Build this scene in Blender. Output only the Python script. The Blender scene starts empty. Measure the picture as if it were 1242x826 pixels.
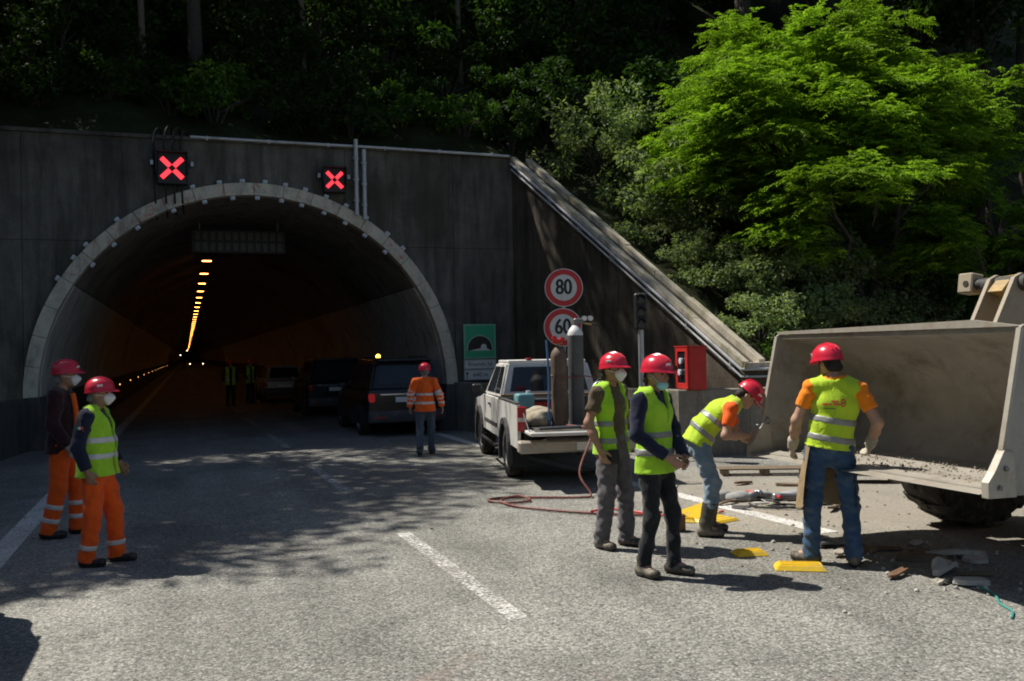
import bpy, bmesh, math, random
import numpy as np
from mathutils import Vector, Matrix, Euler
random.seed(7); np.random.seed(7)
R = math.radians
sc = bpy.context.scene
COL = sc.collection

# ------------------------------------------------------------------ camera
F_PX, W_PX = 1100.0, 1242.0
YAW, PITCH, ROLL = math.atan(395 / F_PX), 13 / F_PX, 0.02
cam_data = bpy.data.cameras.new('camera')
cam_data.sensor_width = 36.0
cam_data.lens = F_PX / W_PX * 36.0
cam_data.clip_start = 0.1
cam_data.clip_end = 1500.0
cam = bpy.data.objects.new('camera', cam_data)
COL.objects.link(cam)
f0 = Vector((math.sin(YAW), math.cos(YAW), 0)); r0 = Vector((math.cos(YAW), -math.sin(YAW), 0)); u0 = Vector((0, 0, 1))
fw = f0 * math.cos(PITCH) + u0 * math.sin(PITCH)
upv = u0 * math.cos(PITCH) - f0 * math.sin(PITCH)
rt = r0 * math.cos(ROLL) - upv * math.sin(ROLL)
upv = upv * math.cos(ROLL) + r0 * math.sin(ROLL)
m = Matrix.Identity(4)
for i in range(3):
    m[i][0], m[i][1], m[i][2] = rt[i], upv[i], -fw[i]
m[2][3] = 1.88
cam.matrix_world = m
sc.camera = cam

# ------------------------------------------------------------------ sky and sun
SUN_EL = R(57.0)
SUN_XY = Vector((-0.73, 0.685)).normalized()          # towards the sun
world = bpy.data.worlds.new('World'); sc.world = world
world.use_nodes = True
wn = world.node_tree.nodes; wl = world.node_tree.links
wn.clear()
sky = wn.new('ShaderNodeTexSky'); sky.sky_type = 'NISHITA'; sky.sun_disc = False
sky.sun_elevation = SUN_EL
sky.sun_rotation = math.atan2(SUN_XY.x, SUN_XY.y)
sky.altitude = 100.0; sky.dust_density = 1.0
bg = wn.new('ShaderNodeBackground'); bg.inputs['Strength'].default_value = 0.066
wo = wn.new('ShaderNodeOutputWorld')
wl.new(sky.outputs[0], bg.inputs[0]); wl.new(bg.outputs[0], wo.inputs[0])
sun_d = bpy.data.lights.new('sun', 'SUN'); sun_d.energy = 5.0; sun_d.angle = R(0.53); sun_d.color = (1.0, 0.95, 0.86)
sun = bpy.data.objects.new('sun', sun_d); COL.objects.link(sun)
sun_dir = Vector((SUN_XY.x * math.cos(SUN_EL), SUN_XY.y * math.cos(SUN_EL), math.sin(SUN_EL)))
sun.rotation_euler = sun_dir.to_track_quat('Z', 'Y').to_euler()
sun.location = sun_dir * 80
sc.view_settings.view_transform = 'Standard'
sc.view_settings.look = 'None'
sc.view_settings.exposure = 0.4
sc.view_settings.gamma = 1.0
sc.view_settings.use_curve_mapping = False
sc.render.engine = 'CYCLES'
sc.cycles.use_denoising = True
sc.cycles.filter_width = 1.9
sc.cycles.max_bounces = 6
sc.cycles.diffuse_bounces = 3
sc.cycles.glossy_bounces = 3
sc.cycles.transmission_bounces = 4
sc.cycles.transparent_max_bounces = 6
sc.cycles.sample_clamp_indirect = 4.0
sc.cycles.caustics_reflective = False
sc.cycles.caustics_refractive = False

# ------------------------------------------------------------------ materials
MATS = {}
def nodes_of(name):
    mt = bpy.data.materials.new(name); mt.use_nodes = True
    nt = mt.node_tree; nt.nodes.clear()
    MATS[name] = mt
    return mt, nt, nt.nodes, nt.links
def noise(nt, scale, detail=4.0, rough=0.6, vec=None, dist=0.0):
    n = nt.nodes.new('ShaderNodeTexNoise'); n.inputs['Scale'].default_value = scale
    n.inputs['Detail'].default_value = detail; n.inputs['Roughness'].default_value = rough
    n.inputs['Distortion'].default_value = dist
    if vec is not None: nt.links.new(vec, n.inputs['Vector'])
    return n.outputs['Fac']
def ramp(nt, fac, stops):
    r = nt.nodes.new('ShaderNodeValToRGB'); e = r.color_ramp.elements
    while len(e) < len(stops): e.new(0.5)
    for el, (p, c) in zip(e, stops):
        el.position = p; el.color = (c[0], c[1], c[2], 1) if hasattr(c, '__len__') else (c, c, c, 1)
    nt.links.new(fac, r.inputs[0])
    return r.outputs[0]
def mixc(nt, fac, a, b, mode='MIX'):
    n = nt.nodes.new('ShaderNodeMix'); n.data_type = 'RGBA'; n.blend_type = mode; n.clamp_factor = True
    for v, s in ((fac, n.inputs[0]), (a, n.inputs[6]), (b, n.inputs[7])):
        if isinstance(v, (int, float)): s.default_value = v
        elif isinstance(v, (tuple, list)): s.default_value = (v[0], v[1], v[2], 1)
        else: nt.links.new(v, s)
    return n.outputs[2]
def mathn(nt, op, a, b=0.5):
    n = nt.nodes.new('ShaderNodeMath'); n.operation = op
    for v, s in ((a, n.inputs[0]), (b, n.inputs[1])):
        if isinstance(v, (int, float)): s.default_value = v
        else: nt.links.new(v, s)
    return n.outputs[0]
def bump(nt, height, strength, distance):
    b = nt.nodes.new('ShaderNodeBump'); b.inputs['Strength'].default_value = strength
    b.inputs['Distance'].default_value = distance
    nt.links.new(height, b.inputs['Height'])
    return b.outputs[0]
def coords(nt, kind='Object', scale=(1, 1, 1)):
    t = nt.nodes.new('ShaderNodeTexCoord'); mp = nt.nodes.new('ShaderNodeMapping')
    mp.inputs['Scale'].default_value = scale
    nt.links.new(t.outputs[kind], mp.inputs[0])
    return mp.outputs[0]
def worldpos(nt, scale=(1, 1, 1)):
    g = nt.nodes.new('ShaderNodeNewGeometry'); mp = nt.nodes.new('ShaderNodeMapping')
    mp.inputs['Scale'].default_value = scale
    nt.links.new(g.outputs['Position'], mp.inputs[0])
    return mp.outputs[0]
def principled(nt, color, rough=0.6, metal=0.0, normal=None, spec=0.5):
    p = nt.nodes.new('ShaderNodeBsdfPrincipled')
    for v, k in ((color, 'Base Color'), (rough, 'Roughness'), (metal, 'Metallic')):
        if isinstance(v, (int, float)): p.inputs[k].default_value = v
        elif isinstance(v, (tuple, list)): p.inputs[k].default_value = (v[0], v[1], v[2], 1)
        else: nt.links.new(v, p.inputs[k])
    p.inputs['Specular IOR Level'].default_value = spec
    if normal is not None: nt.links.new(normal, p.inputs['Normal'])
    o = nt.nodes.new('ShaderNodeOutputMaterial')
    nt.links.new(p.outputs[0], o.inputs[0])
    return p
def mk(name, c, rough=0.6, metal=0.0, var=0.18, vs=6.0, bmp=0.0, bs=60.0, dirt=None, damt=0.5, ds=3.0, spec=0.5, bd=0.004):
    """plain surface: colour variation, an optional patchy dirt colour and a fine relief"""
    mt, nt, N, L = nodes_of(name)
    v = coords(nt)
    base = ramp(nt, noise(nt, vs, 5, 0.65, v), [(0.25, [x * (1 - var) for x in c]), (0.75, [min(1, x * (1 + var)) for x in c])])
    rg = rough
    if dirt is not None:
        msk = ramp(nt, noise(nt, ds, 6, 0.7, v, 0.4), [(0.62 - 0.28 * damt, 0.0), (0.78 - 0.2 * damt, 1.0)])
        base = mixc(nt, mathn(nt, 'MULTIPLY', msk, 0.85), base, dirt)
        if rough < 0.5: rg = mixc(nt, msk, (rough,) * 3, (0.75,) * 3)
    nrm = bump(nt, noise(nt, bs, 4, 0.6, v), bmp, bd) if bmp > 0 else None
    principled(nt, base, rg, metal, nrm, spec)
    return mt
def emit(name, c, s):
    mt, nt, N, L = nodes_of(name)
    e = N.new('ShaderNodeEmission'); e.inputs[0].default_value = (*c, 1); e.inputs[1].default_value = s
    o = N.new('ShaderNodeOutputMaterial'); L.new(e.outputs[0], o.inputs[0])
    return mt
def fabric(name, c, var=0.12, rough=0.9, dirt=None, damt=0.3, bmp=0.35, seed=0.0, wear=None):
    mt, nt, N, L = nodes_of(name)
    v = coords(nt)
    base = ramp(nt, noise(nt, 9.0, 4, 0.6, v), [(0.3, [x * (1 - var) for x in c]), (0.7, [min(1, x * (1 + var)) for x in c])])
    if wear is not None:
        msk = ramp(nt, noise(nt, 5.0, 3, 0.5, v, 0.8), [(0.5, 0.0), (0.68, 1.0)])
        base = mixc(nt, mathn(nt, 'MULTIPLY', msk, 0.7), base, wear)
    if dirt is not None:
        msk = ramp(nt, noise(nt, 6.0, 6, 0.75, v, 0.5), [(0.66 - 0.3 * damt, 0.0), (0.8 - 0.2 * damt, 1.0)])
        base = mixc(nt, mathn(nt, 'MULTIPLY', msk, 0.7), base, dirt)
    wr = noise(nt, 16.0, 4, 0.55, coords(nt, 'Object', (1, 1, 0.55)), 1.2)
    nrm = bump(nt, wr, bmp, 0.02)
    p = principled(nt, base, rough, 0, nrm, 0.2)
    p.inputs['Sheen Weight'].default_value = 0.15
    return mt
def leafmat(name, c1, c2, trans=0.35, vs=0.5):
    mt, nt, N, L = nodes_of(name)
    g = N.new('ShaderNodeNewGeometry')
    rnd = g.outputs['Random Per Island']
    col = ramp(nt, rnd, [(0.0, c1), (0.75, c2), (1.0, [min(1, x * 1.25) for x in c2])])
    big = ramp(nt, noise(nt, vs, 3, 0.5, worldpos(nt)), [(0.35, 0.65), (0.65, 1.15)])
    col = mixc(nt, 1.0, col, big, 'MULTIPLY')
    d = N.new('ShaderNodeBsdfPrincipled'); L.new(col, d.inputs['Base Color']); d.inputs['Roughness'].default_value = 0.65
    d.inputs['Specular IOR Level'].default_value = 0.1
    t = N.new('ShaderNodeBsdfTranslucent')
    L.new(mixc(nt, 1.0, col, (1.15, 1.3, 0.5), 'MULTIPLY'), t.inputs[0])
    mx = N.new('ShaderNodeMixShader'); mx.inputs[0].default_value = trans
    L.new(d.outputs[0], mx.inputs[1]); L.new(t.outputs[0], mx.inputs[2])
    o = N.new('ShaderNodeOutputMaterial'); L.new(mx.outputs[0], o.inputs[0])
    return mt

ORD = ['first', 'second', 'third', 'fourth', 'fifth', 'sixth', 'seventh', 'eighth', 'ninth', 'tenth', 'eleventh', 'twelfth', 'thirteenth', 'fourteenth', 'fifteenth', 'sixteenth', 'seventeenth', 'eighteenth', 'nineteenth', 'twentieth']
# ------------------------------------------------------------------ object helpers
def tag(o, label=None, cat=None, group=None, kind=None):
    if label: o['label'] = label
    if cat: o['category'] = cat
    if group: o['group'] = group
    if kind: o['kind'] = kind
    return o
def empty(name, loc=(0, 0, 0), rz=0.0, label=None, cat=None, group=None):
    o = bpy.data.objects.new(name, None); COL.objects.link(o)
    o.empty_display_size = 0.2
    o.location = loc; o.rotation_euler = (0, 0, rz)
    return tag(o, label, cat, group)
def link_mesh(name, me, mat=None, parent=None):
    o = bpy.data.objects.new(name, me); COL.objects.link(o)
    if mat is not None and not me.materials: me.materials.append(MATS[mat] if isinstance(mat, str) else mat)
    if parent is not None: o.parent = parent
    return o
def copy_tree(o, parent=None):
    c = o.copy(); COL.objects.link(c); c.parent = parent
    for ch in list(o.children): copy_tree(ch, c)
    return c
def np_mesh(name, verts, quads, smooth=False):
    """verts (n,3), quads (m,4) arrays -> mesh"""
    me = bpy.data.meshes.new(name)
    verts = np.asarray(verts, np.float32); quads = np.asarray(quads, np.int32)
    k = quads.shape[1]
    me.vertices.add(len(verts)); me.vertices.foreach_set('co', verts.ravel())
    me.loops.add(quads.size); me.loops.foreach_set('vertex_index', quads.ravel())
    me.polygons.add(len(quads))
    me.polygons.foreach_set('loop_start', np.arange(len(quads), dtype=np.int32) * k)
    me.update(calc_edges=True)
    if smooth: me.polygons.foreach_set('use_smooth', np.ones(len(quads), bool))
    me.validate()
    return me

class MB:
    """collects shapes and links them as one mesh object"""
    def __init__(s): s.bm = bmesh.new(); s.smooth_from = None
    def xf(s, vs, loc=(0, 0, 0), rot=None):
        M = Matrix.Translation(Vector(loc))
        if rot is not None: M = M @ (rot if isinstance(rot, Matrix) else Euler(rot).to_matrix()).to_4x4()
        bmesh.ops.transform(s.bm, matrix=M, verts=vs)
    def box(s, size, loc=(0, 0, 0), rot=None, bev=0.0, seg=1):
        r = bmesh.ops.create_cube(s.bm, size=1.0); vs = r['verts']
        bmesh.ops.scale(s.bm, vec=Vector(size), verts=vs)
        if bev > 0:
            es = list({e for v in vs for e in v.link_edges})
            r2 = bmesh.ops.bevel(s.bm, geom=es, offset=bev, segments=seg, affect='EDGES', profile=0.5)
            vs = list({v for f in r2['faces'] for v in f.verts} | {v for v in vs if v.is_valid})
        s.xf(vs, loc, rot)
        return s
    def prism(s, pts, axis, a, b, bev=0.0):
        """polygon pts (2D) extruded along axis from a to b; axis x: pts are (y,z); y: (x,z); z: (x,y)"""
        def P(p, t): return {'x': (t, p[0], p[1]), 'y': (p[0], t, p[1]), 'z': (p[0], p[1], t)}[axis]
        A = [s.bm.verts.new(P(p, a)) for p in pts]; B = [s.bm.verts.new(P(p, b)) for p in pts]
        n = len(pts); fs = []
        fs.append(s.bm.faces.new(A)); fs.append(s.bm.faces.new(B[::-1]))
        for i in range(n):
            fs.append(s.bm.faces.new((A[i], B[i], B[(i + 1) % n], A[(i + 1) % n])))
        if bev > 0:
            es = list({e for f in fs for e in f.edges})
            bmesh.ops.bevel(s.bm, geom=es, offset=bev, segments=2, affect='EDGES', profile=0.5)
        return s
    def hull(s, bottom, top):
        """two loops of equal length joined into a closed solid"""
        A = [s.bm.verts.new(p) for p in bottom]; B = [s.bm.verts.new(p) for p in top]
        n = len(A)
        s.bm.faces.new(A[::-1]); s.bm.faces.new(B)
        for i in range(n): s.bm.faces.new((A[i], A[(i + 1) % n], B[(i + 1) % n], B[i]))
        return s
    def loft(s, loops, cap=True):
        V = [[s.bm.verts.new(p) for p in lp] for lp in loops]
        n = len(V[0])
        for a, b in zip(V[:-1], V[1:]):
            for i in range(n): s.bm.faces.new((a[i], a[(i + 1) % n], b[(i + 1) % n], b[i]))
        if cap: s.bm.faces.new(V[0][::-1]); s.bm.faces.new(V[-1])
        return s
    def cyl(s, p, q, r1, r2=None, seg=12, cap=True):
        p = Vector(p); q = Vector(q); r2 = r1 if r2 is None else r2
        z = (q - p).normalized(); x = z.orthogonal().normalized(); y = z.cross(x)
        ang = [2 * math.pi * i / seg for i in range(seg)]
        return s.loft([[p + (x * math.cos(a) + y * math.sin(a)) * r1 for a in ang], [q + (x * math.cos(a) + y * math.sin(a)) * r2 for a in ang]], cap)
    def tube(s, pts, r, seg=8, cap=True):
        pts = [Vector(p) for p in pts]; loops = []
        up = None
        for i, p in enumerate(pts):
            d = (pts[min(i + 1, len(pts) - 1)] - pts[max(i - 1, 0)]).normalized()
            if up is None: up = d.orthogonal().normalized()
            up = (up - d * up.dot(d)).normalized(); y = d.cross(up)
            rr = r[i] if hasattr(r, '__len__') else r
            loops.append([p + (up * math.cos(2 * math.pi * k / seg) + y * math.sin(2 * math.pi * k / seg)) * rr for k in range(seg)])
        return s.loft(loops, cap)
    def lathe(s, prof, axis='z', loc=(0, 0, 0), seg=24, a0=0.0, a1=2 * math.pi):
        full = abs(a1 - a0 - 2 * math.pi) < 1e-6
        n = seg if full else seg + 1
        rows = []
        for (r, h) in prof:
            row = []
            for k in range(n):
                a = a0 + (a1 - a0) * k / seg
                c, d = r * math.cos(a), r * math.sin(a)
                p = {'z': (c, d, h), 'y': (c, h, d), 'x': (h, c, d)}[axis]
                row.append(s.bm.verts.new(Vector(p) + Vector(loc)))
            rows.append(row)
        for a, b in zip(rows[:-1], rows[1:]):
            for k in range(seg):
                k2 = (k + 1) % n
                s.bm.faces.new((a[k], a[k2], b[k2], b[k]))
        return s
    def mesh(s, name, smooth=False, angle=35):
        bmesh.ops.remove_doubles(s.bm, verts=s.bm.verts, dist=1e-5)
        bmesh.ops.dissolve_degenerate(s.bm, edges=s.bm.edges, dist=1e-6)
        bmesh.ops.recalc_face_normals(s.bm, faces=s.bm.faces)
        if smooth:
            for f in s.bm.faces: f.smooth = True
            lim = R(angle)
            for e in s.bm.edges:
                if len(e.link_faces) == 2: e.smooth = e.calc_face_angle(0) < lim
        me = bpy.data.meshes.new(name); s.bm.to_mesh(me); s.bm.free()
        return me
    def build(s, name, mat, parent=None, smooth=False, angle=35):
        return link_mesh(name, s.mesh(name, smooth, angle), mat, parent)
def one(name, mat, parent, fn, smooth=False, **k):
    b = MB(); fn(b); return b.build(name, mat, parent, smooth)
def bez(pts, n=24):
    """Catmull-Rom through pts"""
    P = [Vector(p) for p in pts]; P = [P[0] * 2 - P[1]] + P + [P[-1] * 2 - P[-2]]
    out = []
    seg = len(P) - 3
    for i in range(seg):
        a, b, c, d = P[i:i + 4]
        for k in range(n):
            t = k / n
            out.append(0.5 * ((2 * b) + (c - a) * t + (2 * a - 5 * b + 4 * c - d) * t * t + (3 * b - a - 3 * c + d) * t ** 3))
    out.append(P[-2]); return out
def text_mesh(body, size, depth=0.002):
    cu = bpy.data.curves.new('lettering', 'FONT'); cu.body = body; cu.size = size; cu.align_x = 'CENTER'; cu.align_y = 'CENTER'
    cu.extrude = depth
    o = bpy.data.objects.new('lettering_source', cu); COL.objects.link(o)
    dg = bpy.context.evaluated_depsgraph_get()
    me = bpy.data.meshes.new_from_object(o.evaluated_get(dg))
    me.materials.clear()
    bpy.data.objects.remove(o); bpy.data.curves.remove(cu)
    return me
# ------------------------------------------------------------------ surface materials
def mat_asphalt():
    mt, nt, N, L = nodes_of('asphalt')
    v = worldpos(nt)
    vo = N.new('ShaderNodeTexVoronoi'); vo.inputs['Scale'].default_value = 58.0; L.new(v, vo.inputs['Vector'])
    sep = N.new('ShaderNodeSeparateColor'); L.new(vo.outputs['Color'], sep.inputs[0])
    stone = ramp(nt, sep.outputs[0], [(0.0, (0.20, 0.197, 0.185)), (0.4, (0.30, 0.296, 0.276)), (0.8, (0.38, 0.374, 0.345)), (1.0, (0.52, 0.51, 0.47))])
    pits = ramp(nt, noise(nt, 24.0, 6, 0.8, v), [(0.36, 0.12), (0.47, 1.0)])
    col = mixc(nt, 1.0, stone, pits, 'MULTIPLY')
    edge = ramp(nt, vo.outputs['Distance'], [(0.35, 1.0), (0.8, 0.6)])
    col = mixc(nt, 1.0, col, edge, 'MULTIPLY')
    big = ramp(nt, noise(nt, 0.55, 6, 0.68, v, 0.8), [(0.3, 0.66), (0.7, 1.2)])
    col = mixc(nt, 1.0, col, big, 'MULTIPLY')
    # wheel tracks along the lanes and old stains
    trk = ramp(nt, noise(nt, 0.9, 4, 0.6, worldpos(nt, (1.0, 0.06, 1.0))), [(0.35, 0.76), (0.65, 1.1)])
    col = mixc(nt, 1.0, col, trk, 'MULTIPLY')
    stain = ramp(nt, noise(nt, 0.8, 5, 0.7, worldpos(nt, (1, 0.8, 1)), 1.0), [(0.60, 0.0), (0.72, 1.0)])
    col = mixc(nt, mathn(nt, 'MULTIPLY', stain, 0.45), col, (0.24, 0.155, 0.12))
    # pale stone dust around the bucket
    sx = N.new('ShaderNodeSeparateXYZ'); L.new(v, sx.inputs[0])
    dx = mathn(nt, 'MULTIPLY', mathn(nt, 'SUBTRACT', sx.outputs[0], 7.2), 0.34)
    dy = mathn(nt, 'MULTIPLY', mathn(nt, 'SUBTRACT', sx.outputs[1], 9.0), 0.26)
    dd = mathn(nt, 'SQRT', mathn(nt, 'ADD', mathn(nt, 'MULTIPLY', dx, dx), mathn(nt, 'MULTIPLY', dy, dy)), 0)
    dn = mathn(nt, 'ADD', dd, mathn(nt, 'MULTIPLY', mathn(nt, 'SUBTRACT', noise(nt, 1.3, 6, 0.7, v), 0.5), 1.6))
    dm = ramp(nt, dn, [(0.35, 0.62), (1.1, 0.0)])
    col = mixc(nt, dm, col, (0.33, 0.29, 0.235))
    h = mathn(nt, 'ADD', mathn(nt, 'MULTIPLY', vo.outputs['Distance'], -0.8), mathn(nt, 'MULTIPLY', noise(nt, 38.0, 5, 0.75, v), 1.2))
    col = mixc(nt, 1.0, col, (0.95, 0.94, 0.905), 'MULTIPLY')
    principled(nt, col, 0.86, 0, bump(nt, h, 0.55, 0.012), 0.3)
mat_asphalt()
def mat_concrete(name, c, dark, streak=0.5, stain=0.5, moss=None, boards=True, zs=0.16):
    mt, nt, N, L = nodes_of(name)
    v = worldpos(nt)
    base = ramp(nt, noise(nt, 1.6, 7, 0.7, v), [(0.28, [x * 0.7 for x in c]), (0.72, [x * 1.2 for x in c])])
    fine = ramp(nt, noise(nt, 22.0, 5, 0.7, v), [(0.3, 0.82), (0.7, 1.12)])
    base = mixc(nt, 1.0, base, fine, 'MULTIPLY')
    st = ramp(nt, noise(nt, 2.4, 6, 0.65, worldpos(nt, (1.4, 1.4, zs)), 0.3), [(0.62 - 0.25 * streak, 0.0), (0.78 - 0.1 * streak, 1.0)])
    base = mixc(nt, mathn(nt, 'MULTIPLY', st, 0.8), base, dark)
    bl = ramp(nt, noise(nt, 0.45, 5, 0.6, v, 0.5), [(0.6 - 0.2 * stain, 0.0), (0.75, 1.0)])
    base = mixc(nt, mathn(nt, 'MULTIPLY', bl, 0.75), base, [x * 0.8 for x in dark])
    if moss is not None:
        ms = ramp(nt, noise(nt, 1.2, 6, 0.7, worldpos(nt, (1, 1, 0.35)), 0.6), [(0.5, 0.0), (0.66, 1.0)])
        base = mixc(nt, mathn(nt, 'MULTIPLY', ms, 0.7), base, moss)
    h = noise(nt, 14.0, 6, 0.7, v)
    if boards:
        h = mathn(nt, 'ADD', h, mathn(nt, 'MULTIPLY', noise(nt, 7.0, 2, 0.4, worldpos(nt, (1, 1, 0.02))), 0.9))
    principled(nt, base, 0.9, 0, bump(nt, h, 0.45, 0.02), 0.25)
mat_concrete('portal_concrete', (0.17, 0.158, 0.135), (0.022, 0.020, 0.017), 0.75, 0.7, (0.07, 0.062, 0.045))
mat_concrete('wing_concrete', (0.15, 0.122, 0.09), (0.018, 0.017, 0.014), 0.95, 0.9, (0.055, 0.05, 0.028))
mat_concrete('low_concrete', (0.26, 0.235, 0.195), (0.10, 0.09, 0.07), 0.4, 0.3, (0.13, 0.12, 0.075))
mat_concrete('left_low_concrete', (0.10, 0.10, 0.095), (0.04, 0.04, 0.036), 0.5, 0.5)
mat_concrete('coping_concrete', (0.56, 0.50, 0.40), (0.14, 0.13, 0.09), 0.35, 0.3, (0.16, 0.15, 0.06), False)
mat_concrete('tunnel_concrete', (0.27, 0.245, 0.22), (0.03, 0.028, 0.026), 0.5, 0.6)
mat_concrete('tunnel_panel', (0.58, 0.55, 0.52), (0.14, 0.13, 0.12), 0.4, 0.3, None, False)
def mat_ring():
    mt, nt, N, L = nodes_of('ring_concrete')
    v = worldpos(nt)
    base = ramp(nt, noise(nt, 3.0, 6, 0.7, v), [(0.3, (0.46, 0.42, 0.34)), (0.7, (0.68, 0.62, 0.50))])
    st = ramp(nt, noise(nt, 2.6, 6, 0.7, worldpos(nt, (1, 1, 0.4))), [(0.50, 0.0), (0.66, 1.0)])
    base = mixc(nt, mathn(nt, 'MULTIPLY', st, 0.65), base, (0.17, 0.16, 0.14))
    sx = N.new('ShaderNodeSeparateXYZ'); L.new(v, sx.inputs[0])
    hi = ramp(nt, mathn(nt, 'MULTIPLY', sx.outputs[2], 0.1), [(0.30, 0.0), (0.42, 1.0)])
    rd = ramp(nt, noise(nt, 2.1, 5, 0.8, v, 1.5), [(0.56, 0.0), (0.62, 1.0)])
    base = mixc(nt, mathn(nt, 'MULTIPLY', mathn(nt, 'MULTIPLY', hi, rd), 0.7), base, (0.42, 0.10, 0.06))
    principled(nt, base, 0.85, 0, bump(nt, noise(nt, 20, 5, 0.7, v), 0.4, 0.015), 0.3)
mat_ring()
def mat_soil():
    mt, nt, N, L = nodes_of('forest_soil')
    v = worldpos(nt)
    a = ramp(nt, noise(nt, 1.1, 7, 0.7, v), [(0.3, (0.022, 0.020, 0.012)), (0.55, (0.035, 0.045, 0.018)), (0.75, (0.05, 0.062, 0.024))])
    principled(nt, a, 0.95, 0, bump(nt, noise(nt, 6, 6, 0.75, v), 0.9, 0.1), 0.1)
mat_soil()
def mat_paint(nm='road_paint', lo=0.39, hi=0.47):
    mt, nt, N, L = nodes_of(nm)
    v = worldpos(nt)
    base = ramp(nt, noise(nt, 3.0, 5, 0.7, v), [(0.3, (0.52, 0.50, 0.46)), (0.7, (0.72, 0.70, 0.66))])
    pit = ramp(nt, noise(nt, 38.0, 5, 0.75, v), [(0.36, 0.35), (0.5, 1.0)])
    base = mixc(nt, 1.0, base, pit, 'MULTIPLY')
    wear = ramp(nt, mathn(nt, 'ADD', mathn(nt, 'MULTIPLY', noise(nt, 26.0, 5, 0.8, v), 0.68), mathn(nt, 'MULTIPLY', noise(nt, 3.4, 5, 0.7, v), 0.32)), [(lo, 1.0), (hi, 0.0)])
    p = principled(nt, base, 0.8, 0, bump(nt, noise(nt, 38.0, 5, 0.75, v), 0.5, 0.01), 0.3)
    tr = N.new('ShaderNodeBsdfTransparent'); mx = N.new('ShaderNodeMixShader')
    out = [n for n in N if n.type == 'OUTPUT_MATERIAL'][0]
    L.new(wear, mx.inputs[0]); L.new(p.outputs[0], mx.inputs[1]); L.new(tr.outputs[0], mx.inputs[2]); L.new(mx.outputs[0], out.inputs[0])
mat_paint(); mat_paint('dash_paint', 0.45, 0.56)
mk('galvanised', (0.42, 0.44, 0.46), 0.45, 0.7, 0.15, 12, dirt=(0.2, 0.19, 0.17), damt=0.3)
mk('pale_pipe', (0.52, 0.53, 0.54), 0.5, 0.2, 0.12, 10, dirt=(0.25, 0.24, 0.2), damt=0.35)
mk('black_rubber', (0.018, 0.018, 0.019), 0.75, 0, 0.2, 14, bmp=0.2)
mk('black_plastic', (0.012, 0.012, 0.013), 0.5, 0, 0.2, 10)
mk('sign_green', (0.014, 0.40, 0.19), 0.4, 0, 0.06, 5, dirt=(0.02, 0.16, 0.08), damt=0.1)
mk('sign_white', (0.66, 0.67, 0.64), 0.45, 0, 0.05, 5, dirt=(0.42, 0.41, 0.36), damt=0.25)
mk('sign_red', (0.56, 0.022, 0.024), 0.4, 0, 0.08, 6)
mk('sign_black', (0.01, 0.01, 0.01), 0.45, 0, 0.05, 6)
mk('lamp_white', (0.62, 0.68, 0.76), 0.35, 0, 0.1, 8)
mk('red_paint', (0.50, 0.022, 0.018), 0.42, 0, 0.14, 4, dirt=(0.30, 0.03, 0.022), damt=0.35)
mk('dark_glass', (0.012, 0.014, 0.017), 0.08, 0, 0.1, 4)
emit('red_led', (1.0, 0.035, 0.05), 1.9)
emit('sodium', (1.0, 0.36, 0.06), 17.0)
emit('amber_marker', (1.0, 0.46, 0.14), 4.0)

# ------------------------------------------------------------------ ground, road and hill
def grid_sheet(name, xs, ys, zf, mat, kind='structure', parent=None):
    X, Y = np.meshgrid(xs, ys); Z = zf(X, Y)
    nx, ny = len(xs), len(ys)
    idx = np.arange(nx * ny).reshape(ny, nx)
    q = np.stack([idx[:-1, :-1], idx[:-1, 1:], idx[1:, 1:], idx[1:, :-1]], -1).reshape(-1, 4)
    o = link_mesh(name, np_mesh(name, np.stack([X, Y, Z], -1).reshape(-1, 3), q), mat, parent)
    if kind: o['kind'] = kind
    return o
ground = grid_sheet('ground', np.linspace(-400, 400, 3), np.linspace(-400, 400, 3), lambda X, Y: X * 0 - 0.02, 'forest_soil')
tag(ground, 'dark soil ground reaching away on all sides', 'ground')
road = grid_sheet('road', np.linspace(-7.5, 24, 40), np.linspace(-30, 460, 120), lambda X, Y: X * 0, 'asphalt')
tag(road, 'worn grey porous asphalt carriageway running into the tunnel', 'road')
def strip(name, pts, w, z=0.004, mat='road_paint'):
    """painted line along a polyline"""
    P = [Vector((p[0], p[1], 0)) for p in pts]; V = []
    for i, p in enumerate(P):
        d = (P[min(i + 1, len(P) - 1)] - P[max(i - 1, 0)]).normalized(); s = Vector((d.y, -d.x, 0)) * (w / 2)
        V += [tuple(p - s)[:2] + (z,), tuple(p + s)[:2] + (z,)]
    q = [(2 * i, 2 * i + 1, 2 * i + 3, 2 * i + 2) for i in range(len(P) - 1)]
    return link_mesh(name, np_mesh(name, np.array(V), np.array(q)), mat, road)
strip('edge_line', [(-1.70, 4), (-1.74, 10), (-1.76, 14), (-1.72, 24), (-1.68, 36), (-1.66, 440)], 0.24)
strip('edge_line', [(6.03, 7.5), (5.88, 10.3), (5.5, 17.5), (5.42, 24), (5.35, 36), (5.3, 440)], 0.22)
for y0, y1 in ((6.0, 9.35), (12.4, 15.9), (19.0, 22.4), (25.4, 28.8), (31.8, 35.2), (38.2, 41.6), (44.6, 48), (51, 54.4)):
    strip('lane_dash', [(2.17 - (y0 - 6) * 0.02, y0), (2.17 - (y1 - 6) * 0.02, y1)], 0.15, 0.004, 'dash_paint')

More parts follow.
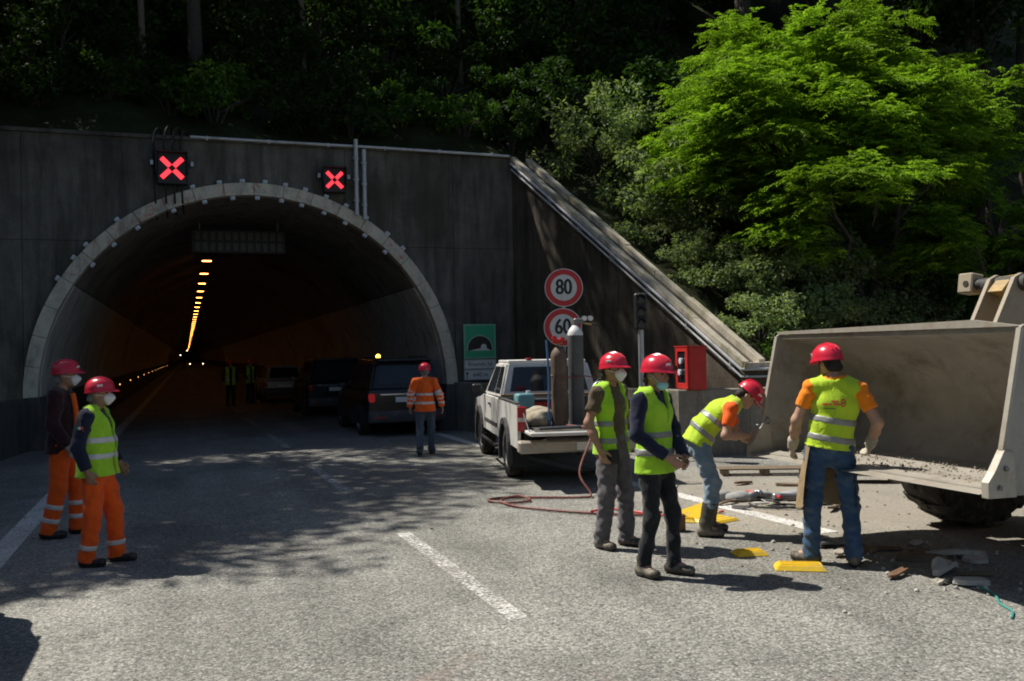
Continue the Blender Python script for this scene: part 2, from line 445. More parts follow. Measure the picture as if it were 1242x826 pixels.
def hill_start(x):
    pts = [(-60, -25), (-8.6, -25), (-7.2, 14.3), (-5.2, 21.95), (7.95, 21.95), (9.95, 14.35), (13, 14.0), (60, 13.6)]
    for (a, ya), (b, yb) in zip(pts[:-1], pts[1:]):
        if x <= b: return ya + (yb - ya) * max(0, (x - a)) / (b - a)
    return pts[-1][1]
def hill_z(x, y):
    a = 1.25 + 0.745 * (y - 14.5)
    b = 0.62 * (-x - 6.8)
    c = 0.5 * (x - 24.0)
    n = 0.25 * math.sin(x * 0.9 + y * 0.4) + 0.18 * math.sin(x * 2.3 - y * 1.7 + 1.0)
    near = min(1.0, max(0.0, (y - hill_start(x)) / 2.5))
    if y > 60: a = 1.25 + 0.745 * 45.5 + 0.4 * (y - 60)
    return max(a, b, c, 0.35) + n * near
hx = np.concatenate([np.linspace(-58, -10, 30), np.linspace(-8.6, -4, 12), np.linspace(-3, 14, 30), np.linspace(15, 58, 26)])
V = []; Q = []
rows = 46
for i, x in enumerate(hx):
    s = hill_start(x)
    for k in range(rows):
        t = k / (rows - 1); y = s + (t ** 1.5) * (120 - s)
        V.append((x, y, hill_z(x, y) if k else hill_z(x, y) - 0.02))
for i in range(len(hx) - 1):
    for k in range(rows - 1):
        a = i * rows + k; Q.append((a, a + rows, a + rows + 1, a + 1))
hill = link_mesh('hill', np_mesh('hill', np.array(V), np.array(Q), True), 'forest_soil')
tag(hill, 'steep wooded hillside above the tunnel mouth', 'hill', kind='structure')

# ------------------------------------------------------------------ tunnel portal
XC, RO, RI, ZS, YP = 1.5, 4.74, 4.46, 1.09, 21.5
WTOP = 6.75
portal = empty('tunnel_portal', (XC, YP, 0), 0, 'dark stained concrete wall pierced by the round tunnel mouth', 'portal')
def arch_z(x, r=RO):
    d = abs(x - XC)
    return ZS + math.sqrt(max(0.0, r * r - d * d)) if d < r else 0.0
g = 0.005
cols = [(-12.0, -8.4), (-8.4, XC - RO), (XC - RO, -0.6), (-0.6, 3.6), (3.6, XC + RO), (XC + RO, 7.8)]
ROW = 4.45
for x0, x1 in cols:
    inside = x0 >= XC - RO - 1e-6 and x1 <= XC + RO + 1e-6
    xs = [x0 + (x1 - x0) * k / 28 for k in range(29)]
    for z0, z1 in ((0.0, ROW), (ROW, WTOP)):
        if not inside:
            poly = [(x0 + g, z0 + (g if z0 else 0)), (x1 - g, z0 + (g if z0 else 0)), (x1 - g, z1 - g), (x0 + g, z1 - g)]
        else:
            low = [(x, max(arch_z(x) - 0.06, z0 + (g if z0 else 0))) for x in xs]
            low = [(min(max(x, x0 + g), x1 - g), z) for x, z in low if z < z1 - g - 0.01]
            if len(low) < 2: continue
            poly = low + [(low[-1][0], z1 - g), (low[0][0], z1 - g)]
        b = MB(); b.prism([(x - XC, z) for x, z in poly], 'y', 0.0, 0.45)
        b.build('wall_panel', 'portal_concrete', portal)
b = MB(); b.box((20.2, 0.42, WTOP - 0.04), (-2.2 - XC - 0.0, 0.47, (WTOP - 0.04) / 2 + 0.01))
b.bm.free()
# backing so that the joints are not see-through
b = MB()
b.prism([(-12 - XC, ROW - 0.04), (XC - RO - XC, ROW - 0.04), (XC - RO - XC, ROW + 0.04), (-12 - XC, ROW + 0.04)], 'y', 0.06, 0.40)
for x in (-8.4,): b.prism([(x - 0.04 - XC, 0.02), (x + 0.04 - XC, 0.02), (x + 0.04 - XC, WTOP - 0.03), (x - 0.04 - XC, WTOP - 0.03)], 'y', 0.07, 0.41)
for x in (XC - RO, XC + RO): b.prism([(x - 0.04 - XC, 1.2), (x + 0.04 - XC, 1.2), (x + 0.04 - XC, WTOP - 0.03), (x - 0.04 - XC, WTOP - 0.03)], 'y', 0.07, 0.41)
for x in (-0.6, 3.6): b.prism([(x - 0.04 - XC, arch_z(x)), (x + 0.04 - XC, arch_z(x)), (x + 0.04 - XC, WTOP - 0.03), (x - 0.04 - XC, WTOP - 0.03)], 'y', 0.07, 0.41)
b.prism([(RO, ROW - 0.04), (7.78 - XC, ROW - 0.04), (7.78 - XC, ROW + 0.04), (RO, ROW + 0.04)], 'y', 0.06, 0.40)
b.build('joint_filler', 'left_low_concrete', portal)
cp = MB(); cp.prism([(-0.06, WTOP - 0.004), (0.52, WTOP - 0.004), (0.52, WTOP + 0.075), (-0.06, WTOP + 0.075)], 'x', -12 - XC, 7.8 - XC)
cp.build('wall_coping', 'portal_concrete', portal)
# projecting arch ring in cast segments
NSEG = 22
for k in range(NSEG):
    a0 = math.pi * k / NSEG + 0.0012; a1 = math.pi * (k + 1) / NSEG - 0.0012
    n = 5; poly = []
    for j in range(n + 1):
        a = a0 + (a1 - a0) * j / n; poly.append((RO * math.cos(a), ZS + RO * math.sin(a)))
    for j in range(n, -1, -1):
        a = a0 + (a1 - a0) * j / n; poly.append((RI * math.cos(a), ZS + RI * math.sin(a)))
    b = MB(); dy = random.uniform(-0.006, 0.006)
    b.prism(poly, 'y', -0.14 + dy, 0.14, bev=0.008); b.build('ring_segment', 'ring_concrete', portal)
b = MB(); n_ = 48
b.prism([((RO - 0.02) * math.cos(math.pi * k / n_), ZS + (RO - 0.02) * math.sin(math.pi * k / n_)) for k in range(n_ + 1)] + [((RI + 0.02) * math.cos(math.pi * k / n_), ZS + (RI + 0.02) * math.sin(math.pi * k / n_)) for k in range(n_, -1, -1)], 'y', -0.08, 0.13)
b.build('ring_filler', 'ring_concrete', portal)
b = MB(); b.box((0.34, 0.4, WTOP - 0.08), (7.74 - XC, 0.26, (WTOP - 0.08) / 2)); b.build('corner_filler', 'portal_concrete', portal)  # hidden block added to stop sun leaking through the corner joint
# ------------------------------------------------------------------ tunnel bore
tun = empty('tunnel_bore', (XC, YP + 0.15, 0), 0, 'long dark vaulted road tunnel lined with paler side panels', 'tunnel')
LEN = 420.0
def vault(r, a0, a1, n, y0, y1, thick):
    poly = [(r * math.cos(a0 + (a1 - a0) * k / n), ZS + r * math.sin(a0 + (a1 - a0) * k / n)) for k in range(n + 1)]
    poly += [((r + thick) * math.cos(a0 + (a1 - a0) * k / n), ZS + (r + thick) * math.sin(a0 + (a1 - a0) * k / n)) for k in range(n, -1, -1)]
    b = MB(); b.prism(poly, 'y', y0, y1); return b
AP = math.asin((3.5 - ZS) / RI)
yv = 0.0; k = 0
while yv < LEN:
    ln = 11.0 if yv < 120 else 30.0
    vault(RI + 0.01, AP, math.pi - AP, 30, yv, yv + ln - 0.03, 0.3).build('vault_section', 'tunnel_concrete', tun)
    yv += ln; k += 1
vault(RI + 0.06, 0.3, math.pi - 0.3, 24, 0.05, LEN, 0.05).build('joint_backing', 'tunnel_concrete', tun)
pan_r = pan_l = None
yv = 0.0
while yv < LEN:
    ln = 3.0 if yv < 60 else 15.0
    key = ln
    for s in (0, 1):
        a0, a1 = (0.0, AP - 0.004) if s == 0 else (math.pi - AP + 0.004, math.pi)
        b = vault(RI - 0.02, a0, a1, 8, 0.0, ln - 0.012, 0.05)
        o = b.build('side_panel', 'tunnel_panel', tun); o.location = (0, yv, 0)
    yv += ln
for s in (-1, 1):
    b = MB()
    b.prism([(s * (RI - 0.28), 0.0), (s * (RI + 0.15), 0.0), (s * (RI + 0.15), ZS + 0.02), (s * (RI - 0.06), ZS + 0.02), (s * (RI - 0.12), 0.4), (s * (RI - 0.28), 0.2)], 'y', -0.5, LEN)
    b.build('barrier_kerb', 'left_low_concrete', tun)
b = MB(); b.box((10.5, 0.3, 7), (0, LEN + 0.2, 3.4)); b.build('end_wall', 'tunnel_concrete', tun)

# ceiling lamps (lit) and wall markers (lit)
lm = MB(); lm.box((0.44, 0.30, 0.08), (0, 0, 0.05), bev=0.015); hb = lm.mesh('lamp_housing')
lm = MB(); lm.box((0.30, 0.16, 0.012), (0, 0, -0.004)); hl = lm.mesh('lamp_lens')
hb.materials.append(MATS['black_plastic']); hl.materials.append(MATS['sodium'])
ys = [33.7 + 5.2 * i for i in range(24)] + [165 + 9.0 * i for i in range(26)]
for i, y in enumerate(ys):
    lab = ORD[i] + ' amber ceiling lamp in the tunnel row, counted from the mouth' if i < 14 else 'tiny amber ceiling lamp deep in the tunnel row'
    e = empty('ceiling_lamp', (0.72, y, 5.28), 0, lab, 'lamp', 'amber lamps along the tunnel ceiling')
    link_mesh('lamp_housing', hb, None, e); link_mesh('lamp_lens', hl, None, e)
    b = MB() if i == 0 else None
    if b: b.cyl((0, 0, 0.08), (0, 0, 0.24), 0.02, seg=8); hs = b.mesh('hanger'); hs.materials.append(MATS['galvanised'])
    link_mesh('hanger', hs, None, e)
lm = MB(); lm.box((0.05, 0.22, 0.10), (0, 0, 0), bev=0.01); mbx = lm.mesh('marker_case'); mbx.materials.append(MATS['black_plastic'])
lm = MB(); lm.box((0.012, 0.13, 0.055), (0.03, 0, 0)); mlx = lm.mesh('marker_lens'); mlx.materials.append(MATS['amber_marker'])
for i in range(15):
    e = empty('wall_marker_lamp', (XC - RI + 0.10, 36 + 8.2 * i, 0.75), 0, ORD[i] + ' amber marker lamp low on the left tunnel wall, counted inwards', 'lamp', 'amber markers along the left tunnel wall')
    link_mesh('marker_case', mbx, None, e); link_mesh('marker_lens', mlx, None, e)

emit('far_lamp', (1.0, 0.72, 0.38), 7.0)
fb = MB(); fb.lathe([(0.0, 0.0), (0.055, 0.01), (0.07, 0.05), (0.0, 0.06)], 'y', seg=12); flm = fb.mesh('far_lens', True); flm.materials.append(MATS['far_lamp'])
fb = MB(); fb.box((0.2, 0.1, 0.2), (0, 0.115, 0), bev=0.02); fcm = fb.mesh('far_case'); fcm.materials.append(MATS['black_plastic'])
for x, z, lab in ((-0.9, 2.3, 'left of two high pale lamps at the far end of the tunnel'), (0.1, 3.0, 'topmost pale lamp at the far end of the tunnel'), (0.5, 0.9, 'left of two low pale lamps at the far end of the tunnel'), (2.4, 0.9, 'right of two low pale lamps at the far end of the tunnel')):
    e = empty('far_lamp', (x, 150, z), 0, lab, 'lamp'); link_mesh('lens', flm, None, e); link_mesh('case', fcm, None, e)
    one('stem', 'galvanised', e, lambda b: b.cyl((0, 0.14, -0.09), (0, 0.14, -z), 0.02, seg=8))
# unlit two-row matrix sign hanging in the tunnel
ms = empty('matrix_sign', (1.36, 25.0, 4.62), 0, 'dark unlit two-row matrix sign hanging under the tunnel roof', 'sign')
one('casing', 'black_plastic', ms, lambda b: b.box((2.40, 0.22, 0.62), (0, 0.1, 0.3), bev=0.015))
mk('unlit_cell', (0.04, 0.041, 0.042), 0.35, 0, 0.1, 8)
cb = MB(); cb.box((0.115, 0.02, 0.2)); cell = cb.mesh('display_cell'); cell.materials.append(MATS['unlit_cell'])
for r_ in range(2):
    for c_ in range(12):
        o = link_mesh('display_cell', cell, None, ms); o.location = (-1.045 + c_ * 0.19, -0.018, 0.16 + r_ * 0.29)
for x in (-1.0, 1.0): one('hanger', 'galvanised', ms, lambda b, x=x: b.cyl((x, 0.1, 0.6), (x, 0.1, 0.95), 0.025, seg=8))

# ------------------------------------------------------------------ wing wall and low walls
wing = empty('wing_wall', (7.8, YP, 0), 0, 'brown stained concrete wing wall sloping down to the right', 'wall')
WA, WB = Vector((7.8, YP, 0)), Vector((9.75, 14.4, 0))
wd = (WB - WA); wl_ = wd.length; wd.normalize(); wn_ = Vector((-wd.y, wd.x, 0))      # away from the road
if wn_.x < 0: wn_ = -wn_
ZA, ZB = 6.68, 1.48
def wpt(t, off, z): p = WA + wd * t + wn_ * off - WA; return (p.x, p.y, z)
def wz(t): return ZA + (ZB - ZA) * t / wl_
parts = 3
for k in range(parts):
    t0, t1 = wl_ * k / parts + g, wl_ * (k + 1) / parts - g
    b = MB(); b.hull([wpt(t0, 0, 0), wpt(t1, 0, 0), wpt(t1, 0.4, 0), wpt(t0, 0.4, 0)], [wpt(t0, 0, wz(t0)), wpt(t1, 0, wz(t1)), wpt(t1, 0.4, wz(t1)), wpt(t0, 0.4, wz(t0))])
    b.build('wall_panel', 'wing_concrete', wing)
b = MB(); b.hull([wpt(0.02, 0.06, 0), wpt(wl_ - 0.02, 0.06, 0), wpt(wl_ - 0.02, 0.36, 0), wpt(0.02, 0.36, 0)], [wpt(0.02, 0.06, wz(0.02) - 0.05), wpt(wl_ - 0.02, 0.06, wz(wl_) - 0.03), wpt(wl_ - 0.02, 0.36, wz(wl_) - 0.03), wpt(0.02, 0.36, wz(0.02) - 0.05)])
b.build('joint_filler', 'wing_concrete', wing)
# flat return at the foot of the slope
b = MB(); b.hull([(WB.x - WA.x, WB.y - WA.y, 0), (5.4, -7.35, 0), (5.4, -6.9, 0), (WB.x - WA.x + 0.4, WB.y - WA.y + 0.45, 0)], [(WB.x - WA.x, WB.y - WA.y, ZB), (5.4, -7.35, ZB), (5.4, -6.9, ZB), (WB.x - WA.x + 0.4, WB.y - WA.y + 0.45, ZB)])
b.build('wall_return', 'wing_concrete', wing)
# sloping gutter on top: front lip, channel, back lip in cast lengths
def along(name, o0, o1, h0, h1, n, mat, jit=0.0, tmax=None, parent=wing):
    T = tmax or wl_
    for k in range(n):
        t0, t1 = T * k / n + 0.006, T * (k + 1) / n - 0.006
        j = random.uniform(-jit, jit); jo = random.uniform(-jit, jit)
        b = MB()
        b.hull([wpt(t0, o0 + jo, wz(t0) + h0), wpt(t1, o0 + jo, wz(t1) + h0), wpt(t1, o1 + jo, wz(t1) + h0), wpt(t0, o1 + jo, wz(t0) + h0)],
               [wpt(t0, o0 + jo, wz(t0) + h1 + j), wpt(t1, o0 + jo, wz(t1) + h1 + j), wpt(t1, o1 + jo, wz(t1) + h1 + j), wpt(t0, o1 + jo, wz(t0) + h1 + j)])
        b.build(name, mat, parent)
along('gutter_lip', -0.05, 0.13, 0.004, 0.12, 6, 'coping_concrete', 0.008)
along('gutter_bed', 0.15, 0.40, -0.14, 0.02, 6, 'wing_concrete', 0.008)
along('gutter_back', 0.42, 0.60, -0.16, 0.13, 8, 'coping_concrete', 0.03)
b = MB(); b.hull([(WB.x - WA.x - 0.06, WB.y - WA.y - 0.08, ZB + 0.003), (5.45, -7.43, ZB + 0.003), (5.45, -6.75, ZB + 0.003), (WB.x - WA.x + 0.3, WB.y - WA.y + 0.7, ZB + 0.003)], [(WB.x - WA.x - 0.06, WB.y - WA.y - 0.08, ZB + 0.10), (5.45, -7.43, ZB + 0.10), (5.45, -6.75, ZB + 0.10), (WB.x - WA.x + 0.3, WB.y - WA.y + 0.7, ZB + 0.10)])
b.build('coping_slab', 'coping_concrete', wing)
cpipe = empty('wall_conduit', (7.8, YP, 0), 0, 'thin pale pipe running down the front edge of the sloping gutter', 'pipe')
one('pipe', 'pale_pipe', cpipe, lambda b: b.tube([wpt(t, -0.10, wz(t) - 0.02) for t in np.linspace(0.1, wl_, 12)] + [(WB.x - WA.x + 0.8, WB.y - WA.y - 0.25, ZB - 0.02), (5.3, -7.5, ZB - 0.02)], 0.03, 8), True)
one('pipe', 'pale_pipe', cpipe, lambda b: b.tube([wpt(t, -0.09, wz(t) - 0.16) for t in np.linspace(0.1, wl_, 12)] + [(WB.x - WA.x + 0.8, WB.y - WA.y - 0.23, ZB - 0.16), (5.3, -7.48, ZB - 0.16)], 0.022, 8), True)
for k in range(7):
    t = 0.5 + k * 1.1; p = wpt(t, -0.055, wz(t) - 0.1)
    one('pipe_clip', 'galvanised', cpipe, lambda b, p=p: b.box((0.09, 0.05, 0.2), p))
tp = empty('wall_top_pipe', (XC, YP, WTOP), 0, 'long pale pipe laid along the top edge of the portal wall', 'pipe')
one('pipe', 'pale_pipe', tp, lambda b: b.tube([(-1.35, -0.1, 0.06), (0.5, -0.1, 0.055), (3, -0.1, 0.06), (6.2, -0.1, 0.03)], 0.032, 8), True)
for k in range(6): one('pipe_clip', 'galvanised', tp, lambda b, k=k: b.box((0.04, 0.07, 0.09), (-1.0 + k * 1.35, -0.09, 0.05)))

def wall_run(name, pts, h, th, mat, label, side=1, piece=2.4):
    e = empty(name, (pts[0][0], pts[0][1], 0), 0, label, 'wall')
    O = Vector((pts[0][0], pts[0][1], 0))
    P = [Vector((p[0], p[1], 0)) for p in pts]
    nr = []
    for i in range(len(P)):
        d = (P[min(i + 1, len(P) - 1)] - P[max(i - 1, 0)]).normalized(); nr.append(Vector((-d.y, d.x, 0)) * side)
    for i in range(len(P) - 1):
        L_ = (P[i + 1] - P[i]).length; n = max(1, round(L_ / piece))
        for k in range(n):
            u0_, u1_ = k / n, (k + 1) / n
            gg = 0.004 / L_
            a = P[i].lerp(P[i + 1], u0_ + gg) - O; c = P[i].lerp(P[i + 1], u1_ - gg) - O
            na = nr[i].lerp(nr[i + 1], u0_) * th; nc = nr[i].lerp(nr[i + 1], u1_) * th
            up = Vector((0, 0, h)); b = MB()
            b.hull([a, c, c + nc, a + na], [a + up, c + up, c + nc + up, a + na + up])
            bmesh.ops.bevel(b.bm, geom=[ed for ed in b.bm.edges if all(v.co.z > h - 0.01 for v in ed.verts)], offset=0.012, segments=1, affect='EDGES')
            b.build('wall_block', mat, e)
    return e
wall_run('low_wall', [(6.12, 21.3), (6.9, 17.6), (7.6, 15.0), (8.0, 13.8), (9.2, 13.45), (13, 13.35), (19, 13.3)], 1.15, 0.32, 'low_concrete', 'low pale concrete wall at the foot of the sloping wing wall', 1)
wall_run('low_wall', [(-3.08, 21.45), (-3.45, 18.5), (-4.2, 12), (-5.2, 3), (-5.8, -8)], 1.07, 0.3, 'left_low_concrete', 'dark low concrete wall beside the left tunnel edge', -1)

# ------------------------------------------------------------------ lane signals, cables, conduits, ring lamps
def lane_signal(x, z, s, label):
    e = empty('lane_signal', (x, YP - 0.16, z), 0, label, 'signal', 'lit lane signals above the tunnel mouth')
    one('housing', 'black_plastic', e, lambda b: b.box((0.60 * s, 0.18, 0.68 * s), (0, 0.05, 0), bev=0.02))
    one('hood', 'black_plastic', e, lambda b: (b.box((0.62 * s, 0.18, 0.02), (0, -0.09, 0.335 * s)), b.box((0.02, 0.16, 0.45 * s), (-0.31 * s, -0.07, 0.11 * s)), b.box((0.02, 0.16, 0.45 * s), (0.31 * s, -0.07, 0.11 * s))))
    for k in range(4):
        a = math.pi / 4 + k * math.pi / 2
        one('lit_arm', 'red_led', e, lambda b, a=a: b.box((0.235 * s, 0.012, 0.095 * s), (math.cos(a) * 0.175 * s, -0.05, math.sin(a) * 0.175 * s), (0, -a, 0)))
    for sx in (-1, 1):
        one('bracket', 'galvanised', e, lambda b, sx=sx: b.box((0.06, 0.12, 0.10), (sx * 0.40 * s, 0.09, 0.12 * s)))
    return e
lane_signal(-0.24, 6.07, 1.05, 'larger red cross lane signal, left of the two above the arch')
lane_signal(3.32, 5.97, 0.86, 'smaller red cross lane signal beside the two upright pipes')
for i, (dx, top) in enumerate(((-0.38, 0.24), (-0.16, 0.30), (0.02, 0.27), (0.18, 0.20))):
    x = -0.24 + dx
    pts = [(x + 0.16, YP + 0.5, WTOP + 0.02), (x + 0.14, YP + 0.2, WTOP + top), (x + 0.05, YP - 0.05, WTOP + top * 0.72), (x, YP - 0.13, WTOP - 0.12), (x, YP - 0.1, 6.45), (x, YP - 0.03, 6.0), (x + 0.02, YP - 0.19, 5.6), (x + 0.03, YP - 0.19, 5.35), (x + 0.05, YP + 0.3, 5.0 + 0.05 * i)]
    o = one('cable', 'black_rubber', None, lambda b: b.tube(bez(pts, 8), 0.022, 8), True)
    tag(o, ('leftmost', 'second from the left', 'third from the left', 'rightmost')[i] + ' of the black cables looping over the wall at the left signal', 'cable', 'cables feeding the left lane signal')
for x, z0, z1, lab in ((3.83, 5.16, 6.95, 'taller upright grey pipe right of the smaller lane signal'), (4.02, 5.06, 6.72, 'shorter upright grey pipe furthest from the lane signals')):
    e = empty('upright_pipe', (x, YP - 0.20, z0), 0, lab, 'pipe')
    one('pipe', 'pale_pipe', e, lambda b: b.cyl((0, 0, 0), (0, 0, z1 - z0), 0.05, seg=12), True)
    for k in range(3): one('pipe_clip', 'galvanised', e, lambda b, k=k: b.box((0.13, 0.18, 0.035), (0, 0.09, 0.35 + k * 0.5)))
lb = MB(); lb.box((0.11, 0.09, 0.085), (0, 0, 0), bev=0.012); lcase = lb.mesh('lamp_case'); lcase.materials.append(MATS['lamp_white'])
lb = MB(); lb.cyl((0, -0.045, 0), (0, -0.075, 0), 0.03, 0.036, 10); llens = lb.mesh('lamp_lens'); llens.materials.append(MATS['galvanised'])
def ring_lamp(deg, r, lab, y):
    a = R(deg)
    e = empty('arch_lamp', (XC + r * math.cos(a), y, ZS + r * math.sin(a)), 0, lab, 'lamp', 'small white lamps along the arch ring')
    e.rotation_euler = (0, -a + math.pi / 2, 0)
    link_mesh('lamp_case', lcase, None, e); link_mesh('lamp_lens', llens, None, e)
for i_, d in enumerate((148, 141.5, 137, 127, 106, 99, 93, 87, 81.5, 76, 70, 64, 57.5, 50, 44)):
    ring_lamp(d, RO + 0.05, ORD[i_] + ' small white lamp from the left on the outer arch rim', YP - 0.06)
for i_, d in enumerate((140, 132, 124, 113, 104, 96, 89, 82, 76, 69, 62, 55, 47)):
    ring_lamp(d, RI - 0.05, ORD[i_] + ' small white lamp from the left under the inner arch rim', YP - 0.06)

# ------------------------------------------------------------------ signs, signal head, fire cabinet
ts = empty('tunnel_sign', (6.835, YP - 0.10, 1.17), 0, 'green tunnel sign with two white name panels below', 'sign')
one('green_panel', 'sign_green', ts, lambda b: b.box((0.84, 0.02, 0.86), (0, 0, 0.97), bev=0.004))
def frame_rect(b, w, h, cx, cz, t, y, dy):
    b.box((w, dy, t), (cx, y, cz + h / 2 - t / 2)); b.box((w, dy, t), (cx, y, cz - h / 2 + t / 2))
    b.box((t, dy, h - 2 * t), (cx - w / 2 + t / 2, y, cz)); b.box((t, dy, h - 2 * t), (cx + w / 2 - t / 2, y, cz))
mk('sign_border', (0.28, 0.44, 0.36), 0.5, 0, 0.06, 5)
one('border', 'sign_border', ts, lambda b: frame_rect(b, 0.82, 0.84, 0, 0.97, 0.03, -0.0125, 0.004))
def halfdisc(r, n=28): return [(r * math.cos(math.pi * k / n), r * math.sin(math.pi * k / n)) for k in range(n + 1)]
one('arch_outline', 'sign_border', ts, lambda b: b.prism([(x, z + 0.74) for x, z in [(0.345, 0)] + [(0.345 * math.cos(math.pi * k / 28), 0.05 + 0.34 * math.sin(math.pi * k / 28)) for k in range(29)] + [(-0.345, 0)]], 'y', -0.0105, -0.014))
one('arch_mouth', 'sign_black', ts, lambda b: b.prism([(0.31, 0.74)] + [(0.31 * math.cos(math.pi * k / 28), 0.79 + 0.31 * math.sin(math.pi * k / 28)) for k in range(29)] + [(-0.31, 0.74)], 'y', -0.0145, -0.018))
one('road_mark', 'sign_white', ts, lambda b: b.prism([(-0.29, 0.742), (0.29, 0.742), (0.17, 0.80), (0.17, 0.86), (0.135, 0.90), (0.09, 0.91), (0.045, 0.89), (0.02, 0.84), (0.02, 0.80), (-0.12, 0.775)], 'y', -0.0185, -0.021))
for z0, h in ((0.285, 0.24), (0.015, 0.26)):
    one('name_panel', 'sign_white', ts, lambda b: b.box((0.84, 0.02, h), (0, 0, z0 + h / 2), bev=0.004))
    one('panel_border', 'sign_black', ts, lambda b: frame_rect(b, 0.82, h - 0.02, 0, z0 + h / 2, 0.008, -0.0115, 0.003))
def letters(body, size, loc, mat, parent, rot=(math.pi / 2, 0, 0), bold=0.0):
    o = link_mesh('lettering', text_mesh(body, size, 0.001), mat, parent); o.location = loc; o.rotation_euler = rot; return o
letters('Rivarolo Sd', 0.135, (0, -0.0115, 0.405), 'sign_black', ts)
letters('640 m', 0.155, (0, -0.0115, 0.145), 'sign_black', ts)
for sx in (-0.34, 0.34):
    one('arrow', 'sign_black', ts, lambda b, sx=sx: b.prism([(sx - 0.012, 0.06), (sx + 0.012, 0.06), (sx + 0.012, 0.17), (sx + 0.04, 0.17), (sx, 0.235), (sx - 0.04, 0.17), (sx - 0.012, 0.17)], 'y', -0.0105, -0.0125))
for z in (0.2, 1.1): one('wall_bracket', 'galvanised', ts, lambda b, z=z: b.box((0.7, 0.075, 0.04), (0, 0.05, z)))
def speed_sign(loc, num, label, pole):
    e = empty('speed_sign', loc, R(-19), label, 'sign')
    one('face', 'sign_white', e, lambda b: b.lathe([(0.0, -0.012), (0.375, -0.012), (0.402, -0.008), (0.402, 0.008), (0.0, 0.01)], 'y', seg=48), True)
    one('red_ring', 'sign_red', e, lambda b: b.lathe([(0.275, -0.0125), (0.275, -0.0165), (0.385, -0.0165), (0.385, -0.0125)], 'y', seg=48), True)
    me = text_mesh(num, 0.40, 0.0012)
    o = link_mesh('numerals', me, 'sign_black', e); o.rotation_euler = (math.pi / 2, 0, 0); o.location = (0, -0.0155, 0); o.scale = (0.86, 1.12, 1)
    # heavier strokes, as on the real sign
    for dx in (-0.012, 0.012, 0):
        c = o.copy(); COL.objects.link(c); c.location = (dx, -0.0152 - abs(dx) * 0.02, 0.009 if dx == 0 else 0)
    one('clamp', 'galvanised', e, lambda b: b.box((0.3, 0.04, 0.05), (0, 0.035, 0)))
    if pole: one('post', 'galvanised', e, lambda b: b.cyl((0, 0.085, -loc[2]), (0, 0.085, 0.38), 0.03, seg=12), True)
    return e
speed_sign((7.46, 17.50, 3.19), '80', 'round red-rimmed speed limit sign reading 80 on a post', True)
speed_sign((7.43, 17.52, 2.36), '60', 'round red-rimmed speed limit sign reading 60, partly behind gas cylinders', False)

tl = empty('signal_head', (7.22, 13.66, 0), R(-24), 'dark three-lamp traffic signal on a grey post, switched off', 'signal')
one('post', 'galvanised', tl, lambda b: b.cyl((0, 0.06, 0), (0, 0.06, 2.25), 0.05, seg=12), True)
one('housing', 'black_plastic', tl, lambda b: b.box((0.21, 0.16, 0.62), (0, 0.04, 2.51), bev=0.03))
mk('dead_lens', (0.04, 0.042, 0.045), 0.25, 0, 0.1, 5)
for k in range(3):
    z = 2.31 + 0.2 * k
    one('lens', 'dead_lens', tl, lambda b, z=z: b.lathe([(0.0, -0.052), (0.05, -0.048), (0.075, -0.040), (0.075, -0.03)], 'y', (0, 0, z), 16), True)
    one('visor', 'black_plastic', tl, lambda b, z=z: b.lathe([(0.085, -0.04), (0.085, -0.16), (0.078, -0.16), (0.078, -0.04)], 'y', (0, 0, z), 16, 0, math.pi), True)

fc = empty('fire_cabinet', (8.18, 13.95, 1.152), R(-8), 'red metal fire cabinet with glass door on the low wall', 'cabinet')
one('case', 'red_paint', fc, lambda b: b.box((0.32, 0.56, 0.74), (0.16, 0.0, 0.37), bev=0.008))
def door(b):
    for (yy, zz, sy, sz) in ((0, 0.70, 0.54, 0.08), (0, 0.06, 0.54, 0.10), (-0.22, 0.385, 0.10, 0.55), (0.22, 0.385, 0.10, 0.55)): b.box((0.03, sy, sz), (-0.016, yy, zz), bev=0.004)
one('door', 'red_paint', fc, door)
one('glass', 'dark_glass', fc, lambda b: b.box((0.01, 0.34, 0.55), (-0.008, 0, 0.385)))
for yy_, zz_ in ((-0.02, 0.50), (0.03, 0.30)): one('hose_nozzle', 'lamp_white', fc, lambda b: b.lathe([(0.0, 0.0), (0.055, 0.01), (0.048, 0.05), (0.0, 0.06)], 'x', (-0.075, yy_, zz_), 14), True)
one('handle', 'black_plastic', fc, lambda b: b.box((0.03, 0.03, 0.09), (-0.045, 0.215, 0.38), bev=0.006))
one('roof_lip', 'red_paint', fc, lambda b: b.box((0.37, 0.6, 0.02), (0.145, 0, 0.752)))
# ------------------------------------------------------------------ vegetation
leafmat('leaf_locust', (0.09, 0.165, 0.015), (0.215, 0.345, 0.035), 0.45)
leafmat('leaf_elder', (0.12, 0.17, 0.075), (0.25, 0.31, 0.15), 0.38)
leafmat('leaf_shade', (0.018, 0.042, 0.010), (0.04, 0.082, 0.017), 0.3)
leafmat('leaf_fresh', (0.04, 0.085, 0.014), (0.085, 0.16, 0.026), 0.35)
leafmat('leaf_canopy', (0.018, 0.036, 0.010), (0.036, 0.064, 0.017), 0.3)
mk('bark', (0.055, 0.045, 0.035), 0.95, 0, 0.35, 9, bmp=0.8, bs=18, bd=0.03)
mk('bark_pale', (0.12, 0.10, 0.075), 0.95, 0, 0.3, 9, bmp=0.7, bs=18, bd=0.03)
rng = np.random.default_rng(11)
def unit(a): return a / np.maximum(np.linalg.norm(a, axis=-1, keepdims=True), 1e-9)
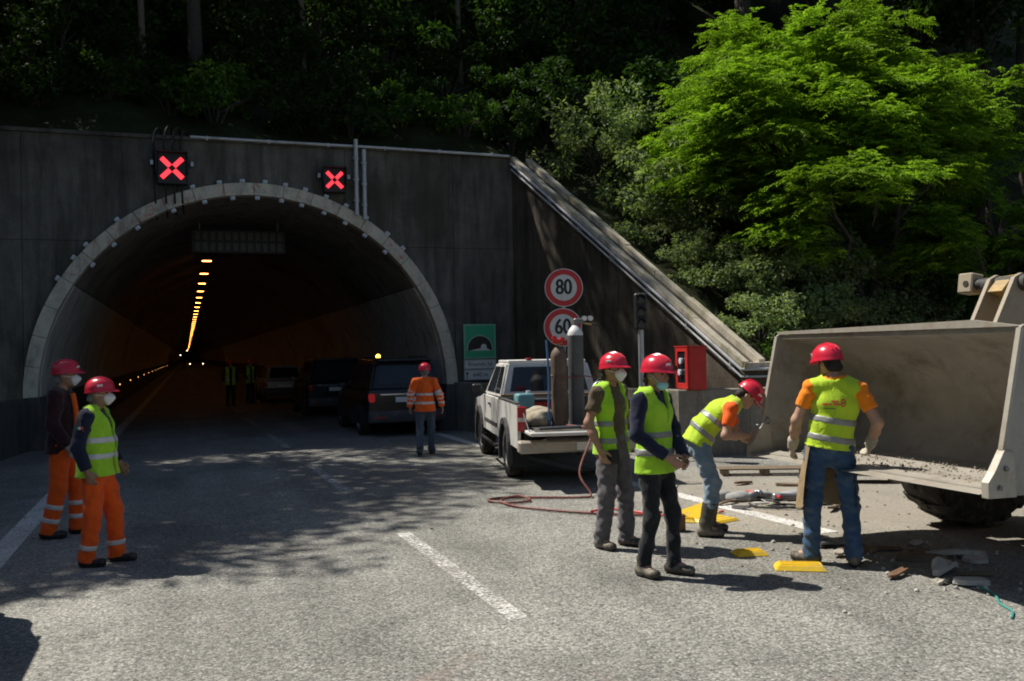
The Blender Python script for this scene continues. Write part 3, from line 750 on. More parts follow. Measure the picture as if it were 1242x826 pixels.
def rhombs(base, d, side, ln, wd, bend=0.0):
    """leaf quads: base point, direction, side vector, length, width arrays"""
    ln = np.asarray(ln)[:, None]; wd = np.asarray(wd)[:, None]
    nrm = np.cross(d, side)
    mid = base + d * ln * 0.45
    v = np.stack([base, mid + side * wd * 0.5 + nrm * wd * 0.12, base + d * ln - nrm * ln * bend, mid - side * wd * 0.5 + nrm * wd * 0.12], 1)
    return v
def leaves_mesh(name, V):
    n = len(V); return np_mesh(name, V.reshape(-1, 3), np.arange(n * 4).reshape(n, 4))
def scatter_clumps(centres, radii, per, ln, wd, flat=0.7, up=0.6):
    """broad leaves through clump volumes, denser to the outside"""
    out = []
    for c, r in zip(centres, radii):
        d = unit(rng.normal(size=(per, 3))); rr = r * rng.uniform(0.25, 1.0, (per, 1)) ** 0.5
        p = c + d * rr * np.array([1, 1, flat])
        dirv = unit(d * np.array([1, 1, 0.4]) + rng.normal(size=(per, 3)) * 0.55 + np.array([0, 0, -0.25]))
        nrm = unit(rng.normal(size=(per, 3)) * 0.6 + np.array([0, 0, up]) + d * 0.35)
        side = unit(np.cross(nrm, dirv))
        s = rng.uniform(0.65, 1.25, per)
        out.append(rhombs(p, dirv, side, ln * s, wd * s, 0.12))
    return np.concatenate(out)
def fronds(P, D, L, pairs=7, lw=0.034, ll=0.085, droop=0.35):
    """pinnate leaves: P base, D direction, L length"""
    n = len(P); D = unit(D); upv_ = np.array([0, 0, 1.0])
    S = unit(np.cross(D, upv_ + rng.normal(size=(n, 3)) * 0.25)); Nn = np.cross(S, D)
    out = []
    for k in range(pairs):
        t = (k + 0.6) / pairs
        c = P + D * (L * t)[:, None] - np.array([0, 0, 1.0]) * (droop * L * t * t)[:, None]
        tang = unit(D - np.array([0, 0, 1.0]) * (2 * droop * t))
        sc_ = 0.65 + 0.7 * math.sin(math.pi * min(1, t * 0.85 + 0.1))
        for sg in (-1, 1):
            dv = unit(S * sg * 0.9 + tang * 0.55 + rng.normal(size=(n, 3)) * 0.14 - np.array([0, 0, 0.16]))
            sd = unit(np.cross(Nn, dv))
            out.append(rhombs(c, dv, sd, np.full(n, ll * sc_) * rng.uniform(0.8, 1.2, n), np.full(n, lw * sc_), 0.1))
    tip = P + D * L[:, None] - np.array([0, 0, 1.0]) * (droop * L)[:, None]
    return np.concatenate(out)
def branches(root, tips, r0_, name, mat, parent, wob=0.25, seg=6, share=None):
    b = MB()
    for (base, tip, ra, rb) in tips:
        base = Vector(base); tip = Vector(tip); n = 7
        pts = []
        for k in range(n):
            t = k / (n - 1); p = base.lerp(tip, t)
            w = math.sin(math.pi * t) * wob
            pts.append(p + Vector((random.uniform(-w, w), random.uniform(-w, w), w * 0.6)))
        b.tube(pts, [ra + (rb - ra) * k / (n - 1) for k in range(n)], seg)
    me = b.mesh(name, True, 60)
    return link_mesh(name, me, mat, parent)

def locust(loc, rad, npads, label, group, seed=0, per=46, trunkh=None, lean=(0, 0), mat='leaf_locust'):
    """pinnate-leaved tree: layered drooping sprays round a few ascending stems"""
    e = empty('locust_tree', loc, 0, label, 'tree', group)
    rx, ry, rz = rad; cz = trunkh
    C = np.array([lean[0], lean[1], cz])
    P = []; D = []; Ls = []; tips = []
    k = 0
    nb = max(7, npads // 26); bo = []
    for q in range(nb):                                  # boughs: separate masses of foliage with hollows between
        th = q * 2.399963 + rng.normal() * 0.2; zz = 0.98 - 1.55 * (q + 0.5) / nb
        d = unit(np.array([math.cos(th) * math.sqrt(max(0.05, 1 - zz * zz)), math.sin(th) * math.sqrt(max(0.05, 1 - zz * zz)), zz]))
        bo.append((d, rng.uniform(0.62, 1.05), rng.uniform(0.20, 0.34)))
    while k < npads:
        d0, far, br = bo[rng.integers(nb)]
        d = unit(d0 * far + rng.normal(size=3) * br * 0.75); d[2] += 0.06
        c = C + d * np.array([rx, ry, rz]) * far * rng.uniform(0.8, 1.04)
        c += rng.normal(size=3) * 0.10
        out = unit(np.array([d[0], d[1], 0.12]))
        pr = rng.uniform(0.45, 0.95)
        m_ = int(per * pr)
        # a spray: fronds leaving a drooping twig on both sides
        tw = rng.uniform(0, 1, m_)
        lat = np.cross(out, [0, 0, 1.0])
        base = c + out * ((tw - 0.3) * 1.5 * pr)[:, None] + lat * (rng.normal(size=m_) * 0.30 * pr)[:, None] + np.array([0, 0, 1.0]) * (-(tw ** 2) * 0.45 * pr + rng.normal(size=m_) * 0.07)[:, None]
        dv = out * rng.uniform(0.3, 1.0, m_)[:, None] + lat * rng.uniform(-1.1, 1.1, m_)[:, None] + np.array([0, 0, 1.0]) * rng.uniform(-0.25, 0.35, m_)[:, None]
        P.append(base); D.append(dv); Ls.append(rng.uniform(0.28, 0.5, m_))
        if k % 9 == 0: tips.append(((C[0] * 0.6 + d[0] * rx * 0.3, C[1] * 0.6 + d[1] * ry * 0.3, cz + d[2] * rz * 0.25 - 0.4), tuple(c + out * 0.3), 0.02, 0.006))
        k += 1
    Vv = fronds(np.concatenate(P), np.concatenate(D), np.concatenate(Ls))
    link_mesh('crown', leaves_mesh('crown', Vv), mat, e)
    st = [((0, 0, -0.5), (C[0] * 0.6, C[1] * 0.6, cz * 0.6), 0.16, 0.09), ((0.2, 0.1, -0.5), (C[0] + rx * 0.3, C[1], cz + rz * 0.2), 0.12, 0.04), ((-0.15, 0, -0.5), (C[0] - rx * 0.35, C[1], cz + rz * 0.3), 0.11, 0.04)]
    branches(None, st + tips, 0.1, 'trunk', 'bark', e, 0.18)
    return e

def shrub_mesh(name, r, h, nclump, per, ln, wd, mat):
    cs = []; rs = []
    for _ in range(nclump):
        a = rng.uniform(0, 2 * math.pi); q = math.sqrt(rng.random()) * r
        z = h * rng.uniform(0.12, 1.0) * (1.0 - 0.45 * (q / r) ** 2)
        cs.append(np.array([q * math.cos(a), q * math.sin(a), z])); rs.append(rng.uniform(0.22, 0.42) * r * 0.75)
    V = scatter_clumps(cs, rs, per, ln, wd, 0.75, 0.7)
    me = leaves_mesh(name, V); me.materials.append(MATS[mat])
    b = MB()
    for c in cs[::2]:
        b.tube([(0, 0, -0.3), (c[0] * 0.3, c[1] * 0.3, c[2] * 0.5), tuple(c)], [0.035, 0.022, 0.008], 5)
    st = b.mesh(name + '_stems'); st.materials.append(MATS['bark'])
    return me, st
def put_shrub(meshes, x, y, s, label, group, name='shrub', z=None, rz=None, cat='shrub'):
    e = empty(name, (x, y, hill_z(x, y) - 0.05 if z is None else z), random.uniform(0, 6.28) if rz is None else rz, label, cat, group)
    e.scale = (s, s, s * random.uniform(0.9, 1.1))
    link_mesh('crown', meshes[0], None, e); link_mesh('stems', meshes[1], None, e)
    return e

def forest_tree_mesh(k, rad, z0, z1, ncl, per, ln, wd):
    cs = []; rs = []
    for _ in range(ncl):
        d = unit(rng.normal(size=3)); q = rng.uniform(0.3, 1.0) ** 0.5
        c = np.array([d[0] * rad * q, d[1] * rad * q, (z0 + z1) / 2 + d[2] * (z1 - z0) / 2 * q])
        cs.append(c); rs.append(rng.uniform(0.7, 1.25))
    V = scatter_clumps(cs, rs, per, ln, wd, 0.6, 0.8)
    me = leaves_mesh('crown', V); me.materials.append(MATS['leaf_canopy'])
    b = MB()
    hh = (z0 + z1) / 2
    b.tube([(0, 0, -1), (0.1, 0.05, z0 * 0.5), (-0.05, 0.1, z0), (0.05, 0, hh), (0, 0.1, z1 * 0.93)], [0.24, 0.19, 0.16, 0.10, 0.03], 8)
    for c in cs[::4]:
        t = max(z0 * 0.75, c[2] - rng.uniform(1.0, 2.2))
        b.tube([(0, 0, t), (c[0] * 0.55, c[1] * 0.55, (t + c[2]) / 2 + 0.2), tuple(c)], [0.06, 0.04, 0.012], 5)
    st = b.mesh('trunk', True, 60); st.materials.append(MATS['bark'])
    return me, st
FT = [forest_tree_mesh(0, 3.4, 6.0, 14.5, 64, 120, 0.27, 0.15), forest_tree_mesh(1, 3.0, 5.0, 13.0, 52, 120, 0.25, 0.14), forest_tree_mesh(2, 2.6, 7.5, 15.5, 44, 120, 0.26, 0.14)]
FT_sparse = forest_tree_mesh(3, 3.0, 8.0, 13.5, 26, 90, 0.26, 0.14)
def put_tree(k, x, y, s, label, group, meshes=None, rz=None):
    me = meshes or FT[k]
    e = empty('forest_tree', (x, y, hill_z(x, y) - 0.1), random.uniform(0, 6.28) if rz is None else rz, label, 'tree', group)
    e.scale = (s, s, s)
    link_mesh('crown', me[0], None, e); link_mesh('trunk', me[1], None, e)
    return e
GF = 'tall trees on the dark hillside'
# trees above the left side that throw the dappled shade over the carriageway
for x, y, s, mesh in ((-10.2, 20.6, 1.0, FT[0]), (-13.6, 14.4, 1.0, FT[1]), (-15.5, 21.5, 1.05, FT[0]), (-5.5, 21.7, 1.0, FT[1]), (-8.7, 16.0, 0.95, FT[0]), (-9.8, 18.4, 0.9, FT[0]), (0.4, 25.2, 0.92, FT[1]), (-7.3, 17.7, 0.95, FT[0]), (-6.4, 20.2, 0.95, FT[1]), (-13.0, 26.5, 0.95, FT[2]), (-20.5, 16, 1.1, FT[0]), (-9.2, 25.5, 0.8, FT_sparse)):
    put_tree(0, x, y, s, 'tall broadleaf tree on the bank left of the tunnel', 'trees on the left bank', mesh)
# forest up the hill; the gap lets the sun reach the bright tree right of the wing wall
def lit_gap(x, y):
    px, py = x - 15.0, y - 18.0
    along_ = px * -0.73 + py * 0.685; across = abs(px * 0.685 + py * 0.73)
    return -6 < along_ < 19 and across < (7.4 if (px * 0.685 + py * 0.73) < 0 else 5.5)
ty = 25.5; row = 0
while ty < 62:
    tx = -34 + (row % 2) * 2.6
    while tx < 42:
        x = tx + random.uniform(-1.1, 1.1); y = ty + random.uniform(-1.2, 1.2)
        ok = not lit_gap(x, y) and not (x < -4 and y < 29) and not (-4.5 < x < 9 and y < 27.5)
        if ok: put_tree(random.randrange(3), x, y, random.uniform(0.85, 1.15), 'tall dark tree in the shaded wood above the tunnel', GF)
        tx += 5.2
    ty += 5.0; row += 1
for x, y, s, lb in ((21.5, 20, 0.95, 'tall shaded tree just right of the bright green tree'), (24, 25, 1.0, 'tall shaded tree up the bank at the right edge'), (27, 18, 1.0, 'tall tree out of view to the right'), (22.5, 30, 1.0, 'tall shaded tree high behind the bright green tree')):
    put_tree(1, x, y, s, lb, 'trees behind the bright tree')
# slim trunks that show against the dark wood
b = MB(); b.tube([(0, 0, -0.5), (0.08, 0.05, 3), (-0.05, 0, 6), (0.1, 0.1, 9.5)], [0.085, 0.075, 0.065, 0.045], 7)
slim = b.mesh('trunk', True, 60); slim.materials.append(MATS['bark_pale'])
Vs = scatter_clumps([np.array([rng.normal() * 0.9, rng.normal() * 0.9, rng.uniform(7.5, 10.5)]) for _ in range(12)], [0.7] * 12, 90, 0.2, 0.11)
slimc = leaves_mesh('crown', Vs); slimc.materials.append(MATS['leaf_canopy'])
for x, y, lab in ((-0.9, 24.6, 'slim pale trunk standing in the wood above the left lane signal'), (8.2, 27.0, 'slim pale trunk in the wood above the arch crown'), (-4.6, 25.6, 'slim trunk in the dark wood at upper left'), (3.2, 25.4, 'slim trunk in the wood above the smaller lane signal'), (12.8, 30.5, 'slim trunk in the wood left of the bright tree')):
    e = empty('slim_tree', (x, y, hill_z(x, y)), random.uniform(0, 6), lab, 'tree', 'slim trunks in the dark wood')
    link_mesh('trunk', slim, None, e); link_mesh('crown', slimc, None, e)

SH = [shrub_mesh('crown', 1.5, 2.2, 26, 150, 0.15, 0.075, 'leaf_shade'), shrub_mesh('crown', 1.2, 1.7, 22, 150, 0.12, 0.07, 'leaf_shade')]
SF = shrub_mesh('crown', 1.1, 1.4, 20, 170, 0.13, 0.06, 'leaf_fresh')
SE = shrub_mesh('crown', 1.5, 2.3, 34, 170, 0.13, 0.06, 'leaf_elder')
GS = 'shaded shrubs above the tunnel'; cnt_ = {}
for row_, (y0, n, x0, x1) in enumerate(((22.9, 14, -11, 8.6), (24.6, 13, -12, 10), (26.6, 13, -13, 12), (29.2, 13, -15, 15), (32.6, 12, -17, 19), (37, 12, -18, 24))):
    for k in range(n):
        x = x0 + (x1 - x0) * (k + random.uniform(-0.3, 0.3)) / (n - 1); y = y0 + random.uniform(-0.5, 0.5)
        fresh = row_ == 0 and random.random() < 0.35
        px_ = 621 + 1100 * (x * r0.x + y * r0.y) / (x * f0.x + y * f0.y)
        if row_ < 2 and 0 < px_ < 640:
            cnt_[row_] = cnt_.get(row_, -1) + 1
            sl_ = ORD[cnt_[row_]] + (' fresh' if fresh else ' dark') + (' shrub from the left along the top of the portal wall', ' shrub from the left in the rank behind the wall top')[row_]
        else: sl_ = ('dark shrub out of view along the wall top', 'dark shrub out of view behind the wall top', 'dark green shrub in the third rank above the tunnel', 'dark green shrub in the fourth rank above the tunnel', 'dark green shrub high above the tunnel', 'dark green shrub highest up in the wood')[row_]
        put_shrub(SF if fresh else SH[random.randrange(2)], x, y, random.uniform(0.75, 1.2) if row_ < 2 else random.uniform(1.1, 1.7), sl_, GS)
# right-hand bank
e1 = locust((14.7, 18.6, hill_z(14.7, 18.6)), (4.2, 3.2, 3.6), 600, 'large bright green sunlit tree with feathery drooping leaves', None, trunkh=2.1, per=50)
e2 = locust((20.6, 18.2, hill_z(20.6, 18.2)), (2.6, 2.4, 3.0), 90, 'feathery green tree half in shade at the right edge', None, trunkh=3.0, per=50)
e3 = locust((17.6, 15.6, hill_z(17.6, 15.6)), (2.6, 1.3, 1.5), 80, 'low feathery green sapling above the loader bucket', None, trunkh=1.6, per=46)
e4 = locust((14.0, 15.9, hill_z(14.0, 15.9)), (2.9, 1.5, 1.8), 120, 'young feathery green tree in front of the large bright tree', None, trunkh=2.3, per=48)
for x, y, s, lab in ((11.3, 19.4, 1.15, 'grey green leafy shrub beside the upper sloping gutter'), (12.3, 17.6, 1.0, 'grey green leafy shrub left of the bright tree'), (11.9, 16.2, 0.75, 'pale leafy shrub low beside the sloping gutter foot'), (13.6, 16.0, 0.85, 'pale green shrub behind the far end of the bucket'), (10.3, 21.6, 1.0, 'grey green shrub near the top of the sloping gutter'), (10.7, 17.2, 0.6, 'pale leafy shrub beside the middle of the gutter'), (11.0, 15.7, 0.6, 'pale leafy shrub just above the gutter foot'), (12.7, 15.3, 0.65, 'pale leafy shrub above the bucket corner'), (10.6, 19.0, 0.7, 'pale leafy shrub beside the upper middle of the gutter'), (13.3, 17.6, 0.8, 'pale leafy shrub under the bright tree'), (14.6, 15.2, 0.55, 'pale leafy shrub above the middle of the bucket rim')):
    put_shrub(SE, x, y, s, lab, None, 'elder_shrub')
for x, y, s, lab in ((15.3, 15.3, 0.8, 'dark shrub behind the middle of the bucket'), (19.5, 15.6, 1.0, 'dark shrub behind the bucket hinge'), (9.6, 23.6, 1.1, 'dark shrub behind the top of the wing wall'), (17.0, 22.8, 1.5, 'dark shrub high behind the bright tree'), (20.5, 22.5, 1.5, 'dark shrub up the bank at the right'), (13.0, 23.0, 1.4, 'dark shrub up the bank left of the bright tree'), (24, 17.5, 1.5, 'dark shrub at the right edge of the bank'), (22.5, 15.4, 1.2, 'dark shrub at the bank foot behind the loader')):
    put_shrub(SH[0], x, y, s, lab, None)
for x, y, s, lab in ((11.2, 14.9, 0.5, 'small fresh shrub at the foot of the gutter'), (12.6, 14.7, 0.55, 'small fresh shrub behind the bucket corner'), (14.4, 14.6, 0.5, 'small fresh shrub peeping over the bucket rim'), (16.6, 14.6, 0.55, 'bright small shrub over the middle of the bucket rim'), (18.6, 14.7, 0.6, 'bright small shrub beside the bucket hinge')):
    put_shrub(SF, x, y, s, lab, None)
# ------------------------------------------------------------------ people (continuous surfaces grown from limbs)
class Field:
    def __init__(s, lo, hi, h):
        s.lo = np.array(lo, np.float32); s.h = h
        s.n = np.ceil((np.array(hi) - s.lo) / h).astype(int) + 1
        s.F = np.full(s.n, 0.3, np.float32)
    def grid(s, a=None, b=None):
        a = np.zeros(3, int) if a is None else a; b = s.n if b is None else b
        ax = [s.lo[i] + s.h * np.arange(a[i], b[i], dtype=np.float32) for i in range(3)]
        return ax[0][:, None, None], ax[1][None, :, None], ax[2][None, None, :]
    def add(s, prim, k=0.03, sub=False):
        plo, phi, fn = prim
        a = np.clip(np.floor((np.array(plo) - 0.06 - k - s.lo) / s.h).astype(int), 0, s.n)
        b = np.clip(np.ceil((np.array(phi) + 0.06 + k - s.lo) / s.h).astype(int) + 1, 0, s.n)
        if np.any(b <= a): return s
        d = fn(*s.grid(a, b)).astype(np.float32)
        sl = tuple(slice(a[i], b[i]) for i in range(3)); f = s.F[sl]
        if sub: s.F[sl] = np.maximum(f, -d)
        else:
            hh = np.maximum(k - np.abs(f - d), 0) / k
            s.F[sl] = np.minimum(f, d) - hh * hh * k * 0.25
        return s
def v3(a): return np.array(a, np.float64)
def nz(a): a = v3(a); return a / max(1e-9, np.linalg.norm(a))
def p_cap(a, b, ra, rb):
    a, b = v3(a), v3(b); ba = b - a; L2 = max(1e-9, ba @ ba); rm = max(ra, rb)
    def fn(x, y, z):
        px, py, pz = x - a[0], y - a[1], z - a[2]
        t = np.clip((px * ba[0] + py * ba[1] + pz * ba[2]) / L2, 0, 1)
        return np.sqrt((px - t * ba[0]) ** 2 + (py - t * ba[1]) ** 2 + (pz - t * ba[2]) ** 2) - (ra + (rb - ra) * t)
    return np.minimum(a, b) - rm, np.maximum(a, b) + rm, fn
def p_ecap(a, b, ra, rb, side):
    """flattened limb: ra, rb = (half width along side, half depth)"""
    a, b = v3(a), v3(b); ba = b - a; L = max(1e-6, np.linalg.norm(ba)); u = ba / L
    s_ = v3(side); s_ = nz(s_ - u * (s_ @ u)); d_ = np.cross(u, s_); rm = max(*ra, *rb)
    def fn(x, y, z):
        px, py, pz = x - a[0], y - a[1], z - a[2]
        tt = px * u[0] + py * u[1] + pz * u[2]; t = np.clip(tt / L, 0, 1)
        ps = px * s_[0] + py * s_[1] + pz * s_[2]; pd = px * d_[0] + py * d_[1] + pz * d_[2]; pa = tt - t * L
        rs = ra[0] + (rb[0] - ra[0]) * t; rd = ra[1] + (rb[1] - ra[1]) * t
        q = np.sqrt((ps / rs) ** 2 + (pd / rd) ** 2 + (pa / rd) ** 2)
        return (q - 1) * np.minimum(rs, rd)
    return np.minimum(a, b) - rm, np.maximum(a, b) + rm, fn
def p_ell(c, r, ax=None):
    c = v3(c); r = v3(r); A = np.eye(3) if ax is None else np.array(ax); rm = r.max()
    def fn(x, y, z):
        px, py, pz = x - c[0], y - c[1], z - c[2]
        q = 0
        for i in range(3): q = q + ((px * A[i][0] + py * A[i][1] + pz * A[i][2]) / r[i]) ** 2
        return (np.sqrt(q) - 1) * r.min()
    return c - rm, c + rm, fn
def surf(F, lo, h, name):
    """surface nets"""
    n = np.array(F.shape); neg = F < 0
    cnt = np.zeros(n - 1, np.int8)
    for dx in (0, 1):
        for dy in (0, 1):
            for dz in (0, 1): cnt += neg[dx:n[0] - 1 + dx, dy:n[1] - 1 + dy, dz:n[2] - 1 + dz]
    act = (cnt > 0) & (cnt < 8)
    I = np.argwhere(act)
    if len(I) == 0: return None
    idx = np.full(act.shape, -1, np.int32); idx[act] = np.arange(len(I))
    cor = [(dx, dy, dz) for dx in (0, 1) for dy in (0, 1) for dz in (0, 1)]
    vals = {c: F[I[:, 0] + c[0], I[:, 1] + c[1], I[:, 2] + c[2]] for c in cor}
    acc = np.zeros((len(I), 3)); num = np.zeros(len(I))
    for c in cor:
        for a in range(3):
            if c[a] == 0:
                d = list(c); d[a] = 1; d = tuple(d)
                v0, v1 = vals[c], vals[d]; m_ = (v0 < 0) != (v1 < 0)
                t = np.where(m_, v0 / np.where(m_, v0 - v1, 1), 0)
                p = np.array(c, float)[None] + np.eye(3)[a][None] * t[:, None]
                acc += np.where(m_[:, None], p, 0); num += m_
    V = (I + acc / num[:, None]) * h + lo
    Q = []
    for a in range(3):
        o1, o2 = (a + 1) % 3, (a + 2) % 3
        sl0 = [slice(None)] * 3; sl1 = [slice(None)] * 3; sl0[a] = slice(0, -1); sl1[a] = slice(1, None)
        ch = neg[tuple(sl0)] != neg[tuple(sl1)]
        e = np.argwhere(ch)
        e = e[(e[:, o1] > 0) & (e[:, o2] > 0) & (e[:, o1] < n[o1] - 1) & (e[:, o2] < n[o2] - 1)]
        if not len(e): continue
        fl = neg[e[:, 0], e[:, 1], e[:, 2]]
        def at(d1, d2):
            q = e.copy(); q[:, o1] += d1; q[:, o2] += d2; return idx[q[:, 0], q[:, 1], q[:, 2]]
        q = np.stack([at(-1, -1), at(0, -1), at(0, 0), at(-1, 0)], 1)
        q[~fl] = q[~fl][:, ::-1]; Q.append(q)
    Q = np.concatenate(Q); Q = Q[(Q >= 0).all(1)]
    return np_mesh(name, V, Q, True)
def bounds(prims, pad):
    return np.min([p[0] for p in prims], 0) - pad, np.max([p[1] for p in prims], 0) + pad
def folds(Fd, amp, seed, axis=(0.3, 0.2, 1.0), freq=62):
    r = np.random.default_rng(seed); x, y, z = Fd.grid(); out = 0
    for k in range(5):
        kv = nz(np.array(axis) + r.normal(size=3) * 0.75) * freq * r.uniform(0.55, 1.5); ph = r.uniform(0, 6.28)
        wv = r.normal(size=3) * 14
        out = out + np.sin(kv[0] * x + kv[1] * y + kv[2] * z + ph + 1.3 * np.sin(wv[0] * x + wv[1] * y + wv[2] * z + k))
    Fd.F += (out / 5 * amp).astype(np.float32)
def solid(prims, h, k=0.035, pad=0.05):
    lo, hi = bounds(prims, pad); Fd = Field(lo, hi, h)
    for p in prims: Fd.add(p, k)
    return Fd
def clip_plane(Fd, c, n):
    """keep the side the normal points away from"""
    c = v3(c); n = nz(n); x, y, z = Fd.grid()
    Fd.F = np.maximum(Fd.F, ((x - c[0]) * n[0] + (y - c[1]) * n[1] + (z - c[2]) * n[2]).astype(np.float32)); return Fd
def slab(Fd, c, n, w, off, extra=None):
    c = v3(c); n = nz(n); x, y, z = Fd.grid(); F = Fd.F - off
    F = np.maximum(F, (np.abs((x - c[0]) * n[0] + (y - c[1]) * n[1] + (z - c[2]) * n[2]) - w / 2).astype(np.float32))
    if extra is not None: F = np.maximum(F, extra)
    return F

mk('skin', (0.42, 0.245, 0.165), 0.55, 0, 0.12, 9, bmp=0.1, bs=80)
mk('skin_tan', (0.33, 0.18, 0.115), 0.55, 0, 0.14, 9, bmp=0.1, bs=80)
mk('hair_dark', (0.022, 0.016, 0.012), 0.8, 0, 0.3, 30, bmp=0.5, bs=120)
mk('hair_grey', (0.16, 0.15, 0.14), 0.8, 0, 0.3, 30, bmp=0.5, bs=120)
mk('helmet_red', (0.60, 0.018, 0.045), 0.28, 0, 0.07, 6, dirt=(0.42, 0.05, 0.055), damt=0.22, ds=8)
mk('helmet_mark', (0.72, 0.72, 0.74), 0.4, 0, 0.1, 20)
mk('strap_black', (0.015, 0.015, 0.016), 0.7)
mk('mask_white', (0.78, 0.78, 0.76), 0.85, 0, 0.04, 10, bmp=0.2, bs=40)
mk('mask_teal', (0.30, 0.62, 0.58), 0.85, 0, 0.08, 10, bmp=0.3, bs=40)
fabric('vest_yellow', (0.36, 0.66, 0.03), 0.08, 0.7, dirt=(0.28, 0.50, 0.03), damt=0.12, bmp=0.5)
fabric('vest_yellow_warm', (0.46, 0.66, 0.03), 0.08, 0.7, dirt=(0.42, 0.55, 0.04), damt=0.15, bmp=0.5)
mk('reflective', (0.25, 0.255, 0.24), 0.45, 0.15, 0.12, 14, bmp=0.3, bs=25)
mk('reflective_white', (0.62, 0.60, 0.56), 0.45, 0.1, 0.12, 14, bmp=0.3, bs=25)
fabric('orange_cloth', (0.88, 0.13, 0.015), 0.08, 0.8, bmp=0.45)
fabric('orange_trouser', (0.85, 0.11, 0.012), 0.1, 0.8, dirt=(0.45, 0.08, 0.02), damt=0.2, bmp=0.5)
fabric('orange_tee', (0.90, 0.25, 0.012), 0.08, 0.85, bmp=0.4)
fabric('navy_cloth', (0.014, 0.018, 0.038), 0.25, 0.9, bmp=0.45)
fabric('maroon_cloth', (0.035, 0.012, 0.014), 0.25, 0.9, bmp=0.45)
fabric('olive_cloth', (0.10, 0.072, 0.045), 0.12, 0.9, bmp=0.4)
fabric('grey_trouser', (0.115, 0.105, 0.115), 0.15, 0.9, dirt=(0.03, 0.028, 0.03), damt=0.45, bmp=0.5)
fabric('black_jeans', (0.016, 0.017, 0.02), 0.25, 0.85, dirt=(0.08, 0.078, 0.07), damt=0.3, bmp=0.55)
fabric('pale_jeans', (0.16, 0.23, 0.31), 0.2, 0.9, dirt=(0.33, 0.34, 0.33), damt=0.4, bmp=0.6, wear=(0.30, 0.37, 0.43))
fabric('blue_jeans', (0.035, 0.075, 0.15), 0.2, 0.9, dirt=(0.11, 0.14, 0.18), damt=0.25, bmp=0.6, wear=(0.09, 0.15, 0.25))
fabric('slate_jeans', (0.065, 0.09, 0.125), 0.2, 0.9, bmp=0.6, wear=(0.11, 0.14, 0.18))
mk('leather_boot', (0.06, 0.05, 0.04), 0.7, 0, 0.25, 12, bmp=0.4, bs=30, dirt=(0.25, 0.22, 0.17), damt=0.45, ds=9)
mk('dark_shoe', (0.02, 0.018, 0.017), 0.6, 0, 0.25, 12, bmp=0.3, bs=30, dirt=(0.09, 0.08, 0.065), damt=0.25, ds=9)
mk('rubber_boot', (0.05, 0.045, 0.035), 0.6, 0, 0.2, 10, bmp=0.3, bs=25, dirt=(0.22, 0.19, 0.14), damt=0.4, ds=8)
mk('glove_pale', (0.44, 0.40, 0.32), 0.85, 0, 0.15, 14, bmp=0.4, bs=40, dirt=(0.22, 0.18, 0.13), damt=0.3, ds=10)
mk('apron_leather', (0.27, 0.195, 0.105), 0.8, 0, 0.2, 8, bmp=0.5, bs=22, dirt=(0.12, 0.085, 0.05), damt=0.35, ds=5)
mk('eye_dark', (0.02, 0.015, 0.012), 0.2)
mk('patch_white', (0.7, 0.7, 0.7), 0.7); mk('patch_red', (0.6, 0.03, 0.03), 0.7); mk('patch_green', (0.02, 0.3, 0.09), 0.7)
mk('belt', (0.025, 0.02, 0.016), 0.6, 0, 0.2)

DEF = dict(hipR=(.095, 0, .93), hipL=(-.095, 0, .93), kneeR=(.105, .025, .50), kneeL=(-.105, .025, .50), ankR=(.11, -.02, .09), ankL=(-.11, -.02, .09),
           footR=(.10, 1, 0), footL=(-.10, 1, 0),
           pel=(0, 0, .98), wst=(0, -.005, 1.13), chs=(0, 0, 1.33), nck=(0, -.015, 1.495), head=(0, .03, 1.645),
           shR=(.185, -.02, 1.44), shL=(-.185, -.02, 1.44), elR=(.245, -.045, 1.16), elL=(-.245, -.045, 1.16), wrR=(.25, .045, .925), wrL=(-.25, .045, .925),
           hfR=(0, 1, 0), hfL=(0, 1, 0), lat=(1, 0, 0), plat=(1, 0, 0), yaw=0.0, pitch=0.0, curl=0.5)
def hand_prims(w, d, palm_n, thumb_side, curl):
    """w wrist, d hand direction, palm_n palm normal (fingers curl towards it), thumb_side vector"""
    w = v3(w); d = nz(d); pn = v3(palm_n); pn = nz(pn - d * (pn @ d)); ts = nz(np.cross(d, pn))
    if ts @ v3(thumb_side) < 0: ts = -ts
    P = [p_ecap(w + d * 0.005, w + d * 0.085, (0.028, 0.018), (0.040, 0.015), ts)]
    for k, (off, ln) in enumerate(((0.030, 0.072), (0.010, 0.080), (-0.010, 0.075), (-0.029, 0.058))):
        b0 = w + d * 0.088 + ts * off; c1 = curl * (0.9 + 0.08 * k)
        d1 = nz(d * math.cos(c1 * 0.8) + pn * math.sin(c1 * 0.8)); d2 = nz(d * math.cos(c1 * 1.9) + pn * math.sin(c1 * 1.9))
        m1 = b0 + d1 * ln * 0.5; P += [p_cap(b0, m1, 0.0098, 0.009), p_cap(m1, m1 + d2 * ln * 0.5, 0.009, 0.0075)]
    t0 = w + d * 0.03 + ts * 0.03; t1 = t0 + nz(d * 0.7 + ts * 0.65 + pn * 0.35) * 0.045
    P += [p_cap(t0, t1, 0.014, 0.011), p_cap(t1, t1 + nz(d * 0.9 + ts * 0.1 + pn * 0.5 * (0.6 + curl)) * 0.036, 0.011, 0.009)]
    return P
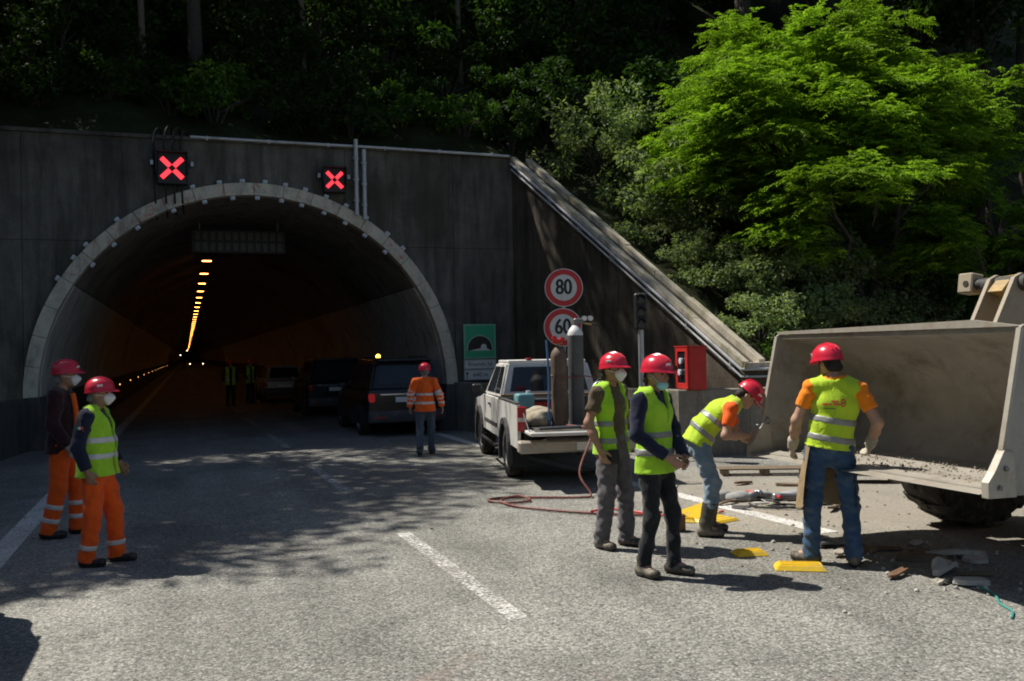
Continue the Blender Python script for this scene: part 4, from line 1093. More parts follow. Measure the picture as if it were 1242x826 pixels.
def helmet_mesh():
    b = MB(); n = 36; loops = []
    def ring(rx, ry, z, brim=0.0):
        pts = []
        for k in range(n):
            a = 2 * math.pi * k / n; f = max(0.0, math.sin(a)) ** 3
            pts.append((rx * math.cos(a) * (1 + 0.0), ry * math.sin(a) + brim * f, z - brim * f * 0.28))
        return pts
    loops.append(ring(0.112, 0.134, -0.028)); loops.append(ring(0.124, 0.145, -0.032, 0.042)); loops.append(ring(0.124, 0.145, -0.024, 0.042)); loops.append(ring(0.119, 0.139, -0.012, 0.004))
    for t in (0.1, 0.25, 0.42, 0.58, 0.72, 0.84, 0.93, 0.98):
        c = math.sqrt(1 - t * t); c = c ** 0.85
        loops.append(ring(0.118 * c + 0.0, 0.140 * c, -0.01 + 0.122 * t))
    loops.append(ring(0.006, 0.008, 0.1125))
    b.loft(loops)
    # ridges over the crown
    for xo in (-0.036, 0.0, 0.036):
        pts = []
        for k in range(11):
            a = -1.05 + 2.1 * k / 10
            y = 0.140 * math.sin(a) * 0.97; q = math.sqrt(max(0.02, 1 - (y / 0.142) ** 2 - (xo / 0.12) ** 2)) ** 1.0
            pts.append((xo, y, -0.006 + 0.121 * q))
        b.tube(pts, 0.0085 if xo == 0 else 0.006, 6)
    return b.mesh('helmet', True, 50)
HELMET = helmet_mesh(); HELMET.materials.append(MATS['helmet_red'])
b = MB(); b.box((0.05, 0.004, 0.026), (0, 0, 0), bev=0.002); HMARK = b.mesh('helmet_mark'); HMARK.materials.append(MATS['helmet_mark'])
def person(label, loc, heading, scale, pose, o, group=None, h=0.0065, hg=0.0105, seed=1):
    J = dict(DEF); J.update(pose); J = {k: (v3(v) if hasattr(v, '__len__') else v) for k, v in J.items()}
    root = empty('person', loc, R(heading - 90), label, 'person', group); root.scale = (scale,) * 3
    g_ = o.get('girth', 1.0); lat, plat = J['lat'], J['plat']
    def put(name, me, mat): 
        return link_mesh(name, me, mat, root) if me is not None else None
    # head frame
    up = nz(J['head'] - J['nck']) if o.get('headup') is None else v3(o['headup'])
    hy, hp = R(J['yaw']), R(J['pitch'])
    fwd0 = nz(np.cross(v3((0, 0, 1)), lat)) if abs(lat[2]) < 0.9 else v3((0, 1, 0))
    fwd = Vector(fwd0); fwd.rotate(Matrix.Rotation(hy, 3, 'Z')); rgt = fwd.cross(Vector((0, 0, 1))).normalized()
    Mp = Matrix.Rotation(hp, 3, rgt); fwd.rotate(Mp); upv2 = Vector(rgt.cross(fwd)); 
    fwd, rgt, hup = v3(fwd), v3(rgt), v3(upv2); hc = J['head']
    A = [rgt, fwd, hup]
    def hp_(x, y, z): return hc + rgt * x + fwd * y + hup * z
    body = [p_ecap(J['pel'] - v3((0, 0, 0.05)), J['wst'], (.135 * g_, .085 * g_), (.12 * g_, .08 * g_), plat), p_ecap(J['wst'], J['chs'], (.12 * g_, .08 * g_), (.14, .09), lat), p_ecap(J['chs'], J['nck'], (.14, .09), (.062, .055), lat),
            p_cap(J['nck'], hp_(0, -0.01, -0.06), 0.058, 0.054)]
    for s in 'RL':
        body += [p_cap(J['hip' + s], J['knee' + s], .07, .05), p_cap(J['knee' + s], J['ank' + s], .048, .036), p_cap(J['sh' + s], J['nck'] * 0.7 + J['sh' + s] * 0.3, .05, .05),
                 p_cap(J['sh' + s], J['el' + s], .050, .041), p_cap(J['el' + s], J['el' + s] * 0.6 + J['wr' + s] * 0.4, .042, .040), p_cap(J['el' + s] * 0.6 + J['wr' + s] * 0.4, J['wr' + s], .040, .027),
                 p_cap(J['ank' + s], J['ank' + s] + nz(J['foot' + s]) * 0.13 - v3((0, 0, 0.045)), .035, .028)]
    headp = [p_ell(hp_(0, -0.005, 0.03), (0.077, 0.099, 0.095), A), p_ell(hp_(0, 0.028, -0.045), (0.060, 0.068, 0.062), A), p_cap(hp_(0, 0.07, -0.085), hp_(0, 0.062, -0.088), 0.024, 0.024)]
    face = [p_cap(hp_(0, 0.092, 0.018), hp_(0, 0.112, -0.022), 0.009, 0.014), p_cap(hp_(-0.035, 0.082, 0.032), hp_(0.035, 0.082, 0.032), 0.014, 0.014), p_cap(hp_(-0.02, 0.089, -0.052), hp_(0.02, 0.089, -0.052), 0.009, 0.009)]
    for sx in (-1, 1): face.append(p_ell(hp_(sx * 0.078, -0.008, -0.008), (0.012, 0.022, 0.034), A))
    lo, hi = bounds(body + headp, 0.16); Fd = Field(lo, hi, h)
    for p in body: Fd.add(p, 0.03)
    for p in headp: Fd.add(p, 0.03)
    for p in face: Fd.add(p, 0.012)
    hands = {}
    for s in 'RL':
        d = J.get('hd' + s, None); d = nz(J['wr' + s] - J['el' + s]) if d is None else nz(d)
        pn = v3((-1 if s == 'R' else 1, 0, 0)) if ('pn' + s) not in J else J['pn' + s]
        hands[s] = hand_prims(J['wr' + s], d, pn, J['hf' + s], J['curl'] if ('curl' + s) not in J else J['curl' + s])
        for p in hands[s]: Fd.add(p, 0.006)
    for sx in (-1, 1): Fd.add(p_ell(hp_(sx * 0.031, 0.099, 0.010), (0.015, 0.010, 0.009), A), 0.01, True)
    put('body', surf(Fd.F, Fd.lo, h, 'body'), o.get('skin', 'skin'))
    b = MB()
    for sx in (-1, 1):
        b2 = MB(); b2.lathe([(0.0, 0.011), (0.008, 0.008), (0.011, 0.0), (0.008, -0.008), (0.0, -0.011)], 'z', seg=10)
        e_ = b2.build('eye', 'eye_dark', root, True); e_.location = Vector(hp_(sx * 0.031, 0.086, 0.010))
    b.bm.free()
    # hair
    Hf = solid([p_ell(hp_(0, -0.010, 0.034), (0.083, 0.103, 0.099), A), p_cap(hp_(-0.04, -0.07, -0.045), hp_(0.04, -0.07, -0.045), 0.034, 0.034)], 0.008, 0.03)
    clip_plane(Hf, hp_(0, 0.045, 0.03), fwd + hup * -0.75)
    put('hair', surf(Hf.F, Hf.lo, 0.008, 'hair'), o.get('hair', 'hair_dark'))
    # helmet
    HM = Matrix((rgt, fwd, hup)).transposed().to_4x4()
    tilt = Matrix.Rotation(R(o.get('htilt', 4)), 4, 'X')
    ho = link_mesh('helmet', HELMET, None, root); ho.matrix_local = Matrix.Translation(Vector(hp_(0, 0.006, 0.052))) @ HM @ tilt
    mk_o = link_mesh('helmet_mark', HMARK, None, ho)
    ma = R(o.get('mark', 52)); mk_o.location = (math.sin(ma) * 0.113, math.cos(ma) * 0.135, 0.028); mk_o.rotation_euler = (R(-14), 0, -ma)
    if o.get('strap'):
        one('chin_strap', 'strap_black', root, lambda b: b.tube(bez([hp_(0.10, -0.02, 0.03), hp_(0.084, 0.02, -0.04), hp_(0.04, 0.065, -0.115), hp_(-0.04, 0.065, -0.115), hp_(-0.084, 0.02, -0.04), hp_(-0.10, -0.02, 0.03)], 5), 0.0055, 6), True)
    # mask
    if o.get('mask'):
        mt, low = o['mask']
        zc = -0.035 - (0.052 if low else 0)
        Mf = solid([p_ell(hp_(0, 0.080 - (0.012 if low else 0), zc), (0.056 if not low else 0.062, 0.046 if not low else 0.038, 0.052 if not low else 0.04), A)] + ([] if low else [p_cap(hp_(0, 0.10, 0.0), hp_(0, 0.128, zc), 0.012, 0.016), p_cap(hp_(0, 0.128, zc), hp_(0, 0.085, zc - 0.05), 0.016, 0.02)]), 0.007)
        put('face_mask', surf(Mf.F, Mf.lo, 0.007, 'face_mask'), mt)
        for sx in (-1, 1):
            one('mask_strap', mt, root, lambda b, sx=sx: b.tube([hp_(sx * 0.055, 0.075, zc + 0.02), hp_(sx * 0.083, 0.02, -0.005), hp_(sx * 0.088, -0.02, 0.0)], 0.0035, 5), True)
    # trousers
    tr = [p_ecap(J['pel'] - v3((0, 0, 0.07)), J['pel'] + nz(J['wst'] - J['pel']) * 0.10, (.158 * g_, .112 * g_), (.148 * g_, .108 * g_), plat)]
    lo_ = o.get('loose', 1.0)
    for s in 'RL':
        tr += [p_cap(J['hip' + s], J['knee' + s], .098 * (0.6 + 0.4 * g_) * (0.75 + 0.25 * lo_), .073 * lo_), p_cap(J['knee' + s], J['ank' + s] + v3((0, 0, -0.03)), .071 * lo_, .070 * lo_)]
    Tf = solid(tr, hg, 0.035); folds(Tf, o.get('tfold', 0.015), seed, (0.2, 0.3, 1.0), 58)
    for s in 'RL':
        ax_ = nz(J['ank' + s] - J['knee' + s]); c = J['ank' + s] + v3((0, 0, -0.045 if not o.get('tall_boot') else 0.20))
        x, y, z = Tf.grid(); dl = ((x - c[0]) * ax_[0] + (y - c[1]) * ax_[1] + (z - c[2]) * ax_[2])
        near = (np.sqrt((x - c[0]) ** 2 + (y - c[1]) ** 2 + (z - c[2]) ** 2) < (0.3 if o.get('tall_boot') else 0.16))
        Tf.F = np.where(near, np.maximum(Tf.F, dl), Tf.F).astype(np.float32)
    clip_plane(Tf, J['pel'] + nz(J['wst'] - J['pel']) * 0.085, J['wst'] - J['pel'])
    put('trousers', surf(Tf.F, Tf.lo, hg, 'trousers'), o['trousers'])
    if o.get('tbands'):
        for s in 'RL':
            ax_ = nz(J['knee' + s] - J['ank' + s]); x, y, z = Tf.grid()
            c0 = J['knee' + s]; oth = J['knee' + ('L' if s == 'R' else 'R')] * 0.5 + J['ank' + ('L' if s == 'R' else 'R')] * 0.5; me_ = J['knee' + s] * 0.5 + J['ank' + s] * 0.5
            sepp = ((x - (oth[0] + me_[0]) / 2) * (oth - me_)[0] + (y - (oth[1] + me_[1]) / 2) * (oth - me_)[1] + (z - (oth[2] + me_[2]) / 2) * (oth - me_)[2]) / max(1e-6, np.linalg.norm(oth - me_))
            for hh in o['tbands']:
                put('reflective_band', surf(slab(Tf, J['ank' + s] + ax_ * hh, ax_, 0.052, 0.005, sepp.astype(np.float32)), Tf.lo, hg, 'reflective_band'), 'reflective_white')
    # shirt
    def torso(add): return [p_ecap(J['pel'] - nz(J['wst'] - J['pel']) * 0.02, J['wst'], ((.155 + add) * g_, (.108 + add) * g_), ((.146 + add) * g_, (.105 + add) * g_), plat), p_ecap(J['wst'], J['chs'], ((.146 + add) * g_, (.105 + add) * g_), ((.160 + add) * (0.5 + 0.5 * g_), (.115 + add) * (0.5 + 0.5 * g_)), lat), p_ecap(J['chs'], J['nck'], ((.160 + add) * (0.5 + 0.5 * g_), .115 + add), (.085 + add, .072 + add), lat)]
    shp = torso(0.0)
    if g_ > 1.1: shp.append(p_ell(J['wst'] + nz(np.cross(v3((0, 0, 1)), lat)) * 0.07 + v3((0, 0, 0.02)), (.13, .10, .14)))
    SL = o.get('sleeve', 'long')
    slr = o.get('sleeve_r', 1.0)
    for s in 'RL':
        shp.append(p_cap(J['nck'] * 0.75 + J['sh' + s] * 0.25, J['sh' + s], .062, .064))
        if SL == 'long':
            shp += [p_cap(J['sh' + s], J['el' + s], .066 * slr, .056 * slr), p_cap(J['el' + s], J['wr' + s] - nz(J['wr' + s] - J['el' + s]) * 0.0, .058 * slr, .050 * slr)]
        else: shp.append(p_cap(J['sh' + s], J['sh' + s] * (1 - SL) + J['el' + s] * SL, .066, .066))
    if o.get('hem', 0.06) > 0.1: shp.append(p_ecap(J['pel'] + v3((0, 0, 0.03)), J['pel'] - v3((0, 0, o['hem'])), (.178 * g_, .134 * g_), (.196 * g_, .152 * g_), plat))
    Sf = solid(shp, hg, 0.035); folds(Sf, o.get('sfold', 0.010), seed + 3, (0.2, 0.4, 0.8), 60)
    Sf.add(p_cap(J['nck'] + nz(hc - J['nck']) * 0.045, hc, 0.075, 0.10), 0.01, True)
    for s in 'RL':
        if SL == 'long':
            a_, c_ = J['el' + s], J['wr' + s] - nz(J['wr' + s] - J['el' + s]) * 0.012
        else: a_, c_ = J['sh' + s], J['sh' + s] * (1 - SL) + J['el' + s] * SL
        ax_ = nz(c_ - a_); x, y, z = Sf.grid(); dl = ((x - c_[0]) * ax_[0] + (y - c_[1]) * ax_[1] + (z - c_[2]) * ax_[2])
        near = np.sqrt((x - c_[0]) ** 2 + (y - c_[1]) ** 2 + (z - c_[2]) ** 2) < 0.13
        Sf.F = np.where(near & (dl > -0.06), np.maximum(Sf.F, dl), Sf.F).astype(np.float32)
    hem = o.get('hem', 0.06)
    clip_plane(Sf, J['pel'] - nz(J['wst'] - J['pel']) * hem, J['pel'] - J['wst'])
    put('shirt' if not o.get('jacket') else 'jacket', surf(Sf.F, Sf.lo, hg, 'shirt'), o['shirt'])
    if o.get('jbands'):
        tu = nz(J['chs'] - J['pel'])
        x, y, z = Sf.grid(); rad = None
        for tpos in o['jbands']:
            put('reflective_band', surf(slab(Sf, J['pel'] + (J['chs'] - J['pel']) * tpos, tu, 0.055, 0.004), Sf.lo, hg, 'reflective_band'), 'reflective_white')
    # vest
    if o.get('vest'):
        vp = torso(0.022)
        if g_ > 1.1: vp.append(p_ell(J['wst'] + nz(np.cross(v3((0, 0, 1)), lat)) * 0.07 + v3((0, 0, 0.02)), (.155, .125, .16)))
        ld = o.get('vlen', 0.15); pd_ = nz(J['pel'] - J['wst']) if not o.get('vhang') else v3((0, 0, -1))
        vp.append(p_ecap(J['pel'], J['pel'] + pd_ * ld, ((.188) * g_, (.142) * g_), ((.202) * g_, (.158) * g_), plat))
        for s in 'RL': vp.append(p_ecap(J['nck'] * 0.8 + J['sh' + s] * 0.2, J['nck'] * 0.14 + J['sh' + s] * 0.86, (.085, .070), (.075, .074), nz(np.cross(J['sh' + s] - J['nck'], v3((0, 0, 1))))))
        Vf = solid(vp, hg, 0.04); folds(Vf, o.get('vfold', 0.011), seed + 7, (0.9, 0.3, 0.25), 42)
        clip_plane(Vf, J['pel'] + pd_ * ld, pd_)
        tdir = nz(J['nck'] - J['chs']); fr = nz(np.cross(lat, tdir)) * -1
        if fr @ v3((0, 1, 0)) < 0 and abs(fr[1]) > 0.2: fr = -fr
        fr = nz(np.cross(tdir, lat)) if nz(np.cross(tdir, lat))[1] > -0.5 else -nz(np.cross(tdir, lat))
        Vf.add(p_cap(J['nck'] + tdir * 0.005, J['nck'] + tdir * 0.2, 0.085, 0.11), 0.01, True)
        V0 = J['nck'] + fr * 0.12; V1 = J['chs'] + fr * 0.16 - tdir * o.get('vdeep', 0.02)
        Vf.add(p_ecap(V0, V1, (.085, .14), (.012, .14), lat), 0.01, True)
        if o.get('open'):
            w = o['open']
            for (a_, c_) in ((J['nck'] + fr * 0.14, J['chs'] + fr * 0.16), (J['chs'] + fr * 0.16, J['wst'] + fr * 0.16), (J['wst'] + fr * 0.16, J['pel'] + fr * 0.16 + pd_ * 0.35)):
                Vf.add(p_ecap(a_, c_, (w, .14), (w * 1.25, .14), lat), 0.01, True)
        vo = put('vest', surf(Vf.F, Vf.lo, hg, 'vest'), o['vest'])
        tu = nz(J['chs'] - J['pel'])
        for tpos in o.get('vbands', (0.12, 0.52)):
            put('reflective_band', surf(slab(Vf, J['pel'] + (J['chs'] - J['pel']) * tpos, tu, 0.056, 0.004), Vf.lo, hg, 'reflective_band'), o.get('bandmat', 'reflective'))
    # footwear
    for s in 'RL':
        f = nz(J['foot' + s]); a = J['ank' + s]; sd = nz(np.cross(f, v3((0, 0, 1))))
        z0 = a[2] - 0.09
        fp = [p_ecap(v3((a[0], a[1], z0 + 0.047)) - f * 0.045, v3((a[0], a[1], z0 + 0.042)) + f * 0.15, (.044, .043), (.047, .036), sd), p_cap(v3((a[0], a[1], z0 + 0.06)) + f * 0.01, a + v3((0, 0, 0.05)), .052, .054)]
        if o.get('tall_boot'): fp.append(p_cap(a + v3((0, 0, 0.05)), a + (J['knee' + s] - a) * 0.62, .060, .074))
        Bf = solid(fp, 0.009, 0.03); clip_plane(Bf, (0, 0, z0 + 0.004), (0, 0, -1)); folds(Bf, 0.002, seed)
        if o.get('tall_boot'): clip_plane(Bf, a + (J['knee' + s] - a) * 0.60, J['knee' + s] - a)
        bo = put('boot', surf(Bf.F, Bf.lo, 0.009, 'boot'), o.get('boots', 'leather_boot'))
        so = surf(slab(Bf, (0, 0, z0 + 0.012), (0, 0, 1), 0.024, 0.006), Bf.lo, 0.009, 'sole')
        if so is not None and bo is not None: link_mesh('sole', so, 'black_rubber', bo)
    if o.get('gloves'):
        for s in o['gloves']:
            Gf = solid(hands[s] + [p_cap(J['wr' + s] - nz(J['wr' + s] - J['el' + s]) * 0.05, J['wr' + s] + nz(J['wr' + s] - J['el' + s]) * 0.02, 0.043, 0.035)], 0.006, 0.01); Gf.F -= 0.005
            put('glove', surf(Gf.F, Gf.lo, 0.006, 'glove'), 'glove_pale')
    if o.get('belt'):
        put('belt', surf(slab(Tf, J['pel'] + nz(J['wst'] - J['pel']) * 0.055, J['wst'] - J['pel'], 0.04, 0.004), Tf.lo, hg, 'belt'), 'belt')
    return root, J, (hp_, fwd, rgt, hup)
# ------------------------------------------------------------------ the crew
from mathutils.bvhtree import BVHTree
def child(root, name): return [c for c in root.children if c.name.split('.')[0] == name]
def sleeve_bands(J, root, r, pos):
    for s in 'RL':
        for a_, b_, t in pos:
            p = J[a_ + s] * (1 - t) + J[b_ + s] * t; d = nz(J[b_ + s] - J[a_ + s])
            one('reflective_band', 'reflective_white', root, lambda b: b.tube([Vector(p - d * 0.026), Vector(p + d * 0.026)], [r, r * 0.97], 18), True)
# two men on the left
r_, J, _ = person('man in dark maroon jacket and orange trousers behind the man in yellow vest', (-1.26, 10.79, 0.002), -8, 1.04,
    dict(ankR=(.12, -.12, .09), kneeR=(.115, -.02, .50), ankL=(-.10, .10, .09), kneeL=(-.10, .10, .50), wrR=(.24, .12, .93), elR=(.25, -.03, 1.16), yaw=4),
    dict(trousers='orange_trouser', shirt='maroon_cloth', jacket=True, tbands=(0.10, 0.24), loose=1.15, girth=1.10, sleeve_r=1.15, mask=('mask_white', False), boots='dark_shoe', skin='skin_tan', hair='hair_grey', hem=0.12, tfold=0.004, gloves='R', mark=20), seed=21)
one('vest_edge', 'orange_cloth', r_, lambda b: b.tube(bez([(0.06, 0.115, 1.46), (0.075, 0.145, 1.30), (0.07, 0.15, 1.18), (0.065, 0.15, 1.08)], 6), [0.026] * 18 + [0.012], 8), True)
r_, J, _ = person('stout man in yellow vest, navy sleeves and orange trousers, in profile', (-0.79, 9.17, 0.002), -17, 0.947,
    dict(ankR=(.115, -.06, .09), kneeR=(.115, .0, .50), ankL=(-.10, .14, .09), kneeL=(-.10, .12, .50), elR=(.275, -.07, 1.16), wrR=(.27, .015, .93), elL=(-.275, -.02, 1.16), wrL=(-.25, .12, .95)),
    dict(trousers='orange_trouser', shirt='navy_cloth', vest='vest_yellow', tbands=(0.10,), loose=1.12, girth=1.22, sleeve_r=1.12, mask=('mask_white', False), boots='dark_shoe', skin='skin_tan', hair='hair_grey', vlen=0.12, vbands=(0.22, 0.66), bandmat='reflective_white', open=0.03, mark=70), seed=5)
pc = J['shR'] * 0.6 + J['elR'] * 0.4
for k, mt in enumerate(('patch_green', 'patch_white', 'patch_red')):
    one('sleeve_flag', mt, r_, lambda b, k=k: b.box((0.006, 0.022, 0.045), (pc[0] + 0.066, pc[1] - 0.022 + 0.022 * k, pc[2]), bev=0.001))
# man in orange jacket walking to the cars
r_, J, _ = person('man in orange reflective jacket and jeans walking away toward the cars', (4.12, 16.28, 0.002), 70, 0.94,
    dict(ankR=(.10, .16, .09), kneeR=(.105, .12, .51), ankL=(-.10, -.18, .11), kneeL=(-.10, -.02, .51), elR=(.29, -.03, 1.17), wrR=(.33, .05, .94), elL=(-.28, -.05, 1.17), wrL=(-.30, .03, .94)),
    dict(trousers='slate_jeans', shirt='orange_cloth', jacket=True, jbands=(0.12, 0.60), girth=1.08, sleeve_r=1.15, boots='dark_shoe', hair='hair_grey', hem=0.12), h=0.0085, hg=0.012, seed=8)
sleeve_bands(J, r_, 0.072, (('sh', 'el', 0.75), ('el', 'wr', 0.15)))
# men beside the pickup
r_, J, _ = person('man in open yellow vest, olive shirt and grey trousers beside the pickup', (3.80, 7.83, 0.002), -60, 1.02,
    dict(ankR=(.13, -.05, .09), kneeR=(.12, .02, .50), ankL=(-.12, .06, .09), kneeL=(-.11, .07, .50), footR=(.25, 1, 0), elR=(.265, -.07, 1.17), wrR=(.255, .04, .93), elL=(-.26, .0, 1.17), wrL=(-.20, .17, 1.0), yaw=-4),
    dict(trousers='grey_trouser', shirt='olive_cloth', sleeve=0.62, vest='vest_yellow', open=0.10, girth=1.03, loose=1.08, mask=('mask_white', False), skin='skin_tan', vlen=0.11, vbands=(0.06, 0.50), mark=75), seed=13)
one('tool_pouch', 'strap_black', r_, lambda b: b.box((0.05, 0.11, 0.13), (0.165, 0.13, 0.86), (0.1, 0, 0.4), bev=0.015))
r_, J, _ = person('man in yellow vest, navy sleeves and black jeans with lowered mask', (3.66, 6.73, 0.002), -60, 1.01,
    dict(ankR=(.12, -.06, .09), kneeR=(.115, .03, .50), ankL=(-.10, .10, .09), kneeL=(-.10, .10, .50), footR=(.3, 1, 0), elR=(.275, .0, 1.17), wrR=(.15, .21, .99), elL=(-.26, .03, 1.17), wrL=(-.06, .24, .97), pnR=(-1, -.3, 0), pnL=(1, -.3, 0), yaw=-6, pitch=-4),
    dict(trousers='black_jeans', shirt='navy_cloth', vest='vest_yellow', girth=1.0, loose=0.86, mask=('mask_teal', True), skin='skin_tan', vlen=0.14, vbands=(0.10, 0.50), vdeep=-0.03, mark=10), seed=17)
# man bending over the bucket corner
r_, J, HF = person('man in yellow vest and pale jeans bending forward with a hammer', (4.97, 7.94, 0.002), -24, 1.0,
    dict(hipR=(.095, -.13, .90), hipL=(-.095, -.13, .90), kneeR=(.13, -.02, .50), kneeL=(-.11, .03, .50), ankR=(.14, -.10, .09), ankL=(-.11, -.02, .09), footR=(.15, 1, 0), footL=(-.1, 1, 0),
         pel=(0, -.135, .95), wst=(0, -.07, 1.08), chs=(0, .09, 1.21), nck=(0, .235, 1.305), head=(0, .36, 1.385),
         shR=(.18, .17, 1.27), shL=(-.17, .20, 1.25), elR=(.24, .10, 1.01), elL=(-.20, .27, 1.0), wrR=(.13, .34, .99), wrL=(-.07, .47, .87), hfR=(0, .3, 1), hfL=(.5, .3, 1), pnR=(-1, 0, -.2), pnL=(.6, 0, -1), curl=1.0, pitch=-46),
    dict(trousers='pale_jeans', shirt='orange_cloth', sleeve=0.66, vest='vest_yellow_warm', girth=1.0, loose=0.96, boots='rubber_boot', tall_boot=True, vlen=0.05, vbands=(0.25, 0.72), hem=0.05, mark=60, htilt=0), seed=29)
hm = empty('hammer', (0, 0, 0), 0, 'short club hammer held by the bending man', 'hammer')
W0 = Matrix.Translation((4.97, 7.94, 0.002)) @ Matrix.Rotation(R(-24 - 90), 4, 'Z')
hw = W0 @ Vector((0.105, 0.415, 0.975)); hm.location = hw; hm.rotation_euler = (0, 0, R(-24 - 90))
mk('wood_handle', (0.22, 0.13, 0.06), 0.7, 0, 0.2, 12); mk('tool_steel', (0.20, 0.20, 0.21), 0.45, 0.7, 0.2, 14, dirt=(0.12, 0.10, 0.08), damt=0.4)
one('handle', 'wood_handle', hm, lambda b: b.cyl((0, -0.06, -0.09), (0, 0.075, 0.13), 0.013, 0.011, 10), True)
one('head', 'tool_steel', hm, lambda b: b.box((0.048, 0.15, 0.05), (0, 0.075, 0.14), (R(30), 0, 0), bev=0.008))
ch = empty('chisel', W0 @ Vector((-0.05, 0.55, 0.80)), R(-24 - 90), 'steel chisel held against the bucket corner', 'chisel')
one('shank', 'tool_steel', ch, lambda b: (b.cyl((0, -0.02, 0.11), (0, 0.05, -0.02), 0.011, 0.011, 8), b.box((0.035, 0.02, 0.03), (0, 0.058, -0.03), (R(30), 0, 0))))
# man with his back to us at the bucket
r_, J, _ = person('man with back turned in yellow vest, orange shirt and leather apron', (5.17, 6.41, 0.002), 52, 1.045,
    dict(ankR=(.17, .0, .09), kneeR=(.15, .03, .50), ankL=(-.16, .02, .09), kneeL=(-.14, .04, .50), footR=(.05, 1, 0), footL=(-1.0, .55, 0), hipR=(.10, 0, .93), hipL=(-.10, 0, .93),
         wst=(.02, -.005, 1.13), chs=(.06, 0, 1.33), nck=(.055, -.015, 1.495), head=(.01, .03, 1.645), shR=(.24, -.02, 1.425), shL=(-.13, -.02, 1.45), elR=(.37, -.06, 1.165), wrR=(.325, .13, .98), elL=(-.25, -.01, 1.18), wrL=(-.29, .16, .96), yaw=38, pitch=-10, pnR=(-1, .2, .2), hfR=(0, 1, .3)),
    dict(trousers='blue_jeans', shirt='orange_tee', sleeve=0.60, vest='vest_yellow_warm', girth=1.0, loose=0.98, strap=True, vlen=0.02, vbands=(0.16, 0.58), hem=0.09, gloves='RL', belt=True, mark=-60, vfold=0.009), seed=31)
vest_o = child(r_, 'vest')[0]
bv = BVHTree.FromObject(vest_o, bpy.context.evaluated_depsgraph_get()) if False else BVHTree.FromPolygons([v.co.copy() for v in vest_o.data.vertices], [tuple(p.vertices) for p in vest_o.data.polygons])
mk('print_red', (0.55, 0.06, 0.03), 0.7); mk('print_green', (0.10, 0.28, 0.06), 0.7)
def vest_print(rects, mat, name):
    for (x0, x1, z0, z1) in rects:
        n = max(2, int((x1 - x0) / 0.012)); V = []
        for k in range(n + 1):
            x = x0 + (x1 - x0) * k / n
            for z in (z0, z1):
                h_, nn, i_, d_ = bv.ray_cast(Vector((x, -0.5, z)), Vector((0, 1, 0)))
                V.append((x, (h_.y if h_ else -0.15) - 0.0035, z))
        b = MB(); vs = [b.bm.verts.new(p) for p in V]; vb = [b.bm.verts.new((p[0], p[1] + 0.002, p[2])) for p in V]
        for k in range(n):
            b.bm.faces.new((vs[2 * k], vs[2 * k + 2], vs[2 * k + 3], vs[2 * k + 1])); b.bm.faces.new((vb[2 * k], vb[2 * k + 1], vb[2 * k + 3], vb[2 * k + 2]))
        b.build(name, mat, r_)
vest_print([(0.02, 0.075, 1.338, 1.350), (-0.045, -0.002, 1.312, 1.327), (0.004, 0.028, 1.312, 1.327), (0.034, 0.085, 1.312, 1.327)], 'print_red', 'print_line')
vest_print([(-0.045, 0.05, 1.280, 1.288)], 'print_green', 'print_line')
vest_print([(0.098, 0.124, 1.348, 1.360), (0.098, 0.124, 1.298, 1.310), (0.092, 0.102, 1.310, 1.348), (0.122, 0.132, 1.310, 1.348), (0.106, 0.118, 1.322, 1.336)], 'print_red', 'print_emblem')
# leather apron hanging round the front and left thigh
def apron(b):
    rows = []
    for k in range(9):
        t = k / 8; z = 1.0 - 0.52 * t; row = []
        for j in range(17):
            a = R(-128 + 238 * j / 16)        # 0 = forward, negative = his left
            rx = 0.185 + 0.055 * t + 0.012 * math.sin(j * 1.9 + k * 0.4); ry = 0.145 + 0.05 * t + 0.012 * math.cos(j * 1.7)
            row.append((math.sin(a) * rx - 0.03 * t, math.cos(a) * ry + 0.0, z - 0.02 * math.sin(j * 0.8)))
        rows.append(row)
    V = [[b.bm.verts.new(p) for p in r] for r in rows]
    for k in range(8):
        for j in range(16): b.bm.faces.new((V[k][j], V[k][j + 1], V[k + 1][j + 1], V[k + 1][j]))
    bmesh.ops.solidify(b.bm, geom=b.bm.faces[:], thickness=0.006)
one('apron', 'apron_leather', r_, apron, True)
# two figures deep in the tunnel
r_, J, _ = person('distant man in yellow vest standing in the dark tunnel', (1.55, 36.0, 0.002), -85, 0.98, {},
    dict(trousers='navy_cloth', shirt='navy_cloth', vest='vest_yellow', open=0.05, boots='dark_shoe', vbands=(0.1, 0.5), bandmat='reflective_white'), h=0.014, hg=0.016, seed=41)
r_, J, _ = person('second distant man in the tunnel, right of the first', (2.35, 37.5, 0.002), -60, 0.98, dict(elR=(.26, .03, 1.16), wrR=(.2, .2, 1.0)),
    dict(trousers='navy_cloth', shirt='navy_cloth', vest='vest_yellow', open=0.05, boots='dark_shoe', vbands=(0.1, 0.5)), h=0.014, hg=0.016, seed=43)
